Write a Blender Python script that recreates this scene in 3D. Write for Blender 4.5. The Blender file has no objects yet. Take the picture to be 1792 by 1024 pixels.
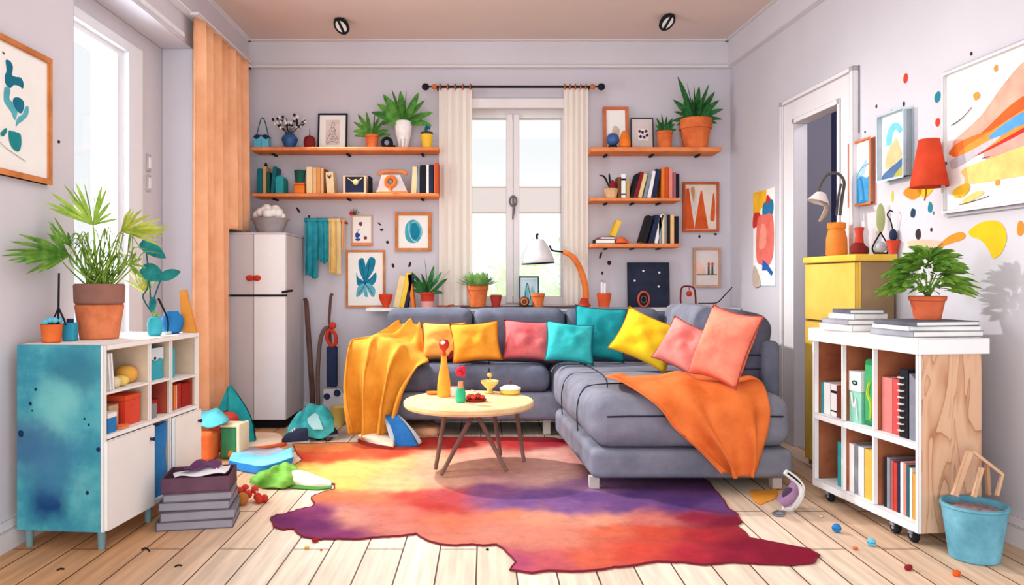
import bpy, bmesh, math, random
from mathutils import Vector, Matrix, noise as mnoise
from mathutils.geometry import delaunay_2d_cdt
R = math.radians
PI = math.pi
rnd = random.Random(7)
scene = bpy.context.scene
COL = scene.collection

# ---------------------------------------------------------------- camera maths (measurements of the room)
FPX, CX, CY, EYE = 1310.0, 850.0, 495.0, 0.925
YB = 5.2                                    # back wall
def P(px, py, y):                           # point at distance y
    return Vector(((px - CX) * y / FPX, y, EYE + (CY - py) * y / FPX))
def XZ(px, py, y):
    p = P(px, py, y); return p.x, p.z
def F(px, py, z=0.0):                       # point on a horizontal plane z
    y = FPX * (EYE - z) / (py - CY)
    return Vector(((px - CX) * y / FPX, y, z))
def RW(px, py):                             # point on the right wall
    k = (px - CX) / FPX
    y = 2.06 / (k + 0.0692)
    return Vector((k * y, y, EYE + (CY - py) * y / FPX))
RWN = Vector((-0.9976, -0.069, 0))
RZ_R = R(-86.03)
RZ_L = R(90)

# ---------------------------------------------------------------- materials
def lin(c):
    def f(v):
        v = v / 255.0
        return v / 12.92 if v <= 0.04045 else ((v + 0.055) / 1.055) ** 2.4
    return (f(c[0]), f(c[1]), f(c[2]), 1.0)
_M = {}
INK = True
def mat(rgb, rgb2=None, rough=0.8, var=0.10, scale=5.0, ink=True, emit=0.0, spec=0.2, metal=0.0, wash=None, inkr=0.0035):
    """watercolour-like pigment: base colour with soft uneven wash and darker pigment along edges"""
    key = (rgb, rgb2, rough, var, scale, ink, emit, spec, metal, wash, inkr)
    if key in _M: return _M[key]
    m = bpy.data.materials.new('pigment_%d_%d_%d' % rgb)
    m.use_nodes = True
    nt = m.node_tree; N = nt.nodes; L = nt.links
    bs = N['Principled BSDF']
    bs.inputs['Roughness'].default_value = rough
    bs.inputs['Specular IOR Level'].default_value = spec
    bs.inputs['Metallic'].default_value = metal
    tc = N.new('ShaderNodeTexCoord')
    nz = N.new('ShaderNodeTexNoise'); nz.inputs['Scale'].default_value = scale
    nz.inputs['Detail'].default_value = 5; nz.inputs['Roughness'].default_value = 0.6
    L.new(tc.outputs['Object'], nz.inputs['Vector'])
    rp = N.new('ShaderNodeValToRGB')
    rp.color_ramp.elements[0].position = 0.32; rp.color_ramp.elements[1].position = 0.68
    a = lin(rgb); b = lin(rgb2) if rgb2 else a
    rp.color_ramp.elements[0].color = tuple(v * (1 - var) for v in a[:3]) + (1,)
    rp.color_ramp.elements[1].color = tuple(min(1, v * (1 + var)) for v in b[:3]) + (1,)
    L.new(nz.outputs['Fac'], rp.inputs['Fac'])
    out = rp.outputs['Color']
    if ink and INK:
        bv = N.new('ShaderNodeBevel'); bv.samples = 3; bv.inputs['Radius'].default_value = inkr
        ge = N.new('ShaderNodeNewGeometry')
        dt = N.new('ShaderNodeVectorMath'); dt.operation = 'DOT_PRODUCT'
        L.new(bv.outputs['Normal'], dt.inputs[0]); L.new(ge.outputs['Normal'], dt.inputs[1])
        mr = N.new('ShaderNodeMapRange')
        mr.inputs['From Min'].default_value = 0.80; mr.inputs['From Max'].default_value = 0.97
        mr.inputs['To Min'].default_value = 0.22; mr.inputs['To Max'].default_value = 1.0
        L.new(dt.outputs['Value'], mr.inputs['Value'])
        mx = N.new('ShaderNodeMix'); mx.data_type = 'RGBA'; mx.blend_type = 'MULTIPLY'; mx.inputs['Factor'].default_value = 1
        L.new(out, mx.inputs[6]); L.new(mr.outputs['Result'], mx.inputs[7])
        out = mx.outputs[2]
    L.new(out, bs.inputs['Base Color'])
    if emit:
        L.new(out, bs.inputs['Emission Color']); bs.inputs['Emission Strength'].default_value = emit
    _M[key] = m
    return m
def vmat(name, rough=0.9):
    """pigment stored on the mesh + paper grain"""
    m = bpy.data.materials.new(name); m.use_nodes = True
    nt = m.node_tree; N = nt.nodes; L = nt.links; bs = N['Principled BSDF']
    bs.inputs['Roughness'].default_value = rough; bs.inputs['Specular IOR Level'].default_value = 0.1
    at = N.new('ShaderNodeVertexColor'); at.layer_name = 'pigment'
    tc = N.new('ShaderNodeTexCoord'); nz = N.new('ShaderNodeTexNoise'); nz.inputs['Scale'].default_value = 14
    nz.inputs['Detail'].default_value = 8; nz.inputs['Roughness'].default_value = .7
    L.new(tc.outputs['Object'], nz.inputs['Vector'])
    mr = N.new('ShaderNodeMapRange'); mr.inputs['From Min'].default_value = .3; mr.inputs['From Max'].default_value = .7
    mr.inputs['To Min'].default_value = .78; mr.inputs['To Max'].default_value = 1.15
    L.new(nz.outputs['Fac'], mr.inputs['Value'])
    mx = N.new('ShaderNodeMix'); mx.data_type = 'RGBA'; mx.blend_type = 'MULTIPLY'; mx.inputs['Factor'].default_value = 1
    L.new(at.outputs['Color'], mx.inputs[6]); L.new(mr.outputs['Result'], mx.inputs[7])
    L.new(mx.outputs[2], bs.inputs['Base Color'])
    return m
def glassmat(name, tint=(1, 1, 1), refl=.06):
    m = bpy.data.materials.new(name); m.use_nodes = True
    nt = m.node_tree; N = nt.nodes; L = nt.links
    N.remove(N['Principled BSDF'])
    t = N.new('ShaderNodeBsdfTransparent'); t.inputs['Color'].default_value = (*tint, 1)
    g = N.new('ShaderNodeBsdfGlossy'); g.inputs['Roughness'].default_value = .05
    mx = N.new('ShaderNodeMixShader'); mx.inputs[0].default_value = refl
    L.new(t.outputs[0], mx.inputs[1]); L.new(g.outputs[0], mx.inputs[2]); L.new(mx.outputs[0], N['Material Output'].inputs[0])
    return m
def sheermat(name, rgb, k=.35):
    m = bpy.data.materials.new(name); m.use_nodes = True
    nt = m.node_tree; N = nt.nodes; L = nt.links
    N.remove(N['Principled BSDF'])
    d = N.new('ShaderNodeBsdfDiffuse'); d.inputs['Color'].default_value = lin(rgb)
    t = N.new('ShaderNodeBsdfTranslucent'); t.inputs['Color'].default_value = lin(rgb)
    mx = N.new('ShaderNodeMixShader'); mx.inputs[0].default_value = k
    L.new(d.outputs[0], mx.inputs[1]); L.new(t.outputs[0], mx.inputs[2]); L.new(mx.outputs[0], N['Material Output'].inputs[0])
    return m

# ---------------------------------------------------------------- shapes
def cr(p0, p1, p2, p3, t):
    return 0.5 * ((2 * p1) + (p2 - p0) * t + (2 * p0 - 5 * p1 + 4 * p2 - p3) * t * t + (3 * p1 - p0 - 3 * p2 + p3) * t ** 3)
def spline(pts, n, closed=False):
    pts = [Vector(p) for p in pts]; m = len(pts); out = []
    segs = m if closed else m - 1
    for i in range(n + (0 if closed else 1)):
        s = i / n * segs
        k = min(int(s), segs - 1); t = s - k
        g = (lambda j: pts[j % m]) if closed else (lambda j: pts[max(0, min(m - 1, j))])
        out.append(cr(g(k - 1), g(k), g(k + 1), g(k + 2), t))
    return out
def blob(cx, cy, rx, ry, seed=0, n=14, wob=.14, rot=0):
    r = random.Random(seed); o = []
    for i in range(n):
        a = 2 * PI * i / n; k = 1 + r.uniform(-wob, wob)
        x, y = rx * k * math.cos(a), ry * k * math.sin(a)
        o.append((cx + x * math.cos(rot) - y * math.sin(rot), cy + x * math.sin(rot) + y * math.cos(rot)))
    return [(p.x, p.y) for p in spline([(a, b, 0) for a, b in o], n * 2, True)]
def smooth2(pts, n=None):
    return [(p.x, p.y) for p in spline([(a, b, 0) for a, b in pts], n or len(pts) * 4, True)]
class B:
    def __init__(s): s.bm = bmesh.new(); s.mi = 0
    def fin(s, vs, fs, M=None):
        if M is not None:
            for v in vs: v.co = M @ v.co
        for f in fs: f.material_index = s.mi
        return s
    def box(s, lo, hi, M=None):
        vs = [s.bm.verts.new((x, y, z)) for x in (lo[0], hi[0]) for y in (lo[1], hi[1]) for z in (lo[2], hi[2])]
        fs = [s.bm.faces.new([vs[i] for i in q]) for q in ((0, 1, 3, 2), (4, 6, 7, 5), (0, 4, 5, 1), (2, 3, 7, 6), (0, 2, 6, 4), (1, 5, 7, 3))]
        return s.fin(vs, fs, M)
    def soft(s, lo, hi, r, n=8, bulge=(0, 0, 0), M=None, wob=0, seed=0):
        """rounded, puffed box"""
        c = [(a + b) / 2 for a, b in zip(lo, hi)]; h = [(b - a) / 2 for a, b in zip(lo, hi)]
        r = min(r, min(h) * .999)
        vd = {}
        def grid(k):                      # stations with extra ones inside the rounded border
            q = [-1 + 2 * i / n for i in range(n + 1)]
            e = r / h[k]
            st = {-1, 1, -1 + e, 1 - e, -1 + e * .3, 1 - e * .3, -1 + e * .62, 1 - e * .62}
            st |= {v for v in q if -1 + e < v < 1 - e}
            return sorted(st)
        G = [grid(0), grid(1), grid(2)]
        def V(u):
            k = tuple(round(x, 5) for x in u)
            if k in vd: return vd[k]
            p = [u[i] * h[i] for i in range(3)]
            q = [max(-h[i] + r, min(h[i] - r, p[i])) for i in range(3)]
            d = Vector([p[i] - q[i] for i in range(3)])
            if d.length > 1e-9: d = d.normalized() * r
            w = [q[i] + d[i] for i in range(3)]
            for i in range(3):
                j, l = (i + 1) % 3, (i + 2) % 3
                w[i] += bulge[i] * u[i] * (1 - u[j] ** 2) * (1 - u[l] ** 2)
            w = Vector([w[i] + c[i] for i in range(3)])
            if wob: w += Vector(mnoise.noise_vector(w * 7 + Vector((seed, 0, 0)))) * wob
            vd[k] = s.bm.verts.new(w); return vd[k]
        fs = []
        for ax in range(3):
            j, l = (ax + 1) % 3, (ax + 2) % 3
            for sg in (-1, 1):
                for a in range(len(G[j]) - 1):
                    for b in range(len(G[l]) - 1):
                        def U(ja, lb):
                            u = [0, 0, 0]; u[ax] = sg; u[j] = G[j][ja]; u[l] = G[l][lb]; return V(u)
                        q = [U(a, b), U(a + 1, b), U(a + 1, b + 1), U(a, b + 1)]
                        if sg < 0: q.reverse()
                        if len(set(q)) == 4: fs.append(s.bm.faces.new(q))
        return s.fin(list(vd.values()), fs, M)
    def lathe(s, prof, seg=20, M=None, cap=True):
        rings = []; vs = []; fs = []
        for r, z in prof:
            if r < 1e-6:
                v = s.bm.verts.new((0, 0, z)); rings.append([v]); vs.append(v)
            else:
                ring = [s.bm.verts.new((r * math.cos(2 * PI * i / seg), r * math.sin(2 * PI * i / seg), z)) for i in range(seg)]
                rings.append(ring); vs += ring
        for a, b in zip(rings, rings[1:]):
            for i in range(seg):
                j = (i + 1) % seg
                if len(a) == 1 and len(b) == 1: continue
                if len(a) == 1: fs.append(s.bm.faces.new((a[0], b[j], b[i])))
                elif len(b) == 1: fs.append(s.bm.faces.new((a[i], a[j], b[0])))
                else: fs.append(s.bm.faces.new((a[i], a[j], b[j], b[i])))
        if cap:
            if len(rings[0]) > 1: fs.append(s.bm.faces.new(list(reversed(rings[0]))))
            if len(rings[-1]) > 1: fs.append(s.bm.faces.new(rings[-1]))
        return s.fin(vs, fs, M)
    def ell(s, c, rad, seg=14, M=None):
        prof = [(math.sin(PI * i / 10), -math.cos(PI * i / 10)) for i in range(11)]
        prof[0] = (0, -1); prof[-1] = (0, 1)
        rad = (rad,) * 3 if not hasattr(rad, '__len__') else rad
        T = Matrix.Translation(c) @ Matrix.Diagonal((*rad, 1))
        return s.lathe(prof, seg, T if M is None else M @ T)
    def tube(s, pts, r, seg=8, M=None, closed=False):
        pts = [Vector(p) for p in pts]; n = len(pts)
        rr = r if hasattr(r, '__len__') else [r] * n
        rings = []; vs = []; fs = []; up = None
        for i, p in enumerate(pts):
            if closed: t = pts[(i + 1) % n] - pts[i - 1]
            else: t = pts[min(n - 1, i + 1)] - pts[max(0, i - 1)]
            t = t.normalized() if t.length > 0 else Vector((0, 0, 1))
            if up is None: up = t.orthogonal().normalized()
            up = (up - t * up.dot(t))
            up = up.normalized() if up.length > 1e-6 else t.orthogonal().normalized()
            w = t.cross(up)
            ring = [s.bm.verts.new(p + (up * math.cos(2 * PI * k / seg) + w * math.sin(2 * PI * k / seg)) * rr[i]) for k in range(seg)]
            rings.append(ring); vs += ring
        for a, b in zip(rings, rings[1:] + ([rings[0]] if closed else [])):
            for k in range(seg):
                j = (k + 1) % seg
                fs.append(s.bm.faces.new((a[k], a[j], b[j], b[k])))
        if not closed:
            fs.append(s.bm.faces.new(list(reversed(rings[0])))); fs.append(s.bm.faces.new(rings[-1]))
        return s.fin(vs, fs, M)
    def prism(s, pts, t, M=None):
        """outline in XY, thickness t up z"""
        a = [s.bm.verts.new((x, y, 0)) for x, y in pts]; b = [s.bm.verts.new((x, y, t)) for x, y in pts]
        n = len(pts)
        area = sum(pts[i][0] * pts[(i + 1) % n][1] - pts[(i + 1) % n][0] * pts[i][1] for i in range(n))
        fs = [s.bm.faces.new(list(reversed(a))), s.bm.faces.new(b)]
        for i in range(n):
            j = (i + 1) % n; fs.append(s.bm.faces.new((a[i], a[j], b[j], b[i])))
        if area < 0:
            for f in fs: f.normal_flip()
        return s.fin(a + b, fs, M)
    def flat(s, pts, y, M=None):
        """flat polygon in the x-z plane facing -y"""
        n = len(pts)
        area = sum(pts[i][0] * pts[(i + 1) % n][1] - pts[(i + 1) % n][0] * pts[i][1] for i in range(n))
        if area < 0: pts = list(reversed(pts))
        vs = [s.bm.verts.new((x, y, z)) for x, z in pts]
        return s.fin(vs, [s.bm.faces.new(vs)], M)
    def loft(s, rows, nu=24, nv=24, fn=None, M=None):
        rr = [spline(r, nu) for r in rows]
        cols = [spline([r[i] for r in rr], nv) for i in range(nu + 1)]
        vs = [[None] * (nv + 1) for _ in range(nu + 1)]
        for i in range(nu + 1):
            for j in range(nv + 1):
                p = cols[i][j]
                if fn: p = fn(p.copy(), i / nu, j / nv)
                vs[i][j] = s.bm.verts.new(p)
        fs = [s.bm.faces.new((vs[i][j], vs[i + 1][j], vs[i + 1][j + 1], vs[i][j + 1])) for i in range(nu) for j in range(nv)]
        return s.fin([v for c in vs for v in c], fs, M)
    def blade(s, base, d, L, W, droop=.3, n=7, roll=0, fold=.25, belly=.8, M=None):
        base = Vector(base); d = Vector(d).normalized(); vs = []; fs = []; prev = None
        side0 = d.cross(Vector((0, 0, 1)))
        side0 = side0.normalized() if side0.length > .05 else Vector((1, 0, 0))
        for i in range(n + 1):
            t = i / n
            p = base + d * (L * t) + Vector((0, 0, -droop * L * t * t))
            tan = (d - Vector((0, 0, 2 * droop * t))).normalized()
            side = (Matrix.Rotation(roll, 3, tan) @ side0)
            nor = side.cross(tan)
            w = W * .5 * max(0.02, max(0, math.sin(PI * min(1, (t * .95 + .05) ** belly)))) ** .65
            row = [s.bm.verts.new(p - side * w), s.bm.verts.new(p - nor * (w * fold)), s.bm.verts.new(p + side * w)]
            vs += row
            if prev:
                fs.append(s.bm.faces.new((prev[0], prev[1], row[1], row[0]))); fs.append(s.bm.faces.new((prev[1], prev[2], row[2], row[1])))
            prev = row
        return s.fin(vs, fs, M)
    def pillow(s, w, h, t, n=14, pinch=.10, seed=0, wr=.006, M=None):
        """stuffed square cushion standing in x-z, pointed corners"""
        sh = {}; fs = []
        def pt(i, j, sg):
            u = -1 + 2 * i / n; v = -1 + 2 * j / n
            x = u * w / 2 * (1 - pinch * (1 - v * v)); z = v * h / 2 * (1 - pinch * (1 - u * u))
            th = t / 2 * ((1 - u * u) * (1 - v * v)) ** .42
            k = mnoise.noise(Vector((u * 2.1 + seed, v * 2.1, sg * 3 + seed * .7))) * wr * 2
            return Vector((x, sg * (th + k * (1 - max(abs(u), abs(v)))), z + h / 2))
        for sg in (-1, 1):
            for i in range(n + 1):
                for j in range(n + 1):
                    e = i in (0, n) or j in (0, n)
                    key = (i, j, 0 if e else sg)
                    if key not in sh: sh[key] = s.bm.verts.new(pt(i, j, sg))
            g = lambda i, j: sh[(i, j, 0 if (i in (0, n) or j in (0, n)) else sg)]
            for i in range(n):
                for j in range(n):
                    q = [g(i, j), g(i + 1, j), g(i + 1, j + 1), g(i, j + 1)]
                    if sg > 0: q.reverse()
                    fs.append(s.bm.faces.new(q))
        return s.fin(list(sh.values()), fs, M)
def rim(w, h, pinch=.10, n=14):
    o = []
    for a, b in [((-1, -1), (1, -1)), ((1, -1), (1, 1)), ((1, 1), (-1, 1)), ((-1, 1), (-1, -1))]:
        for i in range(n):
            t = i / n; u = a[0] + (b[0] - a[0]) * t; v = a[1] + (b[1] - a[1]) * t
            o.append((u * w / 2 * (1 - pinch * (1 - v * v)), 0, h / 2 + v * h / 2 * (1 - pinch * (1 - u * u))))
    return o
def obj(name, b, mats, parent=None, loc=None, rot=None, smooth=True, ang=38, solid=0, world=False):
    me = bpy.data.meshes.new(name)
    bmesh.ops.recalc_face_normals(b.bm, faces=[f for f in b.bm.faces]) if getattr(b, 'recalc', False) else None
    b.bm.to_mesh(me); b.bm.free()
    for m in (mats if isinstance(mats, (list, tuple)) else [mats]): me.materials.append(m)
    if smooth:
        me.polygons.foreach_set('use_smooth', [True] * len(me.polygons))
        me.set_sharp_from_angle(angle=R(ang))
    o = bpy.data.objects.new(name, me); COL.objects.link(o)
    if parent: o.parent = parent
    if world and parent: o.location = -Vector(parent.location)
    if loc is not None: o.location = loc
    if rot is not None: o.rotation_euler = rot
    if solid:
        md = o.modifiers.new('thickness', 'SOLIDIFY'); md.thickness = solid; md.offset = 0
    return o
LABELS = {}
def tag(o, label, cat, group=None, kind=None):
    n = len(label.split())
    if not 4 <= n <= 16: print('LABEL LENGTH', n, label)
    if label in LABELS: print('LABEL TWICE', label)
    LABELS[label] = 1
    o['label'] = label; o['category'] = cat
    if group: o['group'] = group
    if kind: o['kind'] = kind
    return o
def thing(name, label, cat, loc=(0, 0, 0), rz=0, group=None, rot=None):
    o = bpy.data.objects.new(name, None); COL.objects.link(o)
    o.empty_display_size = .05
    o.location = loc; o.rotation_euler = rot or (0, 0, rz)
    return tag(o, label, cat, group)
def struct(name, b, m, **k):
    o = obj(name, b, m, **k); o['kind'] = 'structure'; return o
T = Matrix.Translation
def Rx(a): return Matrix.Rotation(a, 4, 'X')
def Ry(a): return Matrix.Rotation(a, 4, 'Y')
def Rzm(a): return Matrix.Rotation(a, 4, 'Z')
def lerp(a, b, t): return a + (b - a) * t

# common pigments
WOODO = mat((226, 128, 74), (240, 150, 95), var=.08, scale=8)
FRAMEO = mat((196, 116, 62), (214, 135, 80), var=.1, scale=10)
WHITE = mat((244, 242, 240), var=.03)
PAPER = mat((246, 243, 238), var=.03, ink=False)
BLACK = mat((30, 30, 36), var=.2)
NAVY = mat((38, 48, 78), var=.2)
TERRA = mat((216, 104, 52), (230, 124, 68), var=.14, scale=9)
TEAL = mat((26, 146, 152), (60, 176, 178), var=.12)
DTEAL = mat((18, 92, 104), (30, 116, 124), var=.15)
RED = mat((196, 50, 34), (212, 70, 46), var=.14)
DRED = mat((120, 30, 30), var=.2)
ORANGE = mat((232, 112, 34), (240, 134, 50), var=.12)
YELLOW = mat((246, 190, 48), (250, 204, 76), var=.1)
CREAM = mat((244, 220, 176), (248, 232, 200), var=.06)
SOIL = mat((62, 42, 34), var=.2, ink=False)
GREEN = mat((46, 112, 50), (96, 150, 62), var=.2, scale=22, ink=False)
DGREEN = mat((24, 78, 44), (60, 122, 60), var=.22, scale=24, ink=False)
LGREEN = mat((116, 166, 56), (164, 196, 84), var=.18, scale=18, ink=False)
GREY = mat((128, 130, 140), (150, 152, 160), var=.1)
BLUE = mat((28, 110, 178), (56, 140, 204), var=.14)
LBLUE = mat((88, 184, 212), (120, 204, 224), var=.1)
DBROWN = mat((84, 58, 54), (110, 78, 70), var=.14)
# ================================================================ THE ROOM
def srgbwall(name, rgb, var=.035, scale=1.6, inkr=.006):
    return mat(rgb, var=var, scale=scale, ink=True, spec=.1, rough=.95, inkr=inkr)
W_BACK = srgbwall('b', (211, 205, 213)); W_SIDE = srgbwall('s', (217, 212, 219)); W_RIGHT = srgbwall('r', (209, 205, 211))
W_CEIL = srgbwall('c', (224, 203, 194)); TRIM = mat((228, 222, 224), var=.03, inkr=.006)
TRIMW = mat((240, 241, 246), var=.03, inkr=.004)

def floor_mat():
    m = bpy.data.materials.new('plank_floor'); m.use_nodes = True
    nt = m.node_tree; N = nt.nodes; L = nt.links; bs = N['Principled BSDF']
    bs.inputs['Roughness'].default_value = .62; bs.inputs['Specular IOR Level'].default_value = .25
    tc = N.new('ShaderNodeTexCoord'); mp = N.new('ShaderNodeMapping')
    mp.inputs['Rotation'].default_value = (0, 0, R(90)); mp.inputs['Location'].default_value = (.3, .03, 0)
    L.new(tc.outputs['Object'], mp.inputs['Vector'])
    br = N.new('ShaderNodeTexBrick')
    br.inputs['Scale'].default_value = 1; br.inputs['Brick Width'].default_value = 1.15; br.inputs['Row Height'].default_value = .128
    br.inputs['Mortar Size'].default_value = .0028; br.inputs['Mortar Smooth'].default_value = .15; br.offset = .37
    br.inputs['Color1'].default_value = lin((232, 214, 190)); br.inputs['Color2'].default_value = lin((244, 231, 212))
    br.inputs['Mortar'].default_value = lin((96, 62, 44)); br.inputs['Bias'].default_value = 0
    L.new(mp.outputs['Vector'], br.inputs['Vector'])
    gm = N.new('ShaderNodeMapping'); gm.inputs['Scale'].default_value = (26, 1.6, 1); L.new(tc.outputs['Object'], gm.inputs['Vector'])
    gn = N.new('ShaderNodeTexNoise'); gn.inputs['Scale'].default_value = 1.4; gn.inputs['Detail'].default_value = 6
    L.new(gm.outputs['Vector'], gn.inputs['Vector'])
    mr = N.new('ShaderNodeMapRange'); mr.inputs['From Min'].default_value = .35; mr.inputs['From Max'].default_value = .65
    mr.inputs['To Min'].default_value = .80; mr.inputs['To Max'].default_value = 1.08
    L.new(gn.outputs['Fac'], mr.inputs['Value'])
    mx = N.new('ShaderNodeMix'); mx.data_type = 'RGBA'; mx.blend_type = 'MULTIPLY'; mx.inputs['Factor'].default_value = 1
    L.new(br.outputs['Color'], mx.inputs[6]); L.new(mr.outputs['Result'], mx.inputs[7])
    # shade painted into the boards: browner towards the left wall and bookcase
    sx = N.new('ShaderNodeSeparateXYZ'); L.new(tc.outputs['Object'], sx.inputs[0])
    m1 = N.new('ShaderNodeMapRange'); m1.interpolation_type = 'SMOOTHSTEP'
    m1.inputs['From Min'].default_value = -.55; m1.inputs['From Max'].default_value = -1.35
    L.new(sx.outputs['X'], m1.inputs['Value'])
    m2 = N.new('ShaderNodeMapRange'); m2.interpolation_type = 'SMOOTHSTEP'
    m2.inputs['From Min'].default_value = .75; m2.inputs['From Max'].default_value = 1.5
    m2.inputs['To Max'].default_value = .55
    L.new(sx.outputs['X'], m2.inputs['Value'])
    ad = N.new('ShaderNodeMath'); ad.operation = 'ADD'; L.new(m1.outputs['Result'], ad.inputs[0]); L.new(m2.outputs['Result'], ad.inputs[1])
    m3 = N.new('ShaderNodeMix'); m3.data_type = 'RGBA'; m3.blend_type = 'MULTIPLY'; m3.inputs[7].default_value = lin((222, 178, 140))
    L.new(ad.outputs[0], m3.inputs['Factor']); L.new(mx.outputs[2], m3.inputs[6])
    L.new(m3.outputs[2], bs.inputs['Base Color'])
    return m
ZC = 2.604
b = B(); b.box((-2.1, -1.4, -.06), (3.3, 5.4, 0)); struct('floor', b, floor_mat(), smooth=False)
b = B(); b.box((-2.1, -1.4, ZC), (3.3, 5.4, ZC + .08)); struct('ceiling', b, W_CEIL, smooth=False)

def holewall(b, x0, x1, z0, z1, hx0, hx1, hz0, hz1, y0, y1, M=None):
    """slab in x-z, thickness y0..y1, with one rectangular opening; faces share corners"""
    xs = [x0, hx0, hx1, x1]; zs = [z0, hz0, hz1, z1] if hz0 > z0 else [z0, hz1, z1]
    g = {}
    for k, y in enumerate((y0, y1)):
        for i, x in enumerate(xs):
            for j, z in enumerate(zs): g[i, j, k] = b.bm.verts.new((x, y, z))
    hj = 1 if hz0 > z0 else 0
    fs = []; nz = len(zs) - 1
    f = lambda q: fs.append(b.bm.faces.new([g[t] for t in q]))
    for i in range(3):
        for j in range(nz):
            if i == 1 and j == hj: continue
            f([(i, j, 0), (i + 1, j, 0), (i + 1, j + 1, 0), (i, j + 1, 0)]); f([(i, j + 1, 1), (i + 1, j + 1, 1), (i + 1, j, 1), (i, j, 1)])
    f([(1, hj, 0), (1, hj + 1, 0), (1, hj + 1, 1), (1, hj, 1)]); f([(2, hj, 1), (2, hj + 1, 1), (2, hj + 1, 0), (2, hj, 0)])
    f([(1, hj + 1, 0), (2, hj + 1, 0), (2, hj + 1, 1), (1, hj + 1, 1)])
    if hj: f([(1, hj, 1), (2, hj, 1), (2, hj, 0), (1, hj, 0)])
    b.fin(list(g.values()), fs, M); return b
WX0, WX1, WZ0, WZ1 = -.139, .595, .74, 2.147
b = B(); holewall(b, -2.1, 2.4, 0, ZC, WX0, WX1, WZ0, WZ1, YB, YB + .2)
struct('wall_back', b, W_BACK, smooth=False)
XL, XN = -1.667, -1.843
b = B()
ML = Matrix(((0, -1, 0, 0), (1, 0, 0, 0), (0, 0, 1, 0), (0, 0, 0, 1)))   # x -> +y, y -> -x
holewall(b, -1.4, YB, 0, ZC, 3.03, 4.26, 0, 2.257, -XL, -XN, ML)
holewall(b, 3.03, 4.26, 0, 2.257, 3.04, 3.98, .10, 2.156, -XN, 2.1, ML)
wl = struct('wall_left', b, W_SIDE, smooth=False)
# right wall runs slightly outwards towards the viewer; local frame: x towards viewer, -y into the room
S = lambda y: (YB - y) / .9976
b = B()
D0, D1, DZ = S(4.246), S(3.756), 1.845
holewall(b, 0, 6.6, 0, ZC, D0, D1, 0, DZ, 0, .05)
wr = struct('wall_right', b, W_RIGHT, smooth=False, loc=(1.70, YB, 0), rot=(0, 0, RZ_R))
RWL = (1.70, YB, 0)
# painted splashes and dots on the right wall
def wall_spot(px, py, rx, ry, m, seed, name='paint_spot', pts=None):
    p = RW(px, py); s = S(p.y)
    kx = 1 / FPX * p.y * 1.32; kz = p.y / FPX
    bb = B()
    if pts is None:
        q = blob(s, p.z, rx * kx * .76, ry * kz, seed, 10, .10)
    else:
        q = []
        for a, c in pts:
            w = RW(a, c); q.append((S(w.y), w.z))
        q = smooth2(q)
    bb.flat(q, -.0015)
    o = obj(name, bb, m, parent=wr, smooth=False); return o
SP = dict(red=mat((206, 60, 36), ink=False), teal=mat((32, 128, 150), ink=False), blk=mat((56, 40, 44), ink=False), org=mat((238, 140, 40), ink=False),
          yel=mat((248, 190, 30), ink=False), navy=mat((30, 62, 96), ink=False), tan=mat((226, 186, 160), ink=False))
for i, (px, py, rx, ry, k) in enumerate([(1585, 137, 6, 9, 'red'), (1641, 170, 8, 9.5, 'teal'), (1641, 214, 5.5, 8, 'red'), (1582, 182, 3.2, 4.5, 'blk'), (1534, 186, 2.6, 3.2, 'blk'),
        (1561, 194, 1.8, 2, 'blk'), (1514, 231, 2, 2.4, 'blk'), (1700, 94, 3, 3.6, 'blk'), (1598, 373, 7, 8.5, 'navy'), (1628, 363, 6, 10, 'teal'), (1634, 373, 2, 3, 'teal'),
        (1607, 410, 7.5, 9.5, 'blk'), (1630, 402, 3, 3.6, 'blk'), (1562, 344, 3, 10, 'yel'), (1786, 400, 8, 13, 'org')]):
    wall_spot(px, py, rx, ry, SP[k], i)
wall_spot(0, 0, 0, 0, SP['org'], 0, 'paint_splash', [(1581, 338), (1592, 326), (1606, 324), (1614, 334), (1606, 346), (1594, 349)])
wall_spot(0, 0, 0, 0, SP['yel'], 0, 'paint_splash', [(1604, 326), (1624, 326), (1634, 330), (1620, 346), (1610, 340)])
wall_spot(0, 0, 0, 0, SP['org'], 0, 'paint_splash', [(1660, 414), (1682, 406), (1690, 412), (1684, 420), (1664, 426), (1640, 434)])
wall_spot(0, 0, 0, 0, SP['yel'], 0, 'paint_splash', [(1696, 404), (1716, 390), (1742, 386), (1758, 398), (1762, 420), (1752, 444), (1738, 452), (1730, 436), (1716, 420), (1700, 414)])
wall_spot(0, 0, 0, 0, SP['tan'], 0, 'paint_splash', [(1588, 424), (1606, 420), (1630, 420), (1650, 424), (1640, 432), (1600, 434)])
# nail marks on the other walls are part of those walls
def bspot(px, py, rx, ry, rot=0, m=None, seed=0):
    x, z = XZ(px, py, YB); bb = B(); bb.flat(blob(x, z, rx / 252, ry / 252, seed, 8, .1, rot), YB - .0015)
    return obj('wall_mark', bb, m or SP['blk'], parent=bpy.data.objects['wall_back'], smooth=False)
for i, a in enumerate([(522, 368, 2, 6, .6), (541, 379, 2, 2.4), (668, 402, 3, 2.4), (678, 424, 2.6, 2.8), (664, 392, 1.4, 4, .8), (688, 465, 2.2, 4, .3), (717, 463, 2.2, 5, -.3),
                       (1051, 447, 2, 7, -.3), (1066, 460, 3.6, 4.2), (1054, 478, 2, 3), (1224, 414, 2, 2.8), (1252, 410, 2.6, 2)]):
    bspot(a[0], a[1], a[2], a[3], a[4] if len(a) > 4 else 0, seed=i)
for y_, z_ in ((2.86, 1.46), (2.92, 1.475)):
    bb = B(); bb.lathe([(0, 0), (.006, 0), (.006, .004), (0, .006)], 8); obj('nail', bb, BLACK, parent=wl, loc=(XL, y_, z_), rot=(0, R(90), 0))

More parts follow.
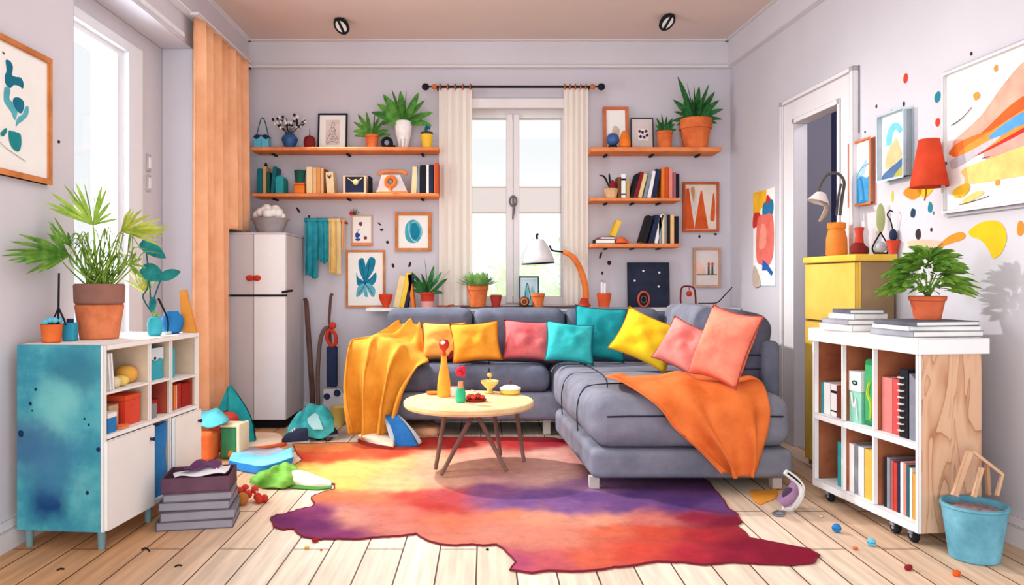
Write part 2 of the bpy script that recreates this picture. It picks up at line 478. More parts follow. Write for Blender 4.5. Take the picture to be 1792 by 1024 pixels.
# hallway behind the doorway
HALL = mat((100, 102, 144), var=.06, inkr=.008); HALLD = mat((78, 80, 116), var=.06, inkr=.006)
hw = (1.70, YB, 0)
b = B(); b.box((-.3, 1.0, 0), (2.6, 1.08, ZC)); b.box((-.3, .05, 0), (-.22, 1.0, ZC)); b.box((2.5, .05, 0), (2.58, 1.0, ZC))
struct('wall_hall', b, HALL, smooth=False, loc=RWL, rot=(0, 0, RZ_R))
b = B(); b.box((.1, .965, 0), (.75, 1.0, 1.9)); dr = struct('door_1', b, HALLD, smooth=False, loc=RWL, rot=(0, 0, RZ_R))
b = B()
for z0, z1 in ((.15, .85), (1.0, 1.78)): b.box((.2, .95, z0), (.65, .966, z1))
obj('door_panel', b, HALL, parent=dr, smooth=False)
# door casing
b = B(); c0, c1, cz = S(4.376), S(3.644), 1.955
for lo, hi in (((c0, -.022, 0), (D0, 0, cz)), ((D1, -.022, 0), (c1, 0, cz)), ((D0, -.022, DZ), (D1, 0, cz)),
               ((D0 - .004, -.03, 0), (D0 + .02, .05, DZ + .004)), ((D1 - .02, -.03, 0), (D1 + .004, .05, DZ + .004)), ((D0, -.03, DZ - .02), (D1, .05, DZ + .006)),
               ((c0 - .02, -.034, 0), (c0 + .012, 0, cz + .02)), ((c1 - .012, -.034, 0), (c1 + .02, 0, cz + .02)), ((c0 - .02, -.034, cz), (c1 + .02, 0, cz + .022))):
    b.box(lo, hi)
struct('door_2', b, TRIM, smooth=False, loc=RWL, rot=(0, 0, RZ_R))
bb = B(); p = RW(1497, 118); q = RW(1497, 235)
bb.box((S(p.y) + .03, -.006, q.z), (S(p.y) + .038, 0, p.z)); struct('trim_1', bb, GREY, smooth=False, loc=RWL, rot=(0, 0, RZ_R))
# crown band with white beads
b = B(); z0, z1 = 2.42, ZC
b.box((XL, YB - .03, z0), (1.72, YB, z1)); struct('trim_2', b, W_SIDE, smooth=False)
b = B(); b.box((XL, YB - .045, z0 - .012), (1.72, YB, z0 + .006)); b.box((XL, YB - .05, z1 - .014), (1.72, YB, z1)); struct('trim_3', b, TRIM, smooth=False)
b = B(); b.box((XL, -1.4, z0), (XL + .03, YB, z1)); struct('trim_4', b, W_SIDE, smooth=False)
b = B(); b.box((XL, -1.4, z0 - .012), (XL + .045, YB, z0 + .006)); b.box((XL, -1.4, z1 - .014), (XL + .05, YB, z1)); b.box((XL, -1.4, 2.275), (XL + .012, 4.12, 2.30)); struct('trim_5', b, TRIMW, smooth=False)
b = B(); b.box((0, -.03, z0), (6.6, 0, z1)); struct('trim_6', b, W_SIDE, smooth=False, loc=RWL, rot=(0, 0, RZ_R))
b = B(); b.box((0, -.034, z0 - .006), (6.6, 0, z0 + .003)); b.box((0, -.05, z1 - .014), (6.6, 0, z1)); struct('trim_7', b, TRIM, smooth=False, loc=RWL, rot=(0, 0, RZ_R))
# baseboards
def base_prof(b, x0, x1, M=None):
    b.box((x0, -.016, 0), (x1, 0, .105), M); b.box((x0, -.026, 0), (x1, 0, .07), M)
b = B(); base_prof(b, XL, 1.72); struct('baseboard_back', b, TRIM, smooth=False, loc=(0, YB, 0))
b = B(); base_prof(b, 0, 4.43); struct('baseboard_left', b, TRIM, smooth=False, loc=(XL, -1.4, 0), rot=(0, 0, RZ_L))
b = B(); base_prof(b, 0, c0); base_prof(b, c1, 6.6); struct('baseboard_right', b, TRIM, smooth=False, loc=RWL, rot=(0, 0, RZ_R))

# ---- window in the back wall
def sroot(name):
    o = bpy.data.objects.new(name, None); COL.objects.link(o); o['kind'] = 'structure'; return o
WFR = mat((232, 224, 224), var=.03, inkr=.005)
GLASS = glassmat('window_glass'); BLINDM = glassmat('pleated_blind', (.90, .83, .80), .0)
w1 = sroot('window_1')
b = B(); yf = YB + .05
def bar(b, px0, py0, px1, py1, y0, y1):
    x0, za = XZ(px0, py0, y0); x1, zb = XZ(px1, py1, y0); b.box((x0, y0, min(za, zb)), (x1, y1, max(za, zb)))
bar(b, 812, 189, 1004, 207, yf, yf + .06); bar(b, 812, 519, 1004, 538, yf, yf + .06)
bar(b, 812, 207, 822, 519, yf + .001, yf + .059); bar(b, 982, 207, 1004, 519, yf + .001, yf + .059)
obj('window_frame', b, WFR, parent=w1, smooth=False)
b = B(); bar(b, 886, 200, 897, 530, yf - .02, yf + .04); bar(b, 898.5, 200, 909, 530, yf - .02, yf + .04)
obj('window_sash', b, WFR, parent=w1, smooth=False)
for a, c in ((822, 886), (909, 982)):
    b = B(); bar(b, a, 207, c, 519, yf + .03, yf + .034); obj('window_pane', b, GLASS, parent=w1, smooth=False)
    b = B(); bar(b, a, 327, c, 373, yf + .012, yf + .022); bar(b, a, 326, c, 328.5, yf + .008, yf + .024); bar(b, a, 371, c, 374, yf + .008, yf + .024)
    obj('window_blind', b, BLINDM, parent=w1, smooth=False)
b = B(); x, z = XZ(898, 352, yf - .03)
b.tube([(x + .03 * math.cos(t) * .8, yf - .03, z + .035 * math.sin(t)) for t in [PI * 2 * i / 14 for i in range(14)]], .006, 6, closed=True)
b.tube([(x, yf - .03, z + .03), (x + .004, yf - .035, z - .06), (x - .004, yf - .03, z - .13)], [.006, .009, .004], 6)
obj('window_handle', b, mat((120, 112, 116)), parent=w1)
b = B(); bar(b, 792, 172, 988, 189, YB - .05, YB - .001); obj('window_header', b, WFR, parent=w1, smooth=False)
b = B(); bar(b, 812, 533, 1004, 541, YB - .002, YB + .2); obj('window_sill', b, WFR, parent=w1, smooth=False)
# ---- tall window in the left niche
w2 = sroot('window_2')
b = B(); xf = XN
holewall(b, 3.041, 3.979, .101, 2.155, 3.10, 3.83, .20, 2.107, -xf - .02, -xf + .07, ML)
obj('window_frame', b, TRIMW, parent=w2, smooth=False)
b = B(); holewall(b, 3.10, 3.83, .2, 2.107, 3.14, 3.77, .25, 2.08, -xf + .012, -xf + .05, ML)
obj('window_sash', b, TRIMW, parent=w2, smooth=False)
b = B(); b.box((xf - .032, 3.08, .25), (xf - .028, 3.74, 2.085)); obj('window_pane', b, GLASS, parent=w2, smooth=False)
# ---- outdoors
b = B(); b.box((-9, 5.4, -.5), (9, 16, -.4)); struct('ground', b, mat((190, 204, 160), ink=False), smooth=False)
TREEM = mat((206, 220, 182), (236, 242, 222), var=.05, scale=6, ink=False, emit=.35)  # bright daylight put into the leaves as pale colour and a slight glow
for i, (x, y, h, w, lab) in enumerate([(-.62, 8.2, 1.55, .42, 'pale green garden tree seen through the left window pane'),
                                       (.42, 10.4, 1.5, .42, 'pale hazy garden tree seen behind the white lamp shade'),
                                       (1.12, 8.0, 1.5, .35, 'pale green garden tree seen in the right window pane')]):
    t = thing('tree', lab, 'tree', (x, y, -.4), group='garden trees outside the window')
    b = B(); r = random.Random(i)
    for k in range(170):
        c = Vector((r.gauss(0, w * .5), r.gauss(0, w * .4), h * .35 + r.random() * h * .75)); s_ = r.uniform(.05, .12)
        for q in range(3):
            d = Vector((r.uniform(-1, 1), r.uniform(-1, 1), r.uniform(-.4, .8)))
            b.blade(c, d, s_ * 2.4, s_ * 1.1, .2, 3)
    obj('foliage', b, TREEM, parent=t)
    b = B(); b.tube([(0, 0, 0), (.02, 0, h * .4), (0, 0, h * .9)], [.06, .045, .02], 8); obj('trunk', b, mat((170, 156, 130), ink=False), parent=t)

# ================================================================ CAMERA, LIGHT
cam = bpy.data.cameras.new('camera'); co = bpy.data.objects.new('camera', cam); COL.objects.link(co)
co.location = (0, 0, EYE); co.rotation_euler = (R(90), 0, 0)
cam.sensor_width = 36; cam.lens = 36 * FPX / 1792
cam.shift_x = (896 - CX) / 1792; cam.shift_y = (CY - 512) / 1792
cam.clip_start = .02
scene.camera = co
wd = bpy.data.worlds.new('sky'); scene.world = wd; wd.use_nodes = True
wd.node_tree.nodes['Background'].inputs['Color'].default_value = (.93, .975, 1.0, 1); wd.node_tree.nodes['Background'].inputs['Strength'].default_value = 1.05
def lamp(name, kind, loc, target, power, color=(1, 1, 1), **k):
    l = bpy.data.lights.new(name, kind); o = bpy.data.objects.new(name, l); COL.objects.link(o)
    o.location = loc; o.rotation_euler = (Vector(target) - Vector(loc)).to_track_quat('-Z', 'Y').to_euler()
    l.energy = power; l.color = color
    for a, v in k.items(): setattr(l, a, v)
    return o
lamp('fill_behind_camera', 'AREA', (-.4, -1.2, 1.9), (.1, 4, .9), 46, (.84, .95, 1), shape='RECTANGLE', size=3.4, size_y=2.2)  # added fill light, unseen behind the viewer
lamp('ceiling_fill', 'AREA', (0, -1.0, .35), (0, 3.4, 2.6), 42, (.86, .95, 1), shape='RECTANGLE', size=3.0, size_y=.6)  # added fill light aimed up to brighten the ceiling
lamp('daylight_left_window', 'AREA', (-2.35, 3.45, 1.3), (0, 3.3, .8), 76, (.84, .95, 1), shape='RECTANGLE', size=.9, size_y=1.9)
lamp('hall_fill', 'POINT', (2.35, 3.6, 2.1), (2.35, 3.6, 0), 14, (.9, .92, 1), shadow_soft_size=.1)  # unseen light added to lift the dark hallway
lamp('overhead_fill', 'AREA', (.1, 3.1, 2.56), (.1, 3.1, 0), 23, (.86, .95, 1), shape='RECTANGLE', size=2.2, size_y=1.9)  # unseen area light added to brighten floor and upper surfaces
lamp('sun_standin_spot', 'SPOT', (-1.42, 4.95, 2.2), (1.0, 3.3, .15), 380, (1, .98, .95), spot_size=R(76), spot_blend=.7, shadow_soft_size=.05)  # unseen spot added in the room corner, stands in for the sun
scene.view_settings.view_transform = 'Standard'
scene.view_settings.look = 'None'
scene.view_settings.exposure = 0.0
scene.cycles.use_denoising = True
scene.cycles.max_bounces = 7; scene.cycles.diffuse_bounces = 4; scene.cycles.transparent_max_bounces = 12
# ================================================================ FURNITURE
# ---- corner sofa
SLATE_SHADE = mat((88, 93, 110), (106, 111, 128), var=.08, scale=7, rough=.95, inkr=.006)  # darker copy of the fabric: shade on the back parts put into the colour
SLATE = mat((120, 121, 136), (138, 139, 153), var=.08, scale=7, rough=.95, inkr=.006)  # lighter copy of the fabric: light on the chaise put into the colour
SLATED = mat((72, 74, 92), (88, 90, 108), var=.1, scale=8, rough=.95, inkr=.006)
SEAM = mat((44, 44, 58), ink=False)
sofa = thing('corner_sofa', 'slate grey corner sofa with long chaise standing on the colourful rug', 'sofa', (.4, 4.3, 0))
def sp(name, b, m=SLATE, par=None, **k): return obj(name, b, m, parent=par or sofa, world=par is None, **k)
def taper(p):        # the chaise widens slightly towards its end
    t = (4.75 - p.y) / 1.45
    if p.x < .9: p.x += lerp(-.055, .035, max(0, min(1, t)))
    return p
b = B(); b.soft((-.66, 4.47, .10), (.60, 4.97, .27), .03, 6); b.soft((.435, 3.31, .055), (1.365, 4.97, .185), .03, 8)
for v in b.bm.verts:
    if v.co.y < 4.46 or v.co.x > .61: v.co = taper(v.co)
sp('base_frame', b)
b = B(); b.soft((-.60, 4.45, .272), (.385, 4.84, .425), .055, 10, (0, 0, .012), wob=.004); seatL = sp('seat_cushion', b, SLATE_SHADE)
for x in (-.32, .02):
    b = B(); b.tube([(x, 4.448, .29), (x, 4.446, .36), (x, 4.462, .408), (x, 4.52, .432), (x, 4.66, .437), (x, 4.8, .43)], .0035, 5)
obj('seam', b, SEAM, parent=seatL, loc=None)
b = B(); b.soft((.44, 3.30, .187), (1.365, 4.84, .425), .085, 12, (0, 0, .012), wob=.005)
for v in b.bm.verts: v.co = taper(v.co)
ch = sp('chaise_cushion', b)
b = B()
def onch(x, y, z): return taper(Vector((x, y, z)))
b = B(); b.tube([onch(.50, 3.296, .335)] + [onch(x, 3.293, .338) for x in (.6, .8, 1.0, 1.2)] + [onch(1.31, 3.296, .336)], .004, 5); obj('seam', b, SEAM, parent=ch)
for y in (3.66, 4.12):
    b = B(); b.tube(spline([onch(.437, y, .2), onch(.434, y, .32), onch(.462, y, .40), onch(.53, y, .428), onch(.8, y, .436), onch(1.1, y, .436), onch(1.25, y, .43)], 24), .0032, 5); obj('seam', b, SEAM, parent=ch)
b = B(); b.tube(spline([onch(.515, 3.36, .417), onch(.62, 3.9, .436), onch(.63, 4.5, .436), onch(.60, 4.8, .43)], 20), .003, 5)
obj('seam', b, SEAM, parent=ch)
# back rest along the wall
b = B(); b.soft((-.63, 4.86, .10), (1.36, 4.97, .735), .03, 8); sp('back_frame', b, SLATE_SHADE)
for x0, x1 in ((-.625, -.085), (-.075, .50), (.51, 1.10)):
    b = B(); b.soft((x0, 4.70, .415), (x1, 4.90, .76), .05, 8, (0, .012, .008), wob=.004, M=T((0, 0, 0)))
    sp('back_cushion', b, SLATE_SHADE)
# side back on the right
b = B(); b.soft((1.285, 3.46, .06), (1.365, 4.97, .655), .028, 8); sp('side_frame', b, SLATE_SHADE)
b = B()
Mc = T((1.285, 0, .42)) @ Ry(R(10)) @ T((-1.285, 0, -.42))
b.soft((1.10, 4.20, .42), (1.285, 4.86, .775), .06, 8, (.01, 0, .01), wob=.005, M=Mc); sp('side_cushion', b)
b = B()
b.soft((1.105, 3.50, .42), (1.305, 4.19, .77), .07, 8, (.014, 0, .012), wob=.005, M=Mc)
sc_ = sp('side_cushion', b, SLATED)
for z in (.52, .585):
    b = B(); b.tube([Mc @ Vector(q) for q in ((1.15, 3.497, z), (1.2, 3.492, z - .012), (1.265, 3.497, z + .002))], .004, 5); obj('seam', b, SEAM, parent=sc_)
# arm on the left, under the yellow throw
b = B(); b.soft((-.76, 4.41, .08), (-.60, 4.93, .545), .05, 8, (0, 0, .01)); sp('arm_rest', b, SLATE_SHADE)
LEGM = mat((206, 196, 188), inkr=.003)
for x, y, h in ((.485, 3.36, .058), (1.30, 3.36, .058), (-.55, 4.55, .10), (.37, 4.55, .10), (1.28, 4.85, .06), (-.55, 4.9, .10)):
    b = B(); b.box((x - .022, y - .022, .0065), (x + .022, y + .022, h)); sp('leg', b, LEGM, smooth=False)

# ---- round coffee table
tx, ty, tz = -.085, 3.76, .338
ct = thing('coffee_table', 'low round wooden coffee table with thin crossing brown legs on the rug', 'table', (tx, ty, 0))
b = B(); b.lathe([(.318, tz - .032), (.326, tz - .022), (.326, tz - .006), (.32, tz), (0, tz)], 48)
obj('table_top', b, mat((240, 196, 136), (248, 214, 162), var=.05, scale=9, inkr=.004), parent=ct)
LEGB = mat((112, 80, 74), (140, 104, 94), var=.1)
def gp(px, py, z):
    p = F(px, py); return Vector((p.x - tx, p.y - ty, z))
for top, bot in (((-.11, -.10), (762, 828)), ((.035, -.10), (772, 838)), ((.03, -.10), (887, 832)), ((.12, .10), (876, 802)), ((.235, .02), (917, 814))):
    b = B(); q = gp(*bot, .0172)
    b.tube([(top[0], top[1], tz - .033), Vector((top[0], top[1], tz - .033)).lerp(q, .5), q], [.012, .011, .0095], 10); obj('leg', b, LEGB, parent=ct)
b = B(); b.box((-.14, -.13, tz - .043), (.25, .13, tz - .0325)); obj('under_frame', b, LEGB, parent=ct, smooth=False)

# ---- fridge
fr = thing('fridge', 'tall white double door fridge in the back left corner', 'fridge', (-1.63, 4.72, 0))
FW_LIT = mat((240, 238, 240), var=.02, inkr=.005); FG = mat((206, 198, 202), var=.03, inkr=.005)  # whiter right doors have the sunlight on that half painted in
w, d, z0, zs, z1 = .369, .46, .06, .845, 1.231
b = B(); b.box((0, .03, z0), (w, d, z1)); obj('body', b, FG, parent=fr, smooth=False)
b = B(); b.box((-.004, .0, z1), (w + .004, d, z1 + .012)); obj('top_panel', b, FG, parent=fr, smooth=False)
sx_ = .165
for nm, x0, x1, a, c, m in (('door', 0, sx_, z0, zs - .006, FG), ('door', sx_ + .003, w, z0, zs - .006, FW_LIT), ('door', 0, sx_, zs + .006, z1, FG), ('door', sx_ + .003, w, zs + .006, z1, FW_LIT)):
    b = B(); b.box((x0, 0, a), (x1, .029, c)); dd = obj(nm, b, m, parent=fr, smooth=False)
b = B(); b.box((.02, -.006, zs - .005), (w + .002, .03, zs + .005)); obj('door_gap', b, BLACK, parent=fr, smooth=False)
b = B(); b.tube([(w - .02, -.012, zs + .02), (w + .02, -.014, zs + .028), (w + .035, .02, zs + .03)], .008, 6); obj('handle', b, BLACK, parent=fr)
for sg in (-1, 1):
    b = B(); b.ell((sx_ + .002 + sg * .022, -.006, .955), (.026, .010, .019)); obj('door_knob', b, RED, parent=fr)
b = B(); b.box((.02, .06, 0), (w - .02, d - .03, z0)); obj('plinth', b, BLACK, parent=fr, smooth=False)

# ---- left storage cabinet
LC0 = Vector((-1.315, 2.578, 0)); LRZ = R(-5.5)
def LC(x, y, z): return LC0 + Rzm(LRZ) @ Vector((x, y, z))
lc = thing('storage_cabinet', 'white open storage cabinet with a teal watercolour side by the left wall', 'cabinet', LC0, LRZ)
CW = mat((244, 240, 236), var=.03, inkr=.004); CIN = mat((206, 180, 156), (222, 198, 172), var=.06, inkr=.004); CRED = mat((160, 60, 44), (176, 80, 60), var=.12)
cx0, cx1, cl, cz0, cz1 = -.32, 0, .685, .064, .7085
# painted near side panel
def side_mat():
    m = bpy.data.materials.new('teal_wash'); m.use_nodes = True
    nt = m.node_tree; N = nt.nodes; L = nt.links; bs = N['Principled BSDF']; bs.inputs['Roughness'].default_value = .8; bs.inputs['Specular IOR Level'].default_value = .15
    tc = N.new('ShaderNodeTexCoord')
    nz = N.new('ShaderNodeTexNoise'); nz.inputs['Scale'].default_value = 4.2; nz.inputs['Detail'].default_value = 7; nz.inputs['Roughness'].default_value = .62
    L.new(tc.outputs['Object'], nz.inputs['Vector'])
    rp = N.new('ShaderNodeValToRGB'); e = rp.color_ramp.elements
    e[0].position = .30; e[0].color = lin((52, 132, 158)); e[1].position = .62; e[1].color = lin((116, 190, 192))
    for p, c in ((.42, (66, 148, 168)), (.52, (88, 172, 182))):
        x = e.new(p); x.color = lin(c)
    L.new(nz.outputs['Fac'], rp.inputs['Fac']); col = rp.outputs['Color']
    for cx_, cz_, r_, c, k in ((-.20, .17, .10, (24, 66, 120), 1), (-.29, .36, .16, (72, 98, 142), .75), (-.10, .62, .13, (58, 122, 144), .8), (-.20, .30, .17, (58, 110, 152), .7), (-.17, .50, .12, (128, 200, 196), .6)):
        ds = N.new('ShaderNodeVectorMath'); ds.operation = 'DISTANCE'; ds.inputs[1].default_value = (cx_, 0, cz_)
        wv = N.new('ShaderNodeTexNoise'); wv.inputs['Scale'].default_value = 7; wv.inputs['Detail'].default_value = 6; L.new(tc.outputs['Object'], wv.inputs['Vector'])
        wa = N.new('ShaderNodeVectorMath'); wa.operation = 'MULTIPLY_ADD'; wa.inputs[1].default_value = (.16, 0, .16); L.new(wv.outputs['Color'], wa.inputs[0])
        sub = N.new('ShaderNodeVectorMath'); sub.operation = 'SUBTRACT'; sub.inputs[1].default_value = (.08, 0, .08)
        L.new(tc.outputs['Object'], sub.inputs[0]); L.new(sub.outputs[0], wa.inputs[2]); L.new(wa.outputs[0], ds.inputs[0])
        mr = N.new('ShaderNodeMapRange'); mr.interpolation_type = 'SMOOTHSTEP'; mr.inputs['From Min'].default_value = r_; mr.inputs['From Max'].default_value = r_ * .25
        mr.inputs['To Max'].default_value = k; L.new(ds.outputs['Value'], mr.inputs['Value'])
        mx = N.new('ShaderNodeMix'); mx.data_type = 'RGBA'; mx.inputs[7].default_value = lin(c)
        L.new(mr.outputs['Result'], mx.inputs['Factor']); L.new(col, mx.inputs[6]); col = mx.outputs[2]
    L.new(col, bs.inputs['Base Color']); return m
SIDE = side_mat()
b = B(); b.box((cx0, 0, cz0), (cx1 - .0122, .016, cz1 + .0005)); b.mi = 1
for u, v, r_ in ((-.25, .555, .005), (-.27, .505, .006), (-.263, .48, .003), (-.07, .455, .004), (-.055, .435, .004), (-.02, .35, .007), (-.06, .20, .006), (-.305, .40, .010)):
    b.flat(blob(u, v, r_, r_ * 1.2, int(u * 1000)), -.001)
obj('side_panel', b, [SIDE, mat((20, 50, 84), ink=False)], parent=lc, smooth=False)
b = B(); b.box((-.012, 0, cz0), (0, .016, cz1)); b.box((cx0, cl - .016, cz0), (cx1, cl, cz1 - .002)); b.box((cx0, .016, cz0), (cx1, cl - .016, cz0 + .016)); b.box((cx0, .016, .38), (cx1 - .002, cl - .016, .396))
b.box((cx0 - .0005, .0165, cz1 - .018), (cx1 + .0008, cl + .0008, cz1 + .001))
obj('carcass', b, CW, parent=lc, smooth=False)
b = B(); b.box((cx0 + .001, .016, cz0 + .016), (cx0 + .012, cl - .016, cz1 - .018)); obj('back_panel', b, CIN, parent=lc, smooth=False)
for t, a_, c_ in ((.3026, .396, cz1 - .018), (.4615, .396, cz1 - .018), (.3116, cz0 + .016, .38), (.4523, cz0 + .016, .38)):
    b = B(); b.box((cx0 + .012, t - .0055, a_), (cx1 - .012, t + .0055, c_)); b.mi = 1; b.box((cx1 - .0118, t - .006, a_), (cx1 - .003, t + .006, c_)); obj('divider', b, [CIN, CW], parent=lc, smooth=False)
b = B(); b.box((cx0 + .013, cl - .0185, .3965), (cx1 - .012, cl - .0162, cz1 - .0185)); obj('end_lining', b, CIN, parent=lc, smooth=False)
for t0, t1, z in ((.016, .2966, .540), (.3086, .4555, .536), (.4675, .669, .524)):
    b = B(); b.box((cx0 + .012, t0, z - .005), (cx1 - .004, t1, z + .005)); obj('shelf_board', b, CW, parent=lc, smooth=False)
for t0, t1, z0_, z1_ in ((.3086, .4555, .397, .53), (.4675, .669, .397, .518)):
    b = B(); b.box((cx0 + .013, t0 + .001, z0_), (cx0 + .017, t1 - .001, z1_)); b.box((cx0 + .017, t1 - .004, z0_), (cx1 - .02, t1 - .001, z1_)); obj('red_lining', b, CRED, parent=lc, smooth=False)
for t0, t1, kt in ((.004, .304, .275), (.458, .682, .655)):
    b = B(); b.box((-.001, t0, cz0 + .004), (.013, t1, .377)); dd = obj('door', b, CW, parent=lc, smooth=False)
    b = B(); b.lathe([(0, 0), (.006, 0), (.004, .008), (.008, .010), (.007, .015), (0, .016)], 12, M=T((.013, kt, .33)) @ Ry(R(90))); obj('door_knob', b, NAVY, parent=dd)
LEGT = mat((122, 150, 156), var=.08)
for x, y in ((-.29, .022), (-.022, .022), (-.022, .318), (-.022, cl - .022), (-.29, cl - .022)):
    b = B(); b.lathe([(.012, 0), (.014, cz0)], 10, M=T((x, y, 0))); obj('leg', b, LEGT, parent=lc)

# ---- yellow cabinet
yc = thing('yellow_cabinet', 'tall pale yellow cabinet with brown side behind the white bookcase', 'cabinet', (1.645, 3.315, 0), R(4))
YF = mat((228, 184, 76), (234, 196, 96), var=.04, inkr=.005); YT = mat((240, 190, 66), (246, 204, 90), var=.06); YB_ = mat((150, 122, 92), (164, 136, 104), var=.06, inkr=.006)
b = B(); b.box((.006, 0, .02), (.172, .44, 1.02)); obj('body', b, YB_, parent=yc, smooth=False)
b = B(); b.soft((-.02, -.018, 1.021), (.178, .455, 1.052), .008, 4); obj('top_board', b, YT, parent=yc)
for z0_, z1_ in ((.05, .735), (.745, 1.015)):
    b = B(); b.box((-.012, -.002, z0_), (.005, .442, z1_)); obj('door', b, YF, parent=yc, smooth=False)
b = B(); b.box((.003, -.006, .02), (.014, .001, 1.018)); obj('edge_strip', b, YT, parent=yc, smooth=False)

# ---- white bookcase on casters
BC0 = Vector((1.506, 2.606, 0)); BRZ = R(8)
def BC(x, y, z): return BC0 + Rzm(BRZ) @ Vector((x, y, z))
bc = thing('bookcase', 'white front bookcase with wood grain side on black casters by right wall', 'bookcase', BC0, BRZ)
BW = mat((246, 244, 244), var=.02, inkr=.004); BG = mat((202, 200, 206), var=.03, inkr=.004)
BIN = mat((150, 84, 56), (176, 108, 76), var=.1, scale=6, inkr=.004)
def wood_mat():
    m = bpy.data.materials.new('wood_grain'); m.use_nodes = True
    nt = m.node_tree; N = nt.nodes; L = nt.links; bs = N['Principled BSDF']; bs.inputs['Roughness'].default_value = .75; bs.inputs['Specular IOR Level'].default_value = .15
    tc = N.new('ShaderNodeTexCoord'); mp = N.new('ShaderNodeMapping'); mp.inputs['Scale'].default_value = (7, 7, 1.5); L.new(tc.outputs['Object'], mp.inputs['Vector'])
    nz = N.new('ShaderNodeTexNoise'); nz.inputs['Scale'].default_value = 1.6; nz.inputs['Detail'].default_value = 2; nz.inputs['Distortion'].default_value = .6; L.new(mp.outputs[0], nz.inputs['Vector'])
    ml = N.new('ShaderNodeMath'); ml.operation = 'MULTIPLY'; ml.inputs[1].default_value = 7; L.new(nz.outputs['Fac'], ml.inputs[0])
    fr_ = N.new('ShaderNodeMath'); fr_.operation = 'FRACT'; L.new(ml.outputs[0], fr_.inputs[0])
    rp = N.new('ShaderNodeValToRGB'); e = rp.color_ramp.elements; e[0].position = 0; e[0].color = lin((176, 122, 92)); e[1].position = 1; e[1].color = lin((222, 178, 146))
    x = e.new(.10); x.color = lin((206, 158, 124)); x = e.new(.5); x.color = lin((226, 184, 152))
    L.new(fr_.outputs[0], rp.inputs['Fac']); L.new(rp.outputs['Color'], bs.inputs['Base Color']); return m
WG = wood_mat()
L_, D_, bz0, bz1, bzm = .645, .245, .05, .675, .352
b = B(); b.box((.014, 0, bz0), (D_, .016, bz1)); obj('side_panel', b, WG, parent=bc, smooth=False)
b = B(); b.box((0, 0, bz0), (.013, .014, bz1)); b.box((0, L_ - .014, bz0), (D_, L_, bz1)); b.box((0, .014, bz0), (D_, L_ - .014, bz0 + .03)); b.box((0, .0141, bzm - .012), (D_ - .01, L_ - .0141, bzm + .012))
obj('carcass', b, BW, parent=bc, smooth=False)
b = B(); b.box((D_ - .01, .017, bz0 + .03), (D_ - .001, L_ - .014, bz1)); obj('back_panel', b, BIN, parent=bc, smooth=False)
for t in (.248, .441):
    for a, c in ((bz0 + .031, bzm - .0125), (bzm + .0125, bz1)):
        b = B(); b.box((.004, t - .005, a), (D_ - .011, t + .005, c)); obj('divider', b, BW, parent=bc, smooth=False)
        b = B(); b.box((.02, t + .0052, a), (D_ - .012, t + .008, c)); b.box((.02, t - .008, a), (D_ - .012, t - .0052, c)); obj('divider_lining', b, BIN, parent=bc, smooth=False)
b = B(); b.box((.02, L_ - .018, bz0 + .031), (D_ - .012, L_ - .0145, bz1 - .001)); obj('end_lining', b, BIN, parent=bc, smooth=False)
b = B(); b.box((-.012, -.014, bz1 + .0005), (D_ + .02, L_ + .012, bz1 + .055)); obj('top_slab', b, BW, parent=bc, smooth=False)
for x, y in ((.03, .06), (.03, .155), (.03, .56), (D_ - .04, .06), (D_ - .04, .56)):
    b = B(); b.lathe([(0, -.011), (.018, -.011), (.023, -.005), (.023, .005), (.018, .011), (0, .011)], 14, M=T((x, y, .023)) @ Ry(R(90)))
    ca = obj('caster', b, BLACK, parent=bc)
    b = B(); b.box((x - .016, y - .008, .03), (x + .016, y + .012, .05)); b.lathe([(0, -.014), (.007, -.014), (.007, .014), (0, .014)], 8, M=T((x, y, .023)) @ Ry(R(90))); obj('fork', b, GREY, parent=ca)

# ---- ledge behind the sofa
b = B(); b.box((-.80, 4.985, .735), (1.695, YB - .001, .757)); b.mi = 1; b.box((-.17, 4.975, .757), (.66, YB - .001, .763))
tag(obj('wall_shelf', b, [CW, DBROWN], smooth=False), 'long narrow white window ledge with dark edge behind the grey sofa', 'shelf')
LZ = .757; LZW = .763

# ---- wall shelves
def shelf(px0, px1, z, th, label, group, dep=.2, splay=0):
    x0 = (px0 - CX) * (YB - dep) / FPX; x1 = (px1 - CX) * (YB - dep) / FPX
    b = B(); b.soft((x0, YB - dep, z - th), (x1, YB - .0005, z), .006, 3)
    o = obj('wall_shelf', b, WOODO); tag(o, label, 'shelf', group)
    for x in (x0 + .12, (x0 + x1) / 2, x1 - .12):
        b = B(); b.box((x - .008, YB - .1, z - th - .010), (x + .008, YB - .001, z - th)); obj('bracket', b, BLACK, parent=o, smooth=False)
    return o
Z1, Z2, Z3, Z4, Z5 = 1.833, 1.524, 1.833, 1.494, 1.188
g = 'orange wooden wall shelves'
shelf(438, 768, Z1, .024, 'upper long orange wooden shelf left of the window', g)
s2 = shelf(440, 768, Z2, .022, 'lower long orange wooden shelf left of the window', g)
shelf(1034, 1263, Z3, .030, 'topmost orange wooden shelf right of the window holding potted plants', g)
shelf(1034, 1192, Z4, .022, 'middle orange wooden shelf right of the window with a full book row', g)
shelf(1034, 1192, Z5, .026, 'lowest orange wooden shelf right of the window with dark leaning books', g)

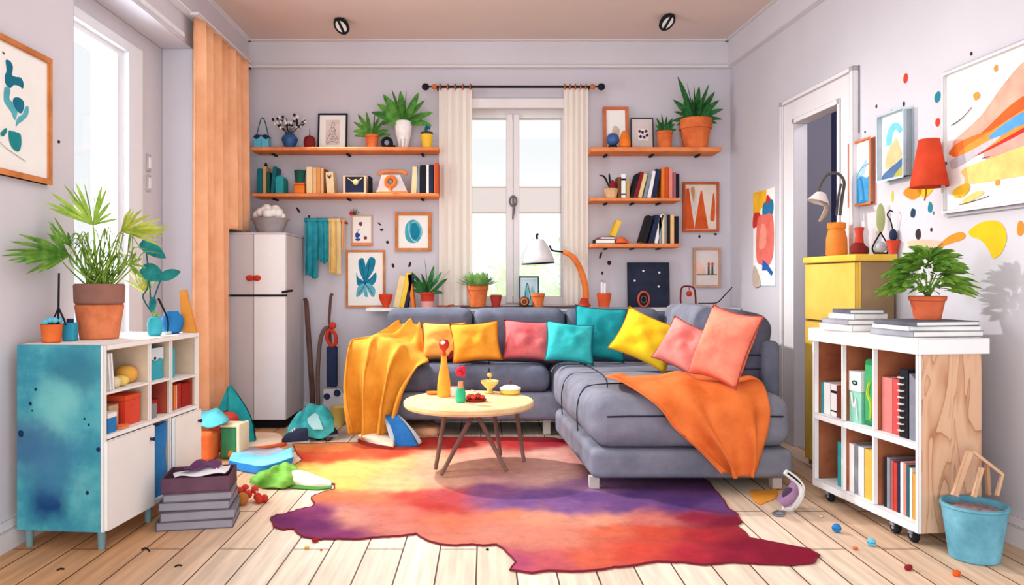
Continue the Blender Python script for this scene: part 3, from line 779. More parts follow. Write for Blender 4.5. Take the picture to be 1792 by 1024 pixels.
# ---- curtains
def drape(b, u0, u1, zt, zb, folds, amp, pin=.6, zfun=None, n=120, ph=0):
    """sheet hanging in the local x-z plane"""
    m = 26; vs = []
    for i in range(n + 1):
        u = i / n; col = []
        for j in range(m + 1):
            v = j / m
            zz = zfun(u) if zfun else zb
            z = zt + (zz - zt) * v
            a = amp * (pin + (1 - pin) * v)
            x = lerp(u0, u1, u) + .25 * amp * math.sin(4 * PI * folds * u + ph) * (1 - .4 * v)
            y = a * math.sin(2 * PI * folds * u + ph) + a * .3 * math.sin(2 * PI * folds * .53 * u + 1 + v * 1.2)
            col.append(b.bm.verts.new((x, y, z)))
        vs.append(col)
    fs = [b.bm.faces.new((vs[i][j], vs[i + 1][j], vs[i + 1][j + 1], vs[i][j + 1])) for i in range(n) for j in range(m)]
    return b.fin([v for c in vs for v in c], fs)
oc = thing('curtain', 'peach orange floor length curtain hanging left of the fridge', 'curtain', (-1.595, 4.12, 0), RZ_L)
b = B(); drape(b, 0, .86, 2.40, .03, 7, .032, zfun=lambda u: 1.262 if u > .63 else .03)
obj('cloth', b, mat((240, 172, 126), (248, 190, 148), var=.06, scale=4, ink=False), parent=oc, solid=.003)
b = B(); b.box((-.01, -.02, 2.395), (.9, .03, 2.415)); obj('track', b, TRIM, parent=oc, smooth=False)
SHEER = sheermat('sheer_curtain', (255, 246, 236), .35)
RINGM = mat((202, 110, 66), var=.1)
yr = YB - .09
zr = P(0, 152, yr).z
for px0, px1, lab, ph in ((768, 826, 'cream sheer curtain on the left side of the back window', 0), (986, 1028, 'cream sheer curtain on the right side of the back window', 1)):
    x0 = P(px0, 0, yr).x; x1 = P(px1, 0, yr).x
    c = thing('curtain', lab, 'curtain', (x0, yr, 0), group='cream sheer curtains of the back window')
    b = B(); drape(b, 0, x1 - x0, zr - .012, .772, 4.5, .012, pin=.8, ph=ph); obj('cloth', b, SHEER, parent=c)
    for k in range(5):
        b = B(); q = [(lerp(.01, x1 - x0 - .01, k / 4) + .003 * math.cos(t), .017 * math.cos(t), zr + .017 * math.sin(t)) for t in [2 * PI * i / 12 for i in range(12)]]
        b.tube(q, .005, 6, closed=True); obj('ring', b, RINGM, parent=c)
x0 = P(760, 0, yr).x; x1 = P(1037, 0, yr).x
rod = thing('curtain_rod', 'thin black curtain rod with round finials above the back window', 'curtain rod', (x0, yr, zr))
b = B(); b.tube([(-.0, 0, 0), (x1 - x0, 0, 0)], .009, 10); obj('pole', b, BLACK, parent=rod)
for x, sg in ((0, -1), (x1 - x0, 1)):
    b = B(); b.ell((x, 0, 0), .019); f_ = obj('finial', b, RINGM, parent=rod)
    b = B(); b.tube([(x, 0, 0), (x + sg * .06, 0, 0)], .006, 8); b.ell((x + sg * .06, 0, 0), (.026, .024, .024)); obj('finial', b, BLACK, parent=rod)
    b = B(); b.tube([(x - sg * .02, 0, 0), (x - sg * .02, .088, .0)], .006, 8); obj('bracket', b, BLACK, parent=rod)

# ---- rug
RUG = [(512, 779), (590, 777), (640, 775), (700, 770), (760, 767), (860, 767), (960, 767), (1010, 775), (1090, 790), (1190, 815), (1240, 845), (1262, 872), (1277, 893), (1292, 902), (1296, 915), (1288, 922), (1302, 931), (1312, 944),
       (1345, 950), (1385, 958), (1418, 964), (1434, 974), (1424, 987), (1390, 991), (1330, 989), (1285, 986), (1235, 991), (1190, 986), (1150, 985), (1105, 993), (1075, 995), (1040, 1001), (1000, 1003), (960, 1001), (930, 1005), (893, 1000),
       (902, 986), (892, 974), (884, 964), (868, 955), (845, 957), (826, 955), (800, 957), (772, 955), (750, 949), (735, 941), (728, 936), (700, 941), (660, 942), (630, 946), (592, 945), (560, 946), (532, 942), (520, 935), (514, 927), (496, 929), (480, 924), (473, 910), (484, 903), (506, 900), (524, 893), (544, 890), (552, 882), (544, 872),
       (560, 864), (584, 858), (588, 850), (560, 845), (530, 838), (508, 822), (530, 806), (520, 796)]
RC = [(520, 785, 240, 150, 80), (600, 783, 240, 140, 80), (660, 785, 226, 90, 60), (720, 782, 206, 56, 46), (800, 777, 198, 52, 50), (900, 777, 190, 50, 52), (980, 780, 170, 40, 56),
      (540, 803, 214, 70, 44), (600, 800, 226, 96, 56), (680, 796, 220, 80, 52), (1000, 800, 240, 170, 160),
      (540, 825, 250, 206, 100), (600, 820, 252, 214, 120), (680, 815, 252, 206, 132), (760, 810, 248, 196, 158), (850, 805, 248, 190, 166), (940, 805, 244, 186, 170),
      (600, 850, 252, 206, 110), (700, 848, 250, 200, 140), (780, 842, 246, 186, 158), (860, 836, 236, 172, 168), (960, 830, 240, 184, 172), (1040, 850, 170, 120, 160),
      (570, 872, 238, 130, 86), (640, 872, 238, 130, 92), (720, 870, 222, 84, 70), (790, 868, 206, 80, 84), (850, 862, 150, 92, 140), (930, 868, 128, 88, 150), (1020, 868, 116, 80, 142), (1120, 868, 98, 66, 128), (1200, 880, 92, 62, 128), (1250, 885, 120, 84, 150),  # purple here partly paints the table and sofa shadow into the rug
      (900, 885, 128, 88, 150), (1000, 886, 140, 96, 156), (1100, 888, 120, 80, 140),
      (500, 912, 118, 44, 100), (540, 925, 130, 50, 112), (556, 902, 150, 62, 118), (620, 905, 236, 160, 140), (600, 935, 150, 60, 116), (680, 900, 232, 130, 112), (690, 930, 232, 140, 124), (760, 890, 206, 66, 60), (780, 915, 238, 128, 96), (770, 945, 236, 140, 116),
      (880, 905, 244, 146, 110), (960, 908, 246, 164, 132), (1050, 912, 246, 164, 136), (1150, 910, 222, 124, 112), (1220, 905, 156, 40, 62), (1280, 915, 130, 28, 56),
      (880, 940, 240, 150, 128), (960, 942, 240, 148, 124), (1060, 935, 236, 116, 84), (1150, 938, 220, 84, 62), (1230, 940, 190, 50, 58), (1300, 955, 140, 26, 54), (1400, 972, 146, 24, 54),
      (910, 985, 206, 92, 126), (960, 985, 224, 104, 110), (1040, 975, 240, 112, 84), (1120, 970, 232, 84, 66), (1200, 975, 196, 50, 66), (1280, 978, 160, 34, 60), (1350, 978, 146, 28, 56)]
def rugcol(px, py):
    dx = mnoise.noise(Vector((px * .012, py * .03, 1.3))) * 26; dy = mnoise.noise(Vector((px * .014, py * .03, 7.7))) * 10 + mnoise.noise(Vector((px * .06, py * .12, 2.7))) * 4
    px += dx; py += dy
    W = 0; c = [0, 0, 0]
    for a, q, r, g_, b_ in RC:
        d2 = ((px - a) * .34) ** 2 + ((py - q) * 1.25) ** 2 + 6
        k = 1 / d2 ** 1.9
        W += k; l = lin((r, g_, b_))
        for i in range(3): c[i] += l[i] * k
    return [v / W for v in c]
def rug():
    out = []
    n = len(RUG)
    for i in range(n):
        a = RUG[i]; c = RUG[(i + 1) % n]
        for k in range(4):
            t = k / 4; x = lerp(a[0], c[0], t); y = lerp(a[1], c[1], t)
            j = mnoise.noise(Vector((x * .11, y * .11, 5))) * 3.0
            p = F(x + j * 1.2, y + j * .4); out.append(Vector((p.x, p.y)))
    pts = list(out); edges = [(i, (i + 1) % len(out)) for i in range(len(out))]
    x0 = min(p.x for p in out); x1 = max(p.x for p in out); y0 = min(p.y for p in out); y1 = max(p.y for p in out)
    st = .021; iy = 0; y = y0
    while y < y1:
        x = x0 + (iy % 2) * st / 2
        while x < x1: pts.append(Vector((x, y))); x += st
        y += st; iy += 1
    vs, es, fs, *_ = delaunay_2d_cdt(pts, edges, [list(range(len(out)))], 1, 1e-6)
    me = bpy.data.meshes.new('rug')
    me.from_pydata([(v.x, v.y, .006) for v in vs], [], [f for f in fs])
    at = me.color_attributes.new('pigment', 'FLOAT_COLOR', 'POINT')
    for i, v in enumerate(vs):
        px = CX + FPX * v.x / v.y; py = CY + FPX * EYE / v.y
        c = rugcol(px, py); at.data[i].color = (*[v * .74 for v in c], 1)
    # outline edge darker
    return me
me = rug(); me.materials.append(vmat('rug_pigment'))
ro = bpy.data.objects.new('rug', me); COL.objects.link(ro)
md = ro.modifiers.new('pile', 'SOLIDIFY'); md.thickness = .006; md.offset = -1
tag(ro, 'large ragged edged watercolour rug in orange, pink and purple on floorboards', 'rug')
bm_ = bmesh.new(); bm_.from_mesh(me); bnd = [e for e in bm_.edges if e.is_boundary]
b = B()
nx = {}
for e in bnd:
    for a, c in (e.verts, reversed(e.verts)): nx.setdefault(a.index, []).append(c.index)
start = bnd[0].verts[0].index; loop = [start]; prev = None
while True:
    c = [q for q in nx[loop[-1]] if q != prev]
    if not c or c[0] == start or len(loop) > 5000: break
    prev = loop[-1]; loop.append(c[0])
b.tube([me.vertices[i].co + Vector((0, 0, -.001)) for i in loop], .0035, 5, closed=True); bm_.free()
obj('rug_edge', b, mat((120, 30, 44), ink=False), parent=ro)
# ================================================================ SOFT THINGS ON THE SOFA
SEATZ = .44
def pillow(label, px, py, y, w, h, t, rz, lean, tilt, m, pm, seed, lift=0):
    x = (px - CX) * y / FPX
    y -= .045; x = (px - CX) * y / FPX
    b = B(); b.pillow(w, h, t, 18, .10, seed, .022)
    o = obj('throw_pillow', b, m, loc=(x, y, SEATZ + .012 + lift), rot=(R(lean), R(tilt), R(rz)), ang=180)
    tag(o, label, 'pillow', 'throw pillows on the corner sofa')
    b = B(); b.tube(rim(w, h, .10), .0035, 5, closed=True); obj('piping', b, pm, parent=o)
    return o
PK = lambda a, c: mat(a, c, var=.08, scale=7, ink=False, rough=.95)
P_OR = PK((240, 160, 72), (246, 178, 98)); P_OR2 = PK((238, 146, 36), (246, 168, 60)); P_PK = PK((214, 92, 96), (230, 124, 124)); P_TL = PK((36, 172, 176), (72, 196, 196))
P_TD = PK((20, 138, 146), (40, 162, 166)); P_YL = PK((250, 190, 24), (254, 212, 50)); P_PL = PK((232, 122, 116), (244, 156, 146)); P_CO = PK((234, 112, 92), (246, 148, 120))
pp = lambda c: mat(c, ink=False)
pillow('pale orange pillow half hidden behind the brighter orange one', 776, 0, 4.64, .27, .235, .10, 0, -16, 0, P_OR, pp((180, 100, 40)), 1)
pillow('small dark red pillow tucked between the two orange pillows', 800, 0, 4.62, .12, .15, .05, 0, -14, 4, PK((130, 36, 40), (150, 50, 50)), pp((80, 20, 24)), 12)
pillow('bright orange pillow leaning behind the orange bottle', 836, 0, 4.54, .30, .245, .11, 6, -20, -4, P_OR2, pp((170, 90, 20)), 2)
pillow('rose pink square pillow alone in the middle of the back seat', 924, 0, 4.60, .315, .25, .11, 0, -18, 3, P_PK, pp((140, 40, 48)), 3)
pillow('dark teal pillow standing behind the lighter teal one', 1046, 0, 4.60, .32, .335, .11, -4, -14, 5, P_TD, pp((10, 80, 90)), 4)
pillow('light teal pillow in front of the dark teal one', 996, 0, 4.47, .295, .25, .11, 4, -22, 6, P_TL, pp((14, 100, 110)), 5)
pillow('bright yellow pillow tipped on one corner beside the teal pillows', 1113, 0, 4.14, .34, .275, .13, -24, -28, 22, P_YL, pp((190, 120, 10)), 6, .05)
pillow('light pink pillow between the yellow and the big coral pillow', 1178, 0, 3.86, .27, .25, .13, -44, -24, 20, P_PL, pp((160, 60, 60)), 7, .04)
pillow('big coral pillow leaning on the dark end cushion', 1244, 0, 3.42, .29, .34, .13, -60, -20, 9, P_CO, pp((170, 60, 50)), 8, .032)

def cloth(name, label, rows, m, fold, nu=46, nv=46, cat='blanket', solid=.006, freq=3.0, seed=0, hemm=None, floor=None):
    b = B()
    def fn(p, u, v):
        k = max(0, min(1, (v - .22) * 1.8))
        a = math.sin(2 * PI * freq * u + seed + .9 * math.sin(3 * v + seed)) + .45 * math.sin(2 * PI * freq * 1.9 * u + 2 * v + seed)
        p.y -= (a * .6 + .75) * fold * k
        p.x += .5 * fold * math.cos(2 * PI * freq * u + seed) * k
        p.z += (1 - k) * fold * .55 * max(0, math.sin(2 * PI * freq * .8 * u + 3.5 * v + seed))
        p += Vector(mnoise.noise_vector(p * 6)) * .006
        if floor is not None and p.z < floor: p.z = floor
        return p
    b.loft(rows, nu, nv, fn)
    o = obj(name, b, m, ang=180, solid=solid); tag(o, label, cat)
    return o
cloth('blanket', 'mustard yellow throw draped over the left arm of the sofa',
      [[(-.55, 4.69, .66), (-.46, 4.685, .67), (-.40, 4.68, .64)],
       [(-.70, 4.67, .572), (-.52, 4.66, .578), (-.38, 4.64, .50)],
       [(-.785, 4.55, .572), (-.58, 4.54, .582), (-.36, 4.53, .465)],
       [(-.80, 4.42, .565), (-.58, 4.40, .575), (-.33, 4.415, .462)],
       [(-.81, 4.36, .44), (-.62, 4.345, .45), (-.40, 4.38, .43)],
       [(-.81, 4.35, .25), (-.64, 4.33, .25), (-.49, 4.37, .28)],
       [(-.77, 4.35, .065), (-.66, 4.34, .03), (-.54, 4.37, .07)]],
      mat((216, 140, 40), (234, 166, 64), var=.08, scale=6, ink=False, rough=.95), .052, freq=3.2, seed=1.0)
cloth('blanket', 'burnt orange throw hanging over the front corner of the chaise',
      [[(.62, 3.70, .452), (.92, 3.72, .467), (1.20, 3.66, .468)],
       [(.56, 3.50, .466), (.90, 3.52, .470), (1.24, 3.48, .470)],
       [(.62, 3.36, .458), (.92, 3.345, .460), (1.24, 3.34, .460)],
       [(.735, 3.275, .385), (.96, 3.265, .38), (1.235, 3.27, .385)],
       [(.80, 3.262, .30), (1.0, 3.25, .29), (1.225, 3.262, .31)],
       [(.92, 3.26, .20), (1.05, 3.25, .18), (1.205, 3.262, .21)],
       [(1.02, 3.262, .115), (1.08, 3.255, .085), (1.17, 3.262, .10)]],
      mat((220, 104, 40), (236, 128, 66), var=.08, scale=6, ink=False, rough=.95), .036, freq=2.7, seed=.4)

# ================================================================ THINGS ON THE COFFEE TABLE
def TB(px, py): return F(px, py, tz)
tz_ = tz + .0005
def on_table(p): return Vector((p.x, p.y, tz_))
p = on_table(TB(777, 694)); s_ = p.y / FPX
t = thing('bottle', 'tall orange bottle with red stopper on the coffee table', 'bottle', p)
b = B(); b.lathe([(.033, 0), (.036, .006), (.034, .06), (.026, .12), (.017, .165), (.015, .205), (.019, .21), (0, .21)], 18); obj('body', b, mat((240, 152, 40), (246, 172, 66), var=.1), parent=t)
b = B(); b.lathe([(.010, .21), (.008, .235), (.022, .25), (.028, .27), (.020, .292), (0, .297)], 14); st = obj('stopper', b, RED, parent=t)
b = B(); b.ell((-.004, -.02, .278), (.013, .009, .012)); obj('white_dot', b, WHITE, parent=st)
p = on_table(TB(758, 690))
b = B(); b.lathe([(.020, 0), (.036, .004), (.04, .012), (.034, .012), (0, .007)], 20); tag(obj('small_dish', b, ORANGE, loc=p), 'small flat orange dish left of the orange bottle', 'dish')
p = on_table(TB(793, 694))
b = B(); b.lathe([(.017, 0), (.021, .05), (.018, .05), (.016, .008), (0, .008)], 16); tag(obj('cup', b, WHITE, loc=p), 'small white cup between the orange and green bottles', 'cup')
p = on_table(TB(806, 704))
t = thing('flower_vase', 'small green bottle holding a red flower on the coffee table', 'vase', p)
b = B(); b.lathe([(.020, 0), (.025, .006), (.025, .05), (.018, .068), (0, .07)], 16); obj('body', b, mat((40, 170, 120), (70, 190, 140)), parent=t)
b = B(); b.lathe([(.016, .066), (.012, .095), (.014, .10), (0, .10)], 14); obj('neck', b, mat((232, 150, 110)), parent=t)
b = B()
for i in range(9):
    a = i * 2.4; b.ell((.012 * math.cos(a), .012 * math.sin(a) , .135 + .004 * i), (.014, .014, .013))
obj('flower', b, mat((200, 30, 60), (224, 60, 84)), parent=t)
p = on_table(TB(832, 702))
t = thing('sandwich_plate', 'flat plate of glossy red fruit with a folded white paper on the coffee table', 'plate', p)
b = B(); b.lathe([(.03, 0), (.052, .004), (.056, .010), (.05, .010), (0, .005)], 22); obj('plate', b, mat((150, 40, 34)), parent=t)
for i, (x, y, r_) in enumerate(((-.03, 0, .016), (-.01, -.022, .014), (.012, .01, .017), (.034, -.008, .014), (-.016, .022, .014))):
    b = B(); b.ell((x, y, .009 + r_ * .8), (r_, r_, r_ * .85)); obj('fruit', b, mat((206, 44, 30), (224, 70, 50), rough=.4, spec=.5), parent=t)
b = B(); b.box((-.02, -.014, 0), (.024, .014, .005), T((.0, .0, .044)) @ Ry(R(22)) @ Rzm(R(30))); obj('paper', b, WHITE, parent=t, smooth=False)
p = on_table(TB(857, 688))
t = thing('dip_bowl', 'glass bowl of yellow dip with spoon on the coffee table', 'bowl', p)
b = B(); b.lathe([(.024, 0), (.028, .004), (.012, .010), (.014, .020), (.045, .052), (.049, .066), (.044, .064), (.02, .028), (0, .024)], 22); obj('bowl', b, mat((232, 196, 96), (240, 214, 140), rough=.3, spec=.5), parent=t)
b = B(); b.lathe([(.0435, .054), (.02, .060), (0, .063)], 20); obj('dip', b, mat((250, 232, 170)), parent=t)
b = B(); b.tube([(.0, 0, .06), (.004, .01, .09)], .004, 6); b.ell((.0, .012, .094), (.014, .012, .012)); obj('spoon', b, mat((226, 190, 110), metal=.3, rough=.4), parent=t)
p = on_table(TB(893, 690))
t = thing('pot_with_lid', 'low yellow dish with a white knobbed lid on the coffee table', 'dish', p)
b = B(); b.lathe([(.042, 0), (.052, .008), (.053, .026), (0, .028)], 24); obj('dish', b, mat((222, 184, 70), (236, 204, 100)), parent=t)
b = B(); b.lathe([(.056, .0265), (.056, .034), (.03, .046), (0, .05)], 24); ld = obj('lid', b, WHITE, parent=t)
b = B(); b.lathe([(.004, .048), (.005, .06), (.009, .064), (.006, .074), (0, .076)], 10); obj('knob', b, DBROWN, parent=ld)

# ================================================================ PLANTS
def pot(b, rt, rb, h, rim=.18, seg=22):
    rh = h * rim
    b.lathe([(rb, 0), (rt * .93, h - rh), (rt * 1.0, h - rh), (rt * 1.03, h - .003), (rt * 1.0, h), (rt * .88, h), (rt * .86, h - .012), (0, h - .012)], seg)
def potted(name, label, loc, rt, rb, h, pm, leaves, lm, group=None, rim=.18, soil=True, rz=0):
    t = thing(name, label, 'plant', loc, rz, group)
    b = B(); pot(b, rt, rb, h, rim); obj('pot', b, pm, parent=t)
    b = B(); b.lathe([(rt * .87, h - .014), (rt * .5, h - .006), (0, h - .004)], 16); obj('soil', b, SOIL, parent=t)
    b = B(); leaves(b, h); obj('foliage', b, lm, parent=t, ang=180)
    return t
def rosette(n, L, W, el0=20, el1=85, droop=.3, seed=0, r0=.01, belly=.8, ymax=None, fold=.3):
    def f(b, h):
        r = random.Random(seed)
        for i in range(n):
            az = i * 2.399 + r.uniform(-.2, .2); k = i / max(1, n - 1)
            el = R(lerp(el0, el1, k) + r.uniform(-6, 6))
            d = Vector((math.cos(az) * math.cos(el), math.sin(az) * math.cos(el), math.sin(el)))
            if ymax is not None and d.y > ymax: d.y = ymax
            b.blade((r0 * math.cos(az), r0 * math.sin(az), h - .012), d, L * r.uniform(.8, 1.1), W * r.uniform(.85, 1.15), droop * r.uniform(.6, 1.2), 7, fold=fold, belly=belly)
    return f
def px_leaves(spec, sc, seed=0):
    """leaves given by (angle from vertical, length px, width px, droop)"""
    def f(b, h):
        r = random.Random(seed)
        for ang, ln, wd_, dr in spec:
            a = R(ang); d = Vector((math.sin(a), -.25 + r.uniform(-.2, .2), math.cos(a)))
            b.blade((r.uniform(-.006, .006), r.uniform(-.008, .004), h - .012), d, ln * sc, wd_ * sc, dr, 8, roll=PI / 2 + r.uniform(-.55, .55), fold=.22, belly=.9)
    return f
YS = 5.10; KS = YS / FPX
def SX(px, y=YS): return (px - CX) * y / FPX
gp_ = 'potted plants on the wall shelves'
potted('potted_plant', 'small spiky green plant in an orange pot beside the white vase', (SX(651), YS, Z1), .047, .034, .10, TERRA,
       px_leaves([(-60, 40, 9, .3), (-45, 44, 9, .15), (-28, 46, 10, .05), (-10, 44, 10, 0), (8, 44, 9, 0), (24, 44, 10, .05), (40, 44, 9, .1), (58, 38, 9, .3), (-75, 32, 8, .3), (75, 34, 8, .2), (-18, 30, 8, 0), (16, 30, 8, 0)], KS, 1), GREEN, gp_)
t = thing('potted_plant', 'broad leaved green plant in a tall white vase on the top shelf', 'plant', (SX(706), YS, Z1), 0, gp_)
b = B(); b.lathe([(.026, 0), (.030, .004), (.040, .05), (.054, .11), (.058, .155), (.052, .19), (.044, .195), (.042, .188), (0, .186)], 20); obj('vase', b, mat((236, 230, 228), (248, 244, 242), var=.06, scale=14), parent=t)
b = B(); px_leaves([(-66, 62, 15, .12), (-50, 60, 15, .1), (-34, 62, 16, .05), (-18, 60, 16, 0), (-5, 56, 15, 0), (10, 58, 15, 0), (28, 60, 16, .02), (46, 60, 15, .06), (64, 58, 14, .16), (78, 50, 12, .3), (-78, 44, 11, .3)], KS, 2)(b, .19); obj('foliage', b, GREEN, parent=t, ang=180)
b = B()
for x in (-.02, .012): b.tube([(x, -.045, .15), (x * .8 + .006, -.042, .08), (x * .7, -.034, .01)], .002, 4)
obj('drip_line', b, GREY, parent=t)
potted('potted_plant', 'small green succulent in a straight orange pot on the right top shelf', (SX(1163), YS, Z3), .054, .046, .122, TERRA,
       px_leaves([(-50, 24, 9, .1), (-30, 30, 9, 0), (-12, 36, 9, 0), (6, 30, 9, 0), (24, 28, 9, 0), (44, 26, 9, .1), (64, 24, 8, .2), (-68, 20, 8, .2), (15, 18, 8, 0), (-20, 20, 8, 0)], KS, 3), DGREEN, gp_, rim=.14)
potted('potted_plant', 'bushy dark green plant in a large orange pot on the right top shelf', (SX(1217), YS, Z3), .108, .078, .205, TERRA,
       px_leaves([(-28, 84, 11, 0), (-20, 70, 11, 0), (-44, 58, 11, .1), (-62, 50, 10, .2), (-76, 44, 10, .25), (-8, 62, 11, 0), (6, 60, 11, 0), (18, 66, 11, 0), (30, 62, 11, .05), (44, 58, 11, .1), (58, 54, 10, .18), (72, 48, 10, .3), (-52, 40, 10, .1), (36, 40, 10, 0), (-12, 40, 10, 0), (10, 40, 10, 0), (50, 36, 10, .1), (-34, 42, 10, .05), (84, 36, 9, .3), (-86, 36, 9, .3)], KS, 4), DGREEN, gp_, rim=.34)
# ledge plants
YL = 5.04; KL = YL / FPX
gl = 'potted plants on the window ledge'
potted('potted_plant', 'round bushy green plant in an orange pot on the window sill', (SX(836, YL), YL, LZW), .072, .050, .142, TERRA,
       rosette(90, .125, .026, 30, 88, .2, 5, .04), mat((110, 160, 84), (150, 190, 116), var=.15, scale=20, ink=False), gl, rim=.2)
t = potted('potted_plant', 'spiky aloe in a red and pink pot left of the window curtain', (SX(748, YL), YL, LZ), .050, .040, .105, RED,
       px_leaves([(-52, 54, 10, .02), (-34, 50, 10, 0), (-4, 66, 10, 0), (14, 52, 10, 0), (34, 50, 10, 0), (50, 46, 9, .05), (-16, 40, 9, 0), (68, 34, 8, .3), (-66, 30, 8, .2)], KL, 6), DGREEN, gl, rim=.16)
b = B(); b.lathe([(.043, 0), (.0465, .045), (.04, .046), (0, .046)], 20); obj('pot_base', b, mat((222, 160, 150)), parent=t)
b = B(); b.blade((.01, -.01, .10), (math.sin(R(44)), -.3, math.cos(R(44))), .23, .034, 0, 6); obj('pale_leaf', b, mat((232, 232, 220), ink=False), parent=t)
# plant on the bookcase
p = P(1622, 557, 2.86)
def bush(b, h):
    r = random.Random(9)
    for i in range(230):
        az = r.uniform(0, 2 * PI); rad = r.random() ** .6
        c = Vector((math.cos(az) * rad * .095, math.sin(az) * rad * .06, h + .012 + (1 - rad ** 2) * .13 + r.uniform(-.01, .02)))
        d = Vector((math.cos(az) * (.5 + rad), math.sin(az) * (.5 + rad) * .7, .65 - rad * .55 + r.uniform(-.2, .2)))
        b.blade(c, d, r.uniform(.065, .10), r.uniform(.018, .026), .35, 6, roll=r.uniform(-1.2, 1.2))
    for i in range(16):
        az = i * 2.4; b.tube([(0, 0, h - .012), (math.cos(az) * .03, math.sin(az) * .02, h + .04), (math.cos(az) * .07, math.sin(az) * .045, h + .08)], .0025, 5)
p.z = .73 + .056
BOOKP = thing('potted_plant', 'bushy leafy plant in an orange pot on the magazine pile', 'plant', p)
b = B(); pot(b, .062, .044, .088, .2); obj('pot', b, mat((216, 96, 58), (230, 120, 80)), parent=BOOKP)
b = B(); b.lathe([(.053, .074), (0, .082)], 14); obj('soil', b, SOIL, parent=BOOKP)
b = B(); bush(b, .088); obj('foliage', b, mat((70, 126, 44), (132, 170, 64), var=.2, scale=26, ink=False), parent=BOOKP, ang=180)

# ---- large palm on the left cabinet
yP = 2.88; kP = yP / FPX
pc = P(174, 594, yP); pc.z = cz1 + .001
palm = thing('potted_palm', 'large fan palm in a two tone terracotta pot on the cabinet', 'plant', pc)
b = B(); b.lathe([(.064, 0), (.068, .003), (.080, .085), (.086, .125), (.084, .132), (.079, .134)], 28, cap=True); obj('pot', b, mat((206, 108, 66), (224, 132, 88), var=.14, scale=11, inkr=.005), parent=palm)
b = B(); b.lathe([(.082, .134), (.088, .14), (.090, .205), (.085, .212), (.078, .212), (.076, .20), (0, .20)], 28); obj('pot_rim', b, mat((142, 96, 84), (160, 112, 98), var=.1), parent=palm)
b = B(); b.lathe([(.0765, .2005), (0, .206)], 16); obj('soil', b, SOIL, parent=palm)
def pxl(px, py, dy=0):
    y = yP + dy
    if px < 240: y = min(y, 1.615 * FPX / (CX - px))
    return P(px, py, y) - pc
PALM = mat((118, 164, 52), (170, 196, 84), var=.2, scale=12, ink=False); PALMD = mat((60, 122, 44), (120, 164, 62), var=.2, scale=14, ink=False); PALMY = mat((160, 180, 54), (206, 208, 96), var=.15, scale=12, ink=False)
def frond(stem, tips, m, w=14, seed=0, dy=0, sag=.10):
    r = random.Random(seed)
    b = B(); q = [pxl(*s_[:2], s_[2] if len(s_) > 2 else 0) for s_ in stem]
    b.tube(spline(q, 12), [lerp(.005, .0032, i / 12) for i in range(13)], 6)
    f_ = obj('frond', b, m, parent=palm)
    b = B(); c = q[-1]
    for tx_, ty_ in tips:
        e = pxl(tx_, ty_, dy + r.uniform(-.09, .05)); d = e - c; L_ = d.length
        up = Vector((0, 0, sag * L_))
        b.blade(c, (d + up) / L_, L_, w * .46 * kP * r.uniform(.85, 1.15), sag * .9, 9, roll=PI / 2 + r.uniform(-.6, .6), fold=.3, belly=1.15)
    obj('leaflets', b, m, parent=f_, ang=180)
frond([(172, 498), (168, 450), (163, 394, -.02)], [(74, 352), (84, 334), (108, 318), (130, 314), (146, 314), (168, 314), (190, 322), (84, 364), (100, 372), (198, 372), (208, 384), (124, 326), (94, 343), (118, 340), (158, 318), (180, 318), (140, 330), (196, 350), (98, 354)], PALM, 13, 1)
frond([(180, 498), (196, 450), (212, 405, .02)], [(236, 366), (250, 366), (268, 374), (284, 384), (302, 398), (290, 408), (282, 432), (276, 420), (222, 368), (262, 390), (240, 380), (276, 392), (296, 404), (258, 376), (230, 362), (286, 414), (270, 408), (250, 398)], PALMY, 11, 2)
frond([(164, 498), (140, 470), (120, 447, -.02)], [(3, 450), (8, 440), (16, 424), (30, 410), (14, 458), (26, 462), (44, 464), (68, 478), (84, 472), (60, 414), (48, 480), (86, 380), (84, 392), (82, 408), (22, 446), (50, 430), (74, 428), (36, 452), (56, 474), (78, 462)], PALMD, 14, 3)
frond([(160, 498), (138, 455), (124, 432, .0)], [(92, 376), (100, 388), (118, 404), (82, 386), (80, 408), (132, 400)], PALMD, 12, 4)
frond([(186, 498), (206, 470), (226, 462, .03)], [(240, 440), (250, 452), (256, 470), (250, 488), (232, 446), (238, 482)], PALM, 12, 5)
b = B(); r = random.Random(11)
for i in range(58):
    x0 = r.uniform(150, 200); x1 = x0 + r.uniform(-58, 52); y1 = r.uniform(398, 450)
    pts = [pxl(x0, 500, r.uniform(-.04, .04)), pxl(lerp(x0, x1, .7) + r.uniform(-8, 8), lerp(500, y1, .55), r.uniform(-.07, .05)), pxl(x1, y1, r.uniform(-.09, .06)), pxl(x1 + (x1 - 175) * .35, y1 + r.uniform(0, 26), r.uniform(-.1, .06))]
    b.tube(spline(pts, 12), [lerp(.0032, .0012, k / 12) for k in range(13)], 5)
obj('stems', b, mat((44, 92, 34), (150, 180, 70), var=.3, scale=30, ink=False), parent=palm)
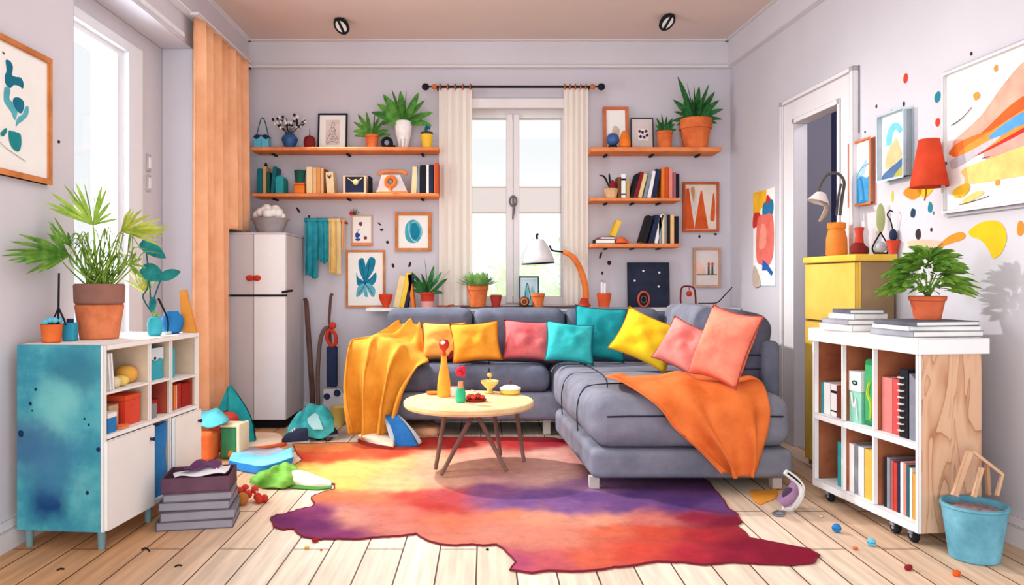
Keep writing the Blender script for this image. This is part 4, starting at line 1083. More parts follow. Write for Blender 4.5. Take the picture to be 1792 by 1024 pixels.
# ================================================================ PICTURES
def line(b, pts, w, y):
    """ink stroke as a flat ribbon in x-z"""
    q = spline([(a, c, 0) for a, c in pts], max(8, len(pts) * 5)); L_ = []; R_ = []
    for i, p in enumerate(q):
        t = (q[min(len(q) - 1, i + 1)] - q[max(0, i - 1)]); t = t.normalized() if t.length else Vector((1, 0, 0))
        n = Vector((-t.y, t.x, 0)) * w / 2; L_.append(p + n); R_.append(p - n)
    vs = [[b.bm.verts.new((a.x, y, a.y)), b.bm.verts.new((c.x, y, c.y))] for a, c in zip(L_, R_)]
    fs = [b.bm.faces.new((vs[i][1], vs[i + 1][1], vs[i + 1][0], vs[i][0])) for i in range(len(vs) - 1)]
    for f in fs:
        f.material_index = b.mi
        f.normal_update()
        if f.normal.y > 0: f.normal_flip()
def picture(label, loc, rz, w, h, fm, fw, dp, art, mats, tilt=0, name='framed_picture', cat='picture', group=None, bg=PAPER, mount=None):
    """root at the bottom left corner on the wall; art(b, u(x,y)) draws on the print"""
    t = thing(name, label, cat, loc, rz, group)
    if tilt: t.rotation_euler = (R(-tilt), 0, rz)
    if fw:
        b = B()
        holewall(b, 0, w, 0, h, fw, w - fw, fw, h - fw, -dp, 0)
        obj('frame', b, fm, parent=t, smooth=False)
    b = B(); yy = -dp * .55 if fw else -dp
    b.box((fw, yy, fw), (w - fw, -.0005, h - fw))
    b.mi = 1
    lay = [yy - .0006]
    def poly(pts, mi, sm=True):
        b.mi = mi; q = [(fw + a * (w - 2 * fw), fw + c * (h - 2 * fw)) for a, c in pts]
        b.flat(smooth2(q) if sm else q, lay[0]); lay[0] -= .00025
    def ln(pts, mi, wd_):
        b.mi = mi; line(b, [(fw + a * (w - 2 * fw), fw + c * (h - 2 * fw)) for a, c in pts], wd_, lay[0]); lay[0] -= .00025
    art(poly, ln)
    obj('print', b, [bg] + mats, parent=t, smooth=False)
    return t
I = lambda *c: mat(c, var=.14, scale=16, ink=False)
INKM = I(60, 56, 62)
# left wall: blue abstract shapes
yR, yL = 2.847, 2.40
def art(poly, ln):
    X = lambda px: .52 + (px - 40) / 76 * .47 + .0; Y = lambda py: 1 - (py - 92) / 214
    f = lambda q: [(X(a), Y(c)) for a, c in q]
    poly(f([(20, 122), (30, 120), (36, 128), (34, 142), (44, 142), (54, 140), (60, 148), (58, 158), (50, 156), (38, 158), (30, 166), (20, 162), (18, 150), (22, 138)]), 1)
    poly(f([(18, 168), (30, 168), (28, 184), (38, 190), (46, 200), (40, 218), (32, 206), (22, 198), (16, 190)]), 2)
    poly(f([(38, 180), (50, 176), (60, 180), (60, 192), (54, 202), (44, 200), (36, 190)]), 1)
    poly(f([(46, 212), (58, 202), (64, 188), (71, 186), (70, 200), (60, 212), (48, 222), (42, 228)]), 2)
    poly(f([(26, 240), (34, 238), (50, 238), (54, 244), (54, 258), (48, 270), (36, 268), (28, 258)]), 3)
    poly(f([(8, 248), (20, 236), (22, 242), (14, 252)]), 3)
    poly(f([(12, 110), (17, 111), (16, 114)]), 4)
    ln(f([(0, 258), (20, 270), (64, 284)]), 4, .0016)
picture('framed blue abstract shapes print on the left wall above the cabinet', (XL, yL, 1.295), RZ_L, yR - yL, .48, FRAMEO, .021, .02, art, [I(20, 112, 138), I(90, 176, 188), I(30, 136, 140), INKM])
# back wall
def BWp(px0, px1, py0, py1): # returns location (left,bottom), w, h
    x0, zt = XZ(px0, py0, YB); x1, zb = XZ(px1, py1, YB); return (x0, YB - .0005, zb), x1 - x0, zt - zb
def shell(poly, ln):
    poly([(.22, .5), (.26, .72), (.42, .86), (.62, .84), (.78, .66), (.8, .42), (.66, .2), (.42, .16), (.26, .28)], 1)
    poly([(.40, .52), (.44, .72), (.58, .76), (.70, .60), (.70, .40), (.58, .26), (.46, .32)], 2)
    ln([(.36, .8), (.36, .5), (.46, .26), (.66, .18)], 3, .006); ln([(.46, .78), (.64, .80), (.78, .58), (.74, .34)], 3, .004)
l_, w_, h_ = BWp(692, 755, 372, 440)
picture('small framed teal shell painting left of the back window', l_, 0, w_, h_, FRAMEO, .022, .022, shell, [I(70, 172, 188), I(24, 128, 160), I(180, 220, 222)], group='pictures on the back wall')
def leafy(poly, ln):
    for q in ([(.5, .42), (.34, .62), (.30, .84), (.44, .88), (.52, .66)], [(.5, .42), (.5, .70), (.62, .90), (.78, .86), (.74, .68), (.60, .52)], [(.48, .44), (.30, .52), (.24, .62), (.26, .40), (.38, .36)],
              [(.48, .44), (.66, .52), (.80, .62), (.80, .46), (.64, .36)]): poly(q, 1)
    for q in ([(.46, .42), (.28, .34), (.24, .16), (.40, .22), (.50, .34)], [(.50, .40), (.62, .22), (.74, .16), (.78, .30), (.64, .40)], [(.47, .40), (.46, .20), (.56, .16), (.54, .30)]): poly(q, 2)
    for a, c in ((.36, .84), (.62, .84), (.76, .60), (.26, .46), (.30, .22), (.70, .22)): ln([(.49, .40), (lerp(.49, a, .5) + .02, lerp(.40, c, .5)), (a, c)], 3, .004)
l_, w_, h_ = BWp(606, 674, 438, 538)
picture('framed blue leafy plant print on the wall left of the sofa top', l_, 0, w_, h_, FRAMEO, .014, .018, leafy, [I(30, 130, 160), I(100, 178, 196), I(16, 84, 116)], group='pictures on the back wall')
def flowers(poly, ln):
    poly(blob(.42, .72, .10, .08, 1), 1); poly(blob(.25, .30, .13, .10, 2), 2); poly(blob(.68, .20, .10, .06, 3), 1); poly(blob(.28, .14, .14, .05, 4), 2)
    ln([(.25, .3), (.28, .5), (.36, .52)], 3, .003)
l_, w_, h_ = BWp(616, 652, 377, 428)
t = picture('small white flower card in an orange rimmed frame beside the hanging towels', l_, 0, w_, h_, mat((222, 180, 150)), .008, .014, flowers, [I(130, 60, 60), I(30, 80, 160), INKM], group='pictures on the back wall')
b = B(); b.soft((-.004, -.022, -.01), (w_ + .004, 0, .012), .006, 3); obj('bottom_rail', b, WOODO, parent=t)
b = B()
for x, z, r_, in ((.0, h_ + .012, .016),): b.ell((x, -.012, z), (r_, .01, r_))
obj('red_flower', b, RED, parent=t)
b = B()
for a in (-40, -10, 25, 60): b.blade((.02, -.012, h_ + .0), (math.sin(R(a)), -.1, math.cos(R(a))), .05, .016, 0)
obj('leaves', b, DGREEN, parent=t)
def cones(poly, ln):
    poly([(.30, .02), (.38, .4), (.50, .86), (.54, .86), (.62, .5), (.74, .02)], 1, False); poly([(.0, .02), (.02, .9), (.12, .92), (.20, .5), (.30, .02)], 1, False)
    poly([(.20, .5), (.28, .9), (.36, .86), (.36, .45), (.31, .30)], 3, False); poly([(.80, .24), (.84, .5), (.90, .82), (.95, .6), (.94, .26), (.88, .18)], 1); poly([(.18, .9), (.30, .92), (.28, .6)], 2)
l_, w_, h_ = BWp(1194, 1257, 319, 406)
picture('framed print of orange cones beside the right wall shelves', l_, 0, w_, h_, mat((190, 84, 48), (206, 104, 64)), .016, .02, cones, [I(222, 92, 40), I(206, 150, 100), I(214, 210, 210)], group='pictures on the back wall', bg=mat((240, 222, 206), ink=False))
def pair(poly, ln):
    poly([(.06, .30), (.06, .66), (.30, .62), (.44, .42), (.40, .30)], 1); ln([(.06, .30), (.94, .30)], 2, .004)
    for x in (.58, .74): poly([(x - .05, .30), (x - .04, .55), (x + .04, .55), (x + .05, .30)], 2, False); poly(blob(x, .60, .06, .05, 3), 3)
l_, w_, h_ = BWp(1212, 1260, 434, 503)
picture('small tan framed print of two little posts near the right corner', l_, 0, w_, h_, mat((196, 148, 120), (206, 160, 134)), .015, .02, pair, [I(240, 196, 180), I(96, 90, 84), I(190, 100, 70)], group='pictures on the back wall', bg=mat((228, 214, 210), ink=False))
# frames standing on shelves
def sketch(poly, ln):
    poly([(.24, .12), (.24, .86), (.78, .86), (.78, .12)], 2, False)
    for q in ([(.46, .70), (.50, .78), (.56, .74), (.55, .64), (.47, .62), (.46, .70)], [(.47, .64), (.40, .58), (.42, .46), (.52, .42), (.60, .50), (.56, .62)], [(.42, .46), (.34, .34), (.28, .18), (.5, .22), (.72, .18), (.66, .34), (.58, .46)], [(.46, .56), (.54, .50), (.62, .58)], [(.40, .24), (.52, .36), (.64, .24)], [(.48, .3), (.56, .26)]): ln(q, 1, .0028)
ZZ = lambda px0, px1, py0: ((px1 - px0) * KS, (257 - py0) * KS)
w_, h_ = ZZ(553, 605, 190)
picture('black framed pencil sketch standing on the upper left shelf', (SX(553), YS + .05, Z1), 0, w_, h_, BLACK, .011, .014, sketch, [INKM, I(222, 208, 202)], tilt=6, group='frames standing on shelves')
def oval(poly, ln):
    poly(blob(.5, .42, .20, .16, 2, wob=.04), 1)
w_, h_ = ZZ(1058, 1103, 178)
picture('tall orange framed print standing on the right top shelf behind two balls', (SX(1058), YS + .06, Z3), 0, w_, h_, mat((198, 100, 62), (212, 124, 84)), .022, .018, oval, [I(214, 186, 160)], tilt=5, group='frames standing on shelves')
def floral(poly, ln):
    poly([(.30, .30), (.30, .68), (.82, .68), (.82, .28)], 1, False)
    for i, (a, c) in enumerate(((.38, .60), (.52, .56), (.70, .60), (.42, .42), (.60, .40), (.74, .46))): poly(blob(a, c, .07, .05, i), 2 + i % 2)
w_, h_ = ZZ(1106, 1146, 199)
picture('small dark framed flower print standing on the right top shelf', (SX(1106), YS + .04, Z3), 0, w_, h_, mat((70, 62, 64)), .007, .012, floral, [I(240, 236, 236), I(130, 40, 60), I(50, 50, 80)], tilt=5, bg=mat((220, 208, 204), ink=False), group='frames standing on shelves')
# right wall pictures
def RWpic(px0, px1, pyt, pyb, label, fm, fw, dp, art, mats, group='pictures on the right wall', bg=PAPER, name='framed_picture', gap=.001):
    a = RW(px0, pyt); c = RW(px1, pyb); a2 = RW(px0, pyb); 
    w = (Vector((c.x, c.y)) - Vector((a.x, a.y))).length
    zb = a2.z; h = a.z - a2.z
    o = Vector((a.x, a.y, zb)) + RWN * gap
    return picture(label, o, RZ_R, w, h, fm, fw, dp, art, mats, name=name, group=group, bg=bg)
def wave1(poly, ln):
    poly([(0, 0), (0, .34), (.2, .42), (.5, .46), (.8, .40), (1, .46), (1, 0)], 1, False); poly([(.1, .40), (.3, .52), (.5, .58), (.8, .70), (.7, .5), (.5, .44)], 2); ln([(.2, .36), (.5, .56), (.9, .62)], 3, .003)
RWpic(1492, 1532, 252, 364, 'small orange framed blue wave print beside the doorway', mat((212, 110, 58), (226, 132, 80)), .010, .024, wave1, [I(66, 152, 206), I(160, 196, 216), I(60, 90, 120)], bg=mat((236, 236, 238), ink=False))
def wave2(poly, ln):
    poly([(.2, .54), (.22, .70), (.40, .84), (.66, .84), (.84, .72), (.74, .66), (.60, .74), (.46, .68), (.42, .54)], 1); poly([(.24, .42), (.6, .60), (.76, .44), (.8, .30), (.2, .16)], 2); poly([(.06, .0), (.1, .10), (.6, .22), (.96, .30), (.96, .12), (.5, .0)], 3); poly([(.5, .02), (.96, .18), (.96, .0)], 4)
RWpic(1550, 1599, 204, 321, 'light blue thick framed mountain print above the red wall lamp', mat((176, 194, 206), (196, 210, 220)), .010, .045, wave2, [I(120, 200, 212), I(244, 190, 140), I(80, 110, 150), I(180, 170, 80)])
def poster(poly, ln):
    poly([(0, .66), (0, 1), (.62, 1), (.62, .86), (.34, .80), (.3, .66)], 1, False); poly([(0, .62), (.28, .66), (.34, .76), (.1, .78), (0, .74)], 2); poly([(.46, .72), (.5, .86), (.9, .88), (.92, .74), (.7, .70)], 3)
    poly([(.62, .86), (.66, .94), (.8, .90), (.76, .86)], 2); poly([(.16, .30), (.22, .70), (.6, .74), (.92, .70), (.94, .34), (.7, .20), (.4, .22)], 4); poly([(.3, .4), (.4, .64), (.62, .6), (.6, .42)], 6)
    poly([(.44, .16), (.46, .28), (.7, .22), (.92, .14), (.86, .10), (.66, .16)], 5, False); poly([(.0, .0), (.04, .22), (.3, .10), (.34, .0)], 7)
RWpic(1320, 1358, 338, 500, 'unframed colourful abstract poster on the right wall behind the sofa end', None, 0, .006, poster, [I(246, 184, 40), I(206, 50, 40), I(40, 120, 166), I(232, 112, 100), I(36, 96, 176), I(240, 150, 130), I(196, 176, 160)], name='poster_picture', bg=mat((250, 246, 240), ink=False))
# big canvas: strokes placed from the lower left to the upper right
def canvas(poly, ln):
    pa = RW(1660, 130); pb = RW(1660, 375); s0 = S(pa.y); wd_ = .66; hh = pa.z - pb.z
    def f(q):
        o = []
        for a, c in q:
            w = RW(a, c); o.append(((S(w.y) - s0) / wd_, (w.z - pb.z) / hh))
        return o
    def ext(q): return q
    poly(f([(1672, 250), (1720, 205), (1760, 150), (1800, 104), (1830, 100), (1836, 150), (1790, 190), (1740, 220), (1690, 262)]), 1)
    poly(f([(1670, 262), (1720, 236), (1780, 180), (1836, 150), (1836, 180), (1790, 206), (1720, 250), (1671, 274)]), 2)
    poly(f([(1670, 260), (1700, 242), (1740, 232), (1700, 270), (1671, 276)]), 3)
    poly(f([(1690, 262), (1750, 224), (1836, 172), (1836, 210), (1760, 254), (1690, 276)]), 4)
    poly(f([(1740, 238), (1790, 200), (1836, 186), (1836, 206), (1790, 222), (1750, 244)]), 5)
    poly(f([(1670, 282), (1700, 268), (1740, 246), (1760, 240), (1730, 264), (1690, 290), (1671, 298)]), 6)
    poly(f([(1730, 270), (1780, 240), (1836, 220), (1836, 262), (1780, 276), (1740, 284)]), 7)
    poly(f([(1712, 276), (1780, 236), (1836, 206), (1836, 212), (1780, 244)]), 8)
    poly(f([(1690, 300), (1740, 280), (1836, 250), (1836, 300), (1760, 318), (1700, 326), (1694, 314)]), 9)
    poly(f([(1672, 340), (1692, 326), (1704, 330), (1696, 346), (1680, 352)]), 10)
    poly(f([(1690, 356), (1716, 340), (1730, 342), (1712, 354), (1696, 362)]), 9)
    poly(f([(1750, 322), (1756, 318), (1758, 326), (1752, 330)]), 4); poly(f([(1710, 164), (1718, 158), (1722, 166), (1714, 174)]), 4); poly(f([(1748, 114), (1753, 108), (1754, 118), (1750, 122)]), 4)
    ln(f([(1670, 220), (1690, 206), (1708, 186)]), 11, .004); ln(f([(1686, 364), (1716, 356), (1740, 348)]), 11, .003); ln(f([(1726, 280), (1740, 276)]), 11, .003)
CANM = [I(244, 170, 148), I(232, 96, 40), I(240, 120, 50), I(246, 150, 60), I(90, 160, 214), I(196, 190, 196), I(240, 160, 146), I(196, 50, 40), I(250, 200, 120), I(250, 190, 50), INKM]
a = RW(1660, 130); c = RW(1660, 375)
cv = picture('large white framed abstract painting of sweeping orange strokes on the right wall', Vector((a.x, a.y, c.z)) + RWN * .001, RZ_R, .66, a.z - c.z, mat((214, 210, 214)), .012, .030, canvas, CANM, group='pictures on the right wall')
b = B(); holewall(b, -.012, .672, -.012, a.z - c.z + .012, 0.0005, .6595, 0.0005, a.z - c.z - .0005, -.012, 0); obj('outer_edge', b, mat((186, 180, 184)), parent=cv, smooth=False)

# ================================================================ BOOKS
def book(label, loc, rz, w, h, d, cm, lean=0, group=None, cat='book', name='book', band=None, rtop=False, pages=True):
    """spine towards local -y; leans about its lower corner"""
    x0, x1 = (-w, 0) if lean > 0 else (0, w) if lean < 0 else (-w / 2, w / 2)
    b = B(); t = min(.0025, w * .18)
    if rtop:
        q = [(x0, 0), (x1, 0), (x1, h - w * .5)] + [((x0 + x1) / 2 + w / 2 * math.cos(a), h - w * .5 + w * .5 * math.sin(a)) for a in [PI * i / 8 for i in range(1, 8)]] + [(x0, h - w * .5)]
        b.prism(q, d, Rx(R(90)) @ T((0, 0, -d)))
    else:
        b.box((x0, 0, 0), (x1, t, h)); b.box((x0, t, 0), (x0 + t, d, h)); b.box((x1 - t, t, 0), (x1, d, h))
    if band:
        b.mi = 1; b.box((x0 - .0004, -.0006, h * .72), (x1 + .0004, .001, h * .80)); b.box((x0 - .0004, -.0006, h * .14), (x1 + .0004, .001, h * .18))
    o = obj(name, b, [cm] + ([band] if band else []), loc=loc, rot=(0, R(lean), rz), smooth=False)
    tag(o, label, cat, group)
    if pages and not rtop and w > .006:
        b = B(); b.box((x0 + t, t, .002), (x1 - t, d - .002, h - .004)); obj('pages', b, PAPER, parent=o, smooth=False)
    return o
# lower left shelf, y centre
YB_K = 5.03; KB = YB_K / FPX
def shelfbook(label, z, pxl_, pxr, pyt, base, m, lean=0, group=None, **k):
    h = (base - pyt) * KB; w = (pxr - pxl_) * KB
    if lean: h = h / math.cos(R(abs(lean)))
    px = (pxl_ + pxr) / 2 if not lean else (pxr if lean > 0 else pxl_)
    return book(label, ((px - CX) * KB, YB_K, z), 0, w * .96, h, .115, m, lean, group, **k)
G2 = 'books on the lower left shelf'
B2 = 338
SLB = DTEAL; DGR = mat((24, 74, 66), (36, 96, 84)); TANM = mat((196, 160, 104)); PEACH = mat((242, 182, 118), (248, 200, 146)); BUFF = mat((246, 214, 160), (250, 228, 186)); BROWN = mat((126, 74, 44))
STEEL = mat((124, 136, 152), (150, 160, 172)); MAUVE = mat((164, 96, 110)); SALM = mat((232, 128, 112), (240, 150, 136)); WINE = mat((140, 34, 40)); CREAMD = mat((236, 206, 150))
shelfbook('round topped dark teal book at the left end of the lower left shelf', Z2, 449, 459.5, 293, B2, SLB, 0, G2, rtop=True)
t = shelfbook('thin tan book beside the round topped dark teal book', Z2, 460, 466, 290, B2, TANM, 0, G2)
b = B(); b.lathe([(.010, 0), (.012, .010), (.006, .026), (0, .032)], 10, M=T((0, .03, (B2 - 290) * KB))); obj('dark_finial', b, BLACK, parent=t)
shelfbook('thin dark green book fourth from the left end of the shelf', Z2, 466.5, 472, 300, B2, DGR, 0, G2)
shelfbook('dark teal round topped book leaning right behind the teal one', Z2, 473, 480, 290, B2, DTEAL, 5, G2, rtop=True)
shelfbook('short wide teal round topped book on the lower left shelf', Z2, 481.5, 496.5, 306, B2, TEAL, 0, G2, rtop=True)
t = thing('box', 'small rounded orange box under the dark green pot on the shelf', 'box', (SX(525, 5.05), 5.05, Z2))
b = B(); b.soft((-.036, -.035, 0), (.036, .035, .060), .012, 4); obj('box_body', b, ORANGE, parent=t)
b = B(); b.soft((-.037, -.036, .060), (.037, .036, .073), .006, 3); obj('lid', b, ORANGE, parent=t)
b = B(); b.lathe([(.030, 0), (.039, .085), (.034, .085), (.028, .01), (0, .01)], 18); tag(obj('flower_pot', b, DGR, loc=(SX(525, 5.05), 5.05, Z2 + .0735)), 'empty dark green pot on top of the small orange box', 'pot')
for a, c, pt, m, lb in ((536, 547, 291, BUFF, 'thick cream book right of the orange box'), (547.3, 554, 292, PEACH, 'first peach book beside the thick cream one'), (554.3, 561, 292, mat((236, 160, 92)), 'second deeper orange book in the peach row'),
                     (561.3, 566.5, 293, PEACH, 'narrow peach book before the brown one'), (566.8, 570, 295, BROWN, 'thin brown book at the end of the peach row')):
    shelfbook(lb, Z2, a, c, pt, B2, m, 0, G2)
t = shelfbook('pale yellow book leaning left with a small dark heart mark', Z2, 572, 586, 300, B2, BUFF, -4, G2)
b = B(); b.mi = 0; b.flat(smooth2([(.025, .115), (.018, .126), (.012, .122), (.012, .114), (.025, .098), (.038, .114), (.038, .122), (.032, .126)]), -.001); obj('heart_mark', b, DBROWN, parent=t, smooth=False)
t = thing('jewel_box', 'square navy box with a pale yellow emblem in a cream frame', 'box', (SX(622, 5.04), 5.04, Z2))
b = B(); holewall(b, -.078, .078, 0, .118, -.062, .062, .006, .112, -.03, .03); obj('frame', b, mat((240, 196, 160)), parent=t, smooth=False)
b = B(); b.box((-.062, -.026, .006), (.062, .028, .112)); obj('navy_panel', b, NAVY, parent=t, smooth=False)
b = B(); b.lathe([(0, 0), (.02, 0), (.017, .006), (0, .008)], 16, M=T((.006, -.026, .076)) @ Rx(R(90))); b.tube([(-.05, -.028, .104), (.006, -.031, .066), (.05, -.028, .104)], .003, 5); obj('emblem', b, mat((244, 224, 150)), parent=t)
shelfbook('very thin black book standing alone beside the navy box', Z2, 644, 647.5, 307, B2, BLACK, 0, G2)
# retro telephone
t = thing('retro_telephone', 'retro grey and orange dial telephone on the lower left shelf', 'telephone', (SX(688, 5.05), 5.05, Z2))
PH = mat((206, 196, 196), (222, 214, 212)); PHO = mat((226, 128, 70), (238, 150, 96))
b = B(); b.prism([(-.10, .03), (-.115, .012), (.10, .012), (.092, .03), (.05, .125), (-.075, .125)], .07, T((0, .035, 0)) @ Rx(R(90))); obj('body', b, PH, parent=t, smooth=False)
b = B(); b.soft((-.108, -.042, 0), (.105, .04, .016), .007, 3); obj('base', b, PHO, parent=t)
b = B(); b.tube(spline([(-.10, 0, .125), (-.085, 0, .145), (-.03, 0, .152), (.04, 0, .152), (.075, 0, .146), (.09, 0, .128)], 14), .013, 8); obj('handset', b, PHO, parent=t)
b = B(); b.lathe([(.018, 0), (.045, 0), (.045, .010), (.04, .014), (.022, .014), (.018, .010)], 24, M=T((-.012, -.036, .078)) @ Rx(R(90)), cap=False); b.tube([(-.012, -.045, .04), (-.012, -.045, .02)], .010, 6); dl = obj('dial', b, mat((222, 116, 50)), parent=t)
b = B(); b.lathe([(0, 0), (.018, 0), (.016, .008), (0, .008)], 16, M=T((-.012, -.036, .078)) @ Rx(R(90))); obj('dial_centre', b, STEEL, parent=dl)
for a, c, pt, m, ln_, lb in ((719, 728.5, 291, BUFF, 3, 'cream book leaning right beside the telephone'), (729.5, 734.5, 291, STEEL, 0, 'grey book right of the leaning cream one'), (735, 745.5, 288, BLACK, 0, 'thick black book near the orange end board'),
                          (746, 750.5, 287, WHITE, 0, 'white book between the black and navy books'), (751, 758.5, 287, NAVY, 0, 'navy book next to the orange end board')):
    shelfbook(lb, Z2, a, c, pt, B2, m, ln_, G2)
b = B(); b.soft((SX(760, 5.03) , 5.0, Z2), (SX(768, 5.03), 5.19, Z2 + .205), .005, 3); tag(obj('bookend_board', b, mat((196, 84, 48))), 'upright reddish orange end board on the lower left shelf', 'bookend')
# upper left shelf
t = thing('handbag', 'small light blue bag with long handle at the shelf left end', 'bag', (SX(459), YS, Z1))
b = B(); b.prism([(-.052, 0), (.052, 0), (.050, .085), (.03, .088), (-.03, .088), (-.05, .085)], .05, T((0, .025, 0)) @ Rx(R(90))); b.box((-.002, -.027, .005), (.002, -.024, .06)); obj('bag_body', b, LBLUE, parent=t, smooth=False)
b = B(); b.prism(smooth2([(-.052, .082), (-.03, .066), (0, .086), (.03, .066), (.052, .082), (.03, .098), (0, .092), (-.03, .098)]), .054, T((0, .027, 0)) @ Rx(R(90))); obj('flap', b, NAVY, parent=t, smooth=False)
b = B(); b.tube(spline([(-.04, 0, .09), (-.025, 0, .15), (-.004, 0, .215), (.018, 0, .19), (.042, 0, .09)], 20), .004, 6); obj('handle', b, DTEAL, parent=t)
t = thing('flower_vase', 'round navy vase of dry black and white twigs on the upper left shelf', 'vase', (SX(507), YS, Z1))
b = B(); b.lathe([(.026, 0), (.030, .006), (.050, .05), (.056, .07), (.045, .092), (.030, .098), (.034, .106), (.028, .104), (0, .09)], 20); obj('body', b, mat((28, 70, 124), (52, 104, 160), rough=.4, spec=.5), parent=t)
r = random.Random(5); tw = []
b = B(); b2 = B(); b3 = B()
for i in range(26):
    a = r.uniform(-.9, .9); L_ = r.uniform(.07, .15); e = Vector((math.sin(a) * L_, r.uniform(-.03, .02), .10 + math.cos(a) * L_ * .95)); b.tube([(0, 0, .09), e * .5 + Vector((0, 0, .05)), e], .0014, 4)
    (b2 if i % 2 else b3).ell(e, (.009, .007, .011), 7)
    (b3 if i % 2 else b2).ell(e * .8 + Vector((.006, 0, .02)), (.008, .006, .009), 7)
obj('twig', b, BLACK, parent=t); o = obj('dark_buds', b2, BLACK, parent=t); o['kind'] = 'stuff'; o = obj('white_buds', b3, WHITE, parent=t); o['kind'] = 'stuff'
t = thing('pomegranate_pot', 'small dark red round pot with a thin stem left of the sketch', 'pot', (SX(543), YS - .02, Z1))
b = B(); b.lathe([(.022, 0), (.036, .012), (.041, .045), (.034, .078), (.018, .088), (0, .086)], 18); obj('body', b, DRED, parent=t)
b = B(); b.tube([(0, 0, .085), (.002, 0, .11), (0, 0, .14)], [.003, .003, .0015], 5); obj('stem', b, BLACK, parent=t)
t = thing('round_speaker', 'small round black speaker with grey centre beside the white vase', 'speaker', (SX(678), YS - .02, Z1))
b = B(); b.lathe([(0, -.02), (.035, -.02), (.041, -.01), (.041, .012), (.036, .02), (.028, .022), (.024, .014), (0, .012)], 22, M=T((0, 0, .041)) @ Rx(R(90)) ); b.ell((.045, 0, .014), (.016, .016, .014)); obj('body', b, BLACK, parent=t)
b = B(); b.lathe([(0, .014), (.018, .014), (.012, .02), (0, .022)], 16, M=T((0, 0, .041)) @ Rx(R(90))); obj('cone', b, STEEL, parent=t)
t = thing('yellow_pot', 'yellow tapered cup with a small green cactus near the curtain', 'pot', (SX(747), YS, Z1))
b = B(); b.lathe([(.030, 0), (.033, .01), (.041, .105), (.035, .105), (.03, .09), (0, .09)], 20); obj('cup', b, YELLOW, parent=t)
b = B(); b.lathe([(.0415, .102), (.0415, .116), (.034, .118), (0, .116)], 20); obj('rim', b, mat((70, 62, 40)), parent=t)
b = B(); b.tube(spline([(0, 0, .115), (-.006, 0, .14), (.006, 0, .165), (.016, 0, .155), (.012, 0, .14)], 10), [.010] * 11, 8); b.ell((.004, 0, .168), (.014, .012, .014)); obj('cactus', b, DTEAL, parent=t)
# right top shelf small things
t = thing('glass_ball', 'dark blue ball on a black stand on the right top shelf', 'ball', (SX(1071), YS - .03, Z3))
b = B(); b.ell((.0, 0, .062), .045); obj('ball', b, mat((32, 74, 130), (60, 110, 170), rough=.35, spec=.5), parent=t)
b = B(); b.lathe([(.036, 0), (.040, .006), (.026, .022), (0, .024)], 16); obj('stand', b, BLACK, parent=t)
b = B(); b.lathe([(.026, 0), (.038, .012), (.040, .04), (.030, .08), (.022, .105), (.012, .116), (0, .117)], 20); tag(obj('pear_ornament', b, ORANGE, loc=(SX(1091), YS - .05, Z3)), 'orange pear shaped ornament beside the dark blue ball', 'ornament')
# middle right shelf
B4 = 346; G4 = 'books on the middle right shelf'
t = thing('basket_pot', 'tan basket holding dark drooping dried stems on the middle right shelf', 'basket', (SX(1069, 5.05), 5.05, Z4))
b = B(); b.lathe([(.038, 0), (.050, .065), (.044, .065), (.036, .01), (0, .01)], 14); obj('basket', b, mat((212, 170, 122), (226, 188, 142), scale=20), parent=t)
b = B(); b.lathe([(.0, .062), (.026, .062), (.022, .10), (0, .13)], 10, M=T((.012, 0, 0))); obj('bud', b, WINE, parent=t)
b = B()
for q in ([(0, 0, .05), (-.03, 0, .12), (-.05, 0, .15), (-.078, 0, .155)], [(0, 0, .05), (-.008, 0, .13), (-.012, 0, .17)]): b.tube(spline(q, 10), [.003 + .004 * math.sin(PI * i / 10) for i in range(11)], 6)
obj('stem', b, BLACK, parent=t)
for a, c, pt, m, ln_, lb in ((1081, 1086.5, 309, BROWN, 0, 'brown book beside the tan basket'), (1087, 1095, 303, WHITE, 0, 'white book second from the tan basket'), (1096, 1102, 313, TANM, 0, 'short tan book third from the tan basket')):
    shelfbook(lb, Z4, a, c, pt, B4, m, ln_, G4, band=BLACK if m is WHITE else None)
for pr, wd_, pt, m, ln_, lb in ((1108, 6, 304, BLACK, 16, 'black book leaning right against the wine red one'), (1115, 7, 301, WINE, 15, 'wine red book leaning right in the middle shelf row'), (1123, 7, 304, CREAMD, 14, 'cream book leaning right after the wine red one'), (1131, 6, 303, STEEL, 13, 'grey book leaning right after the cream one'),
                              (1139, 7, 299, WHITE, 12, 'white book leaning right in the middle shelf row'), (1148, 9, 296, NAVY, 10, 'navy book leaning right against the orange books')):
    shelfbook(lb, Z4, pr - wd_, pr, pt, B4, m, ln_, G4)
for a, c, pt, m, lb in ((1157, 1163.5, 293, ORANGE, 'bright orange upright book on the middle right shelf'), (1164, 1170, 292, mat((206, 84, 40)), 'dark orange upright book on the middle right shelf'), (1170.5, 1177, 293, SALM, 'salmon upright book on the middle right shelf'), (1178, 1183, 301, MAUVE, 'mauve upright book near the shelf right end'), (1183.5, 1189, 303, BLACK, 'black upright book at the middle shelf right end')):
    shelfbook(lb, Z4, a, c, pt, B4, m, 0, G4)
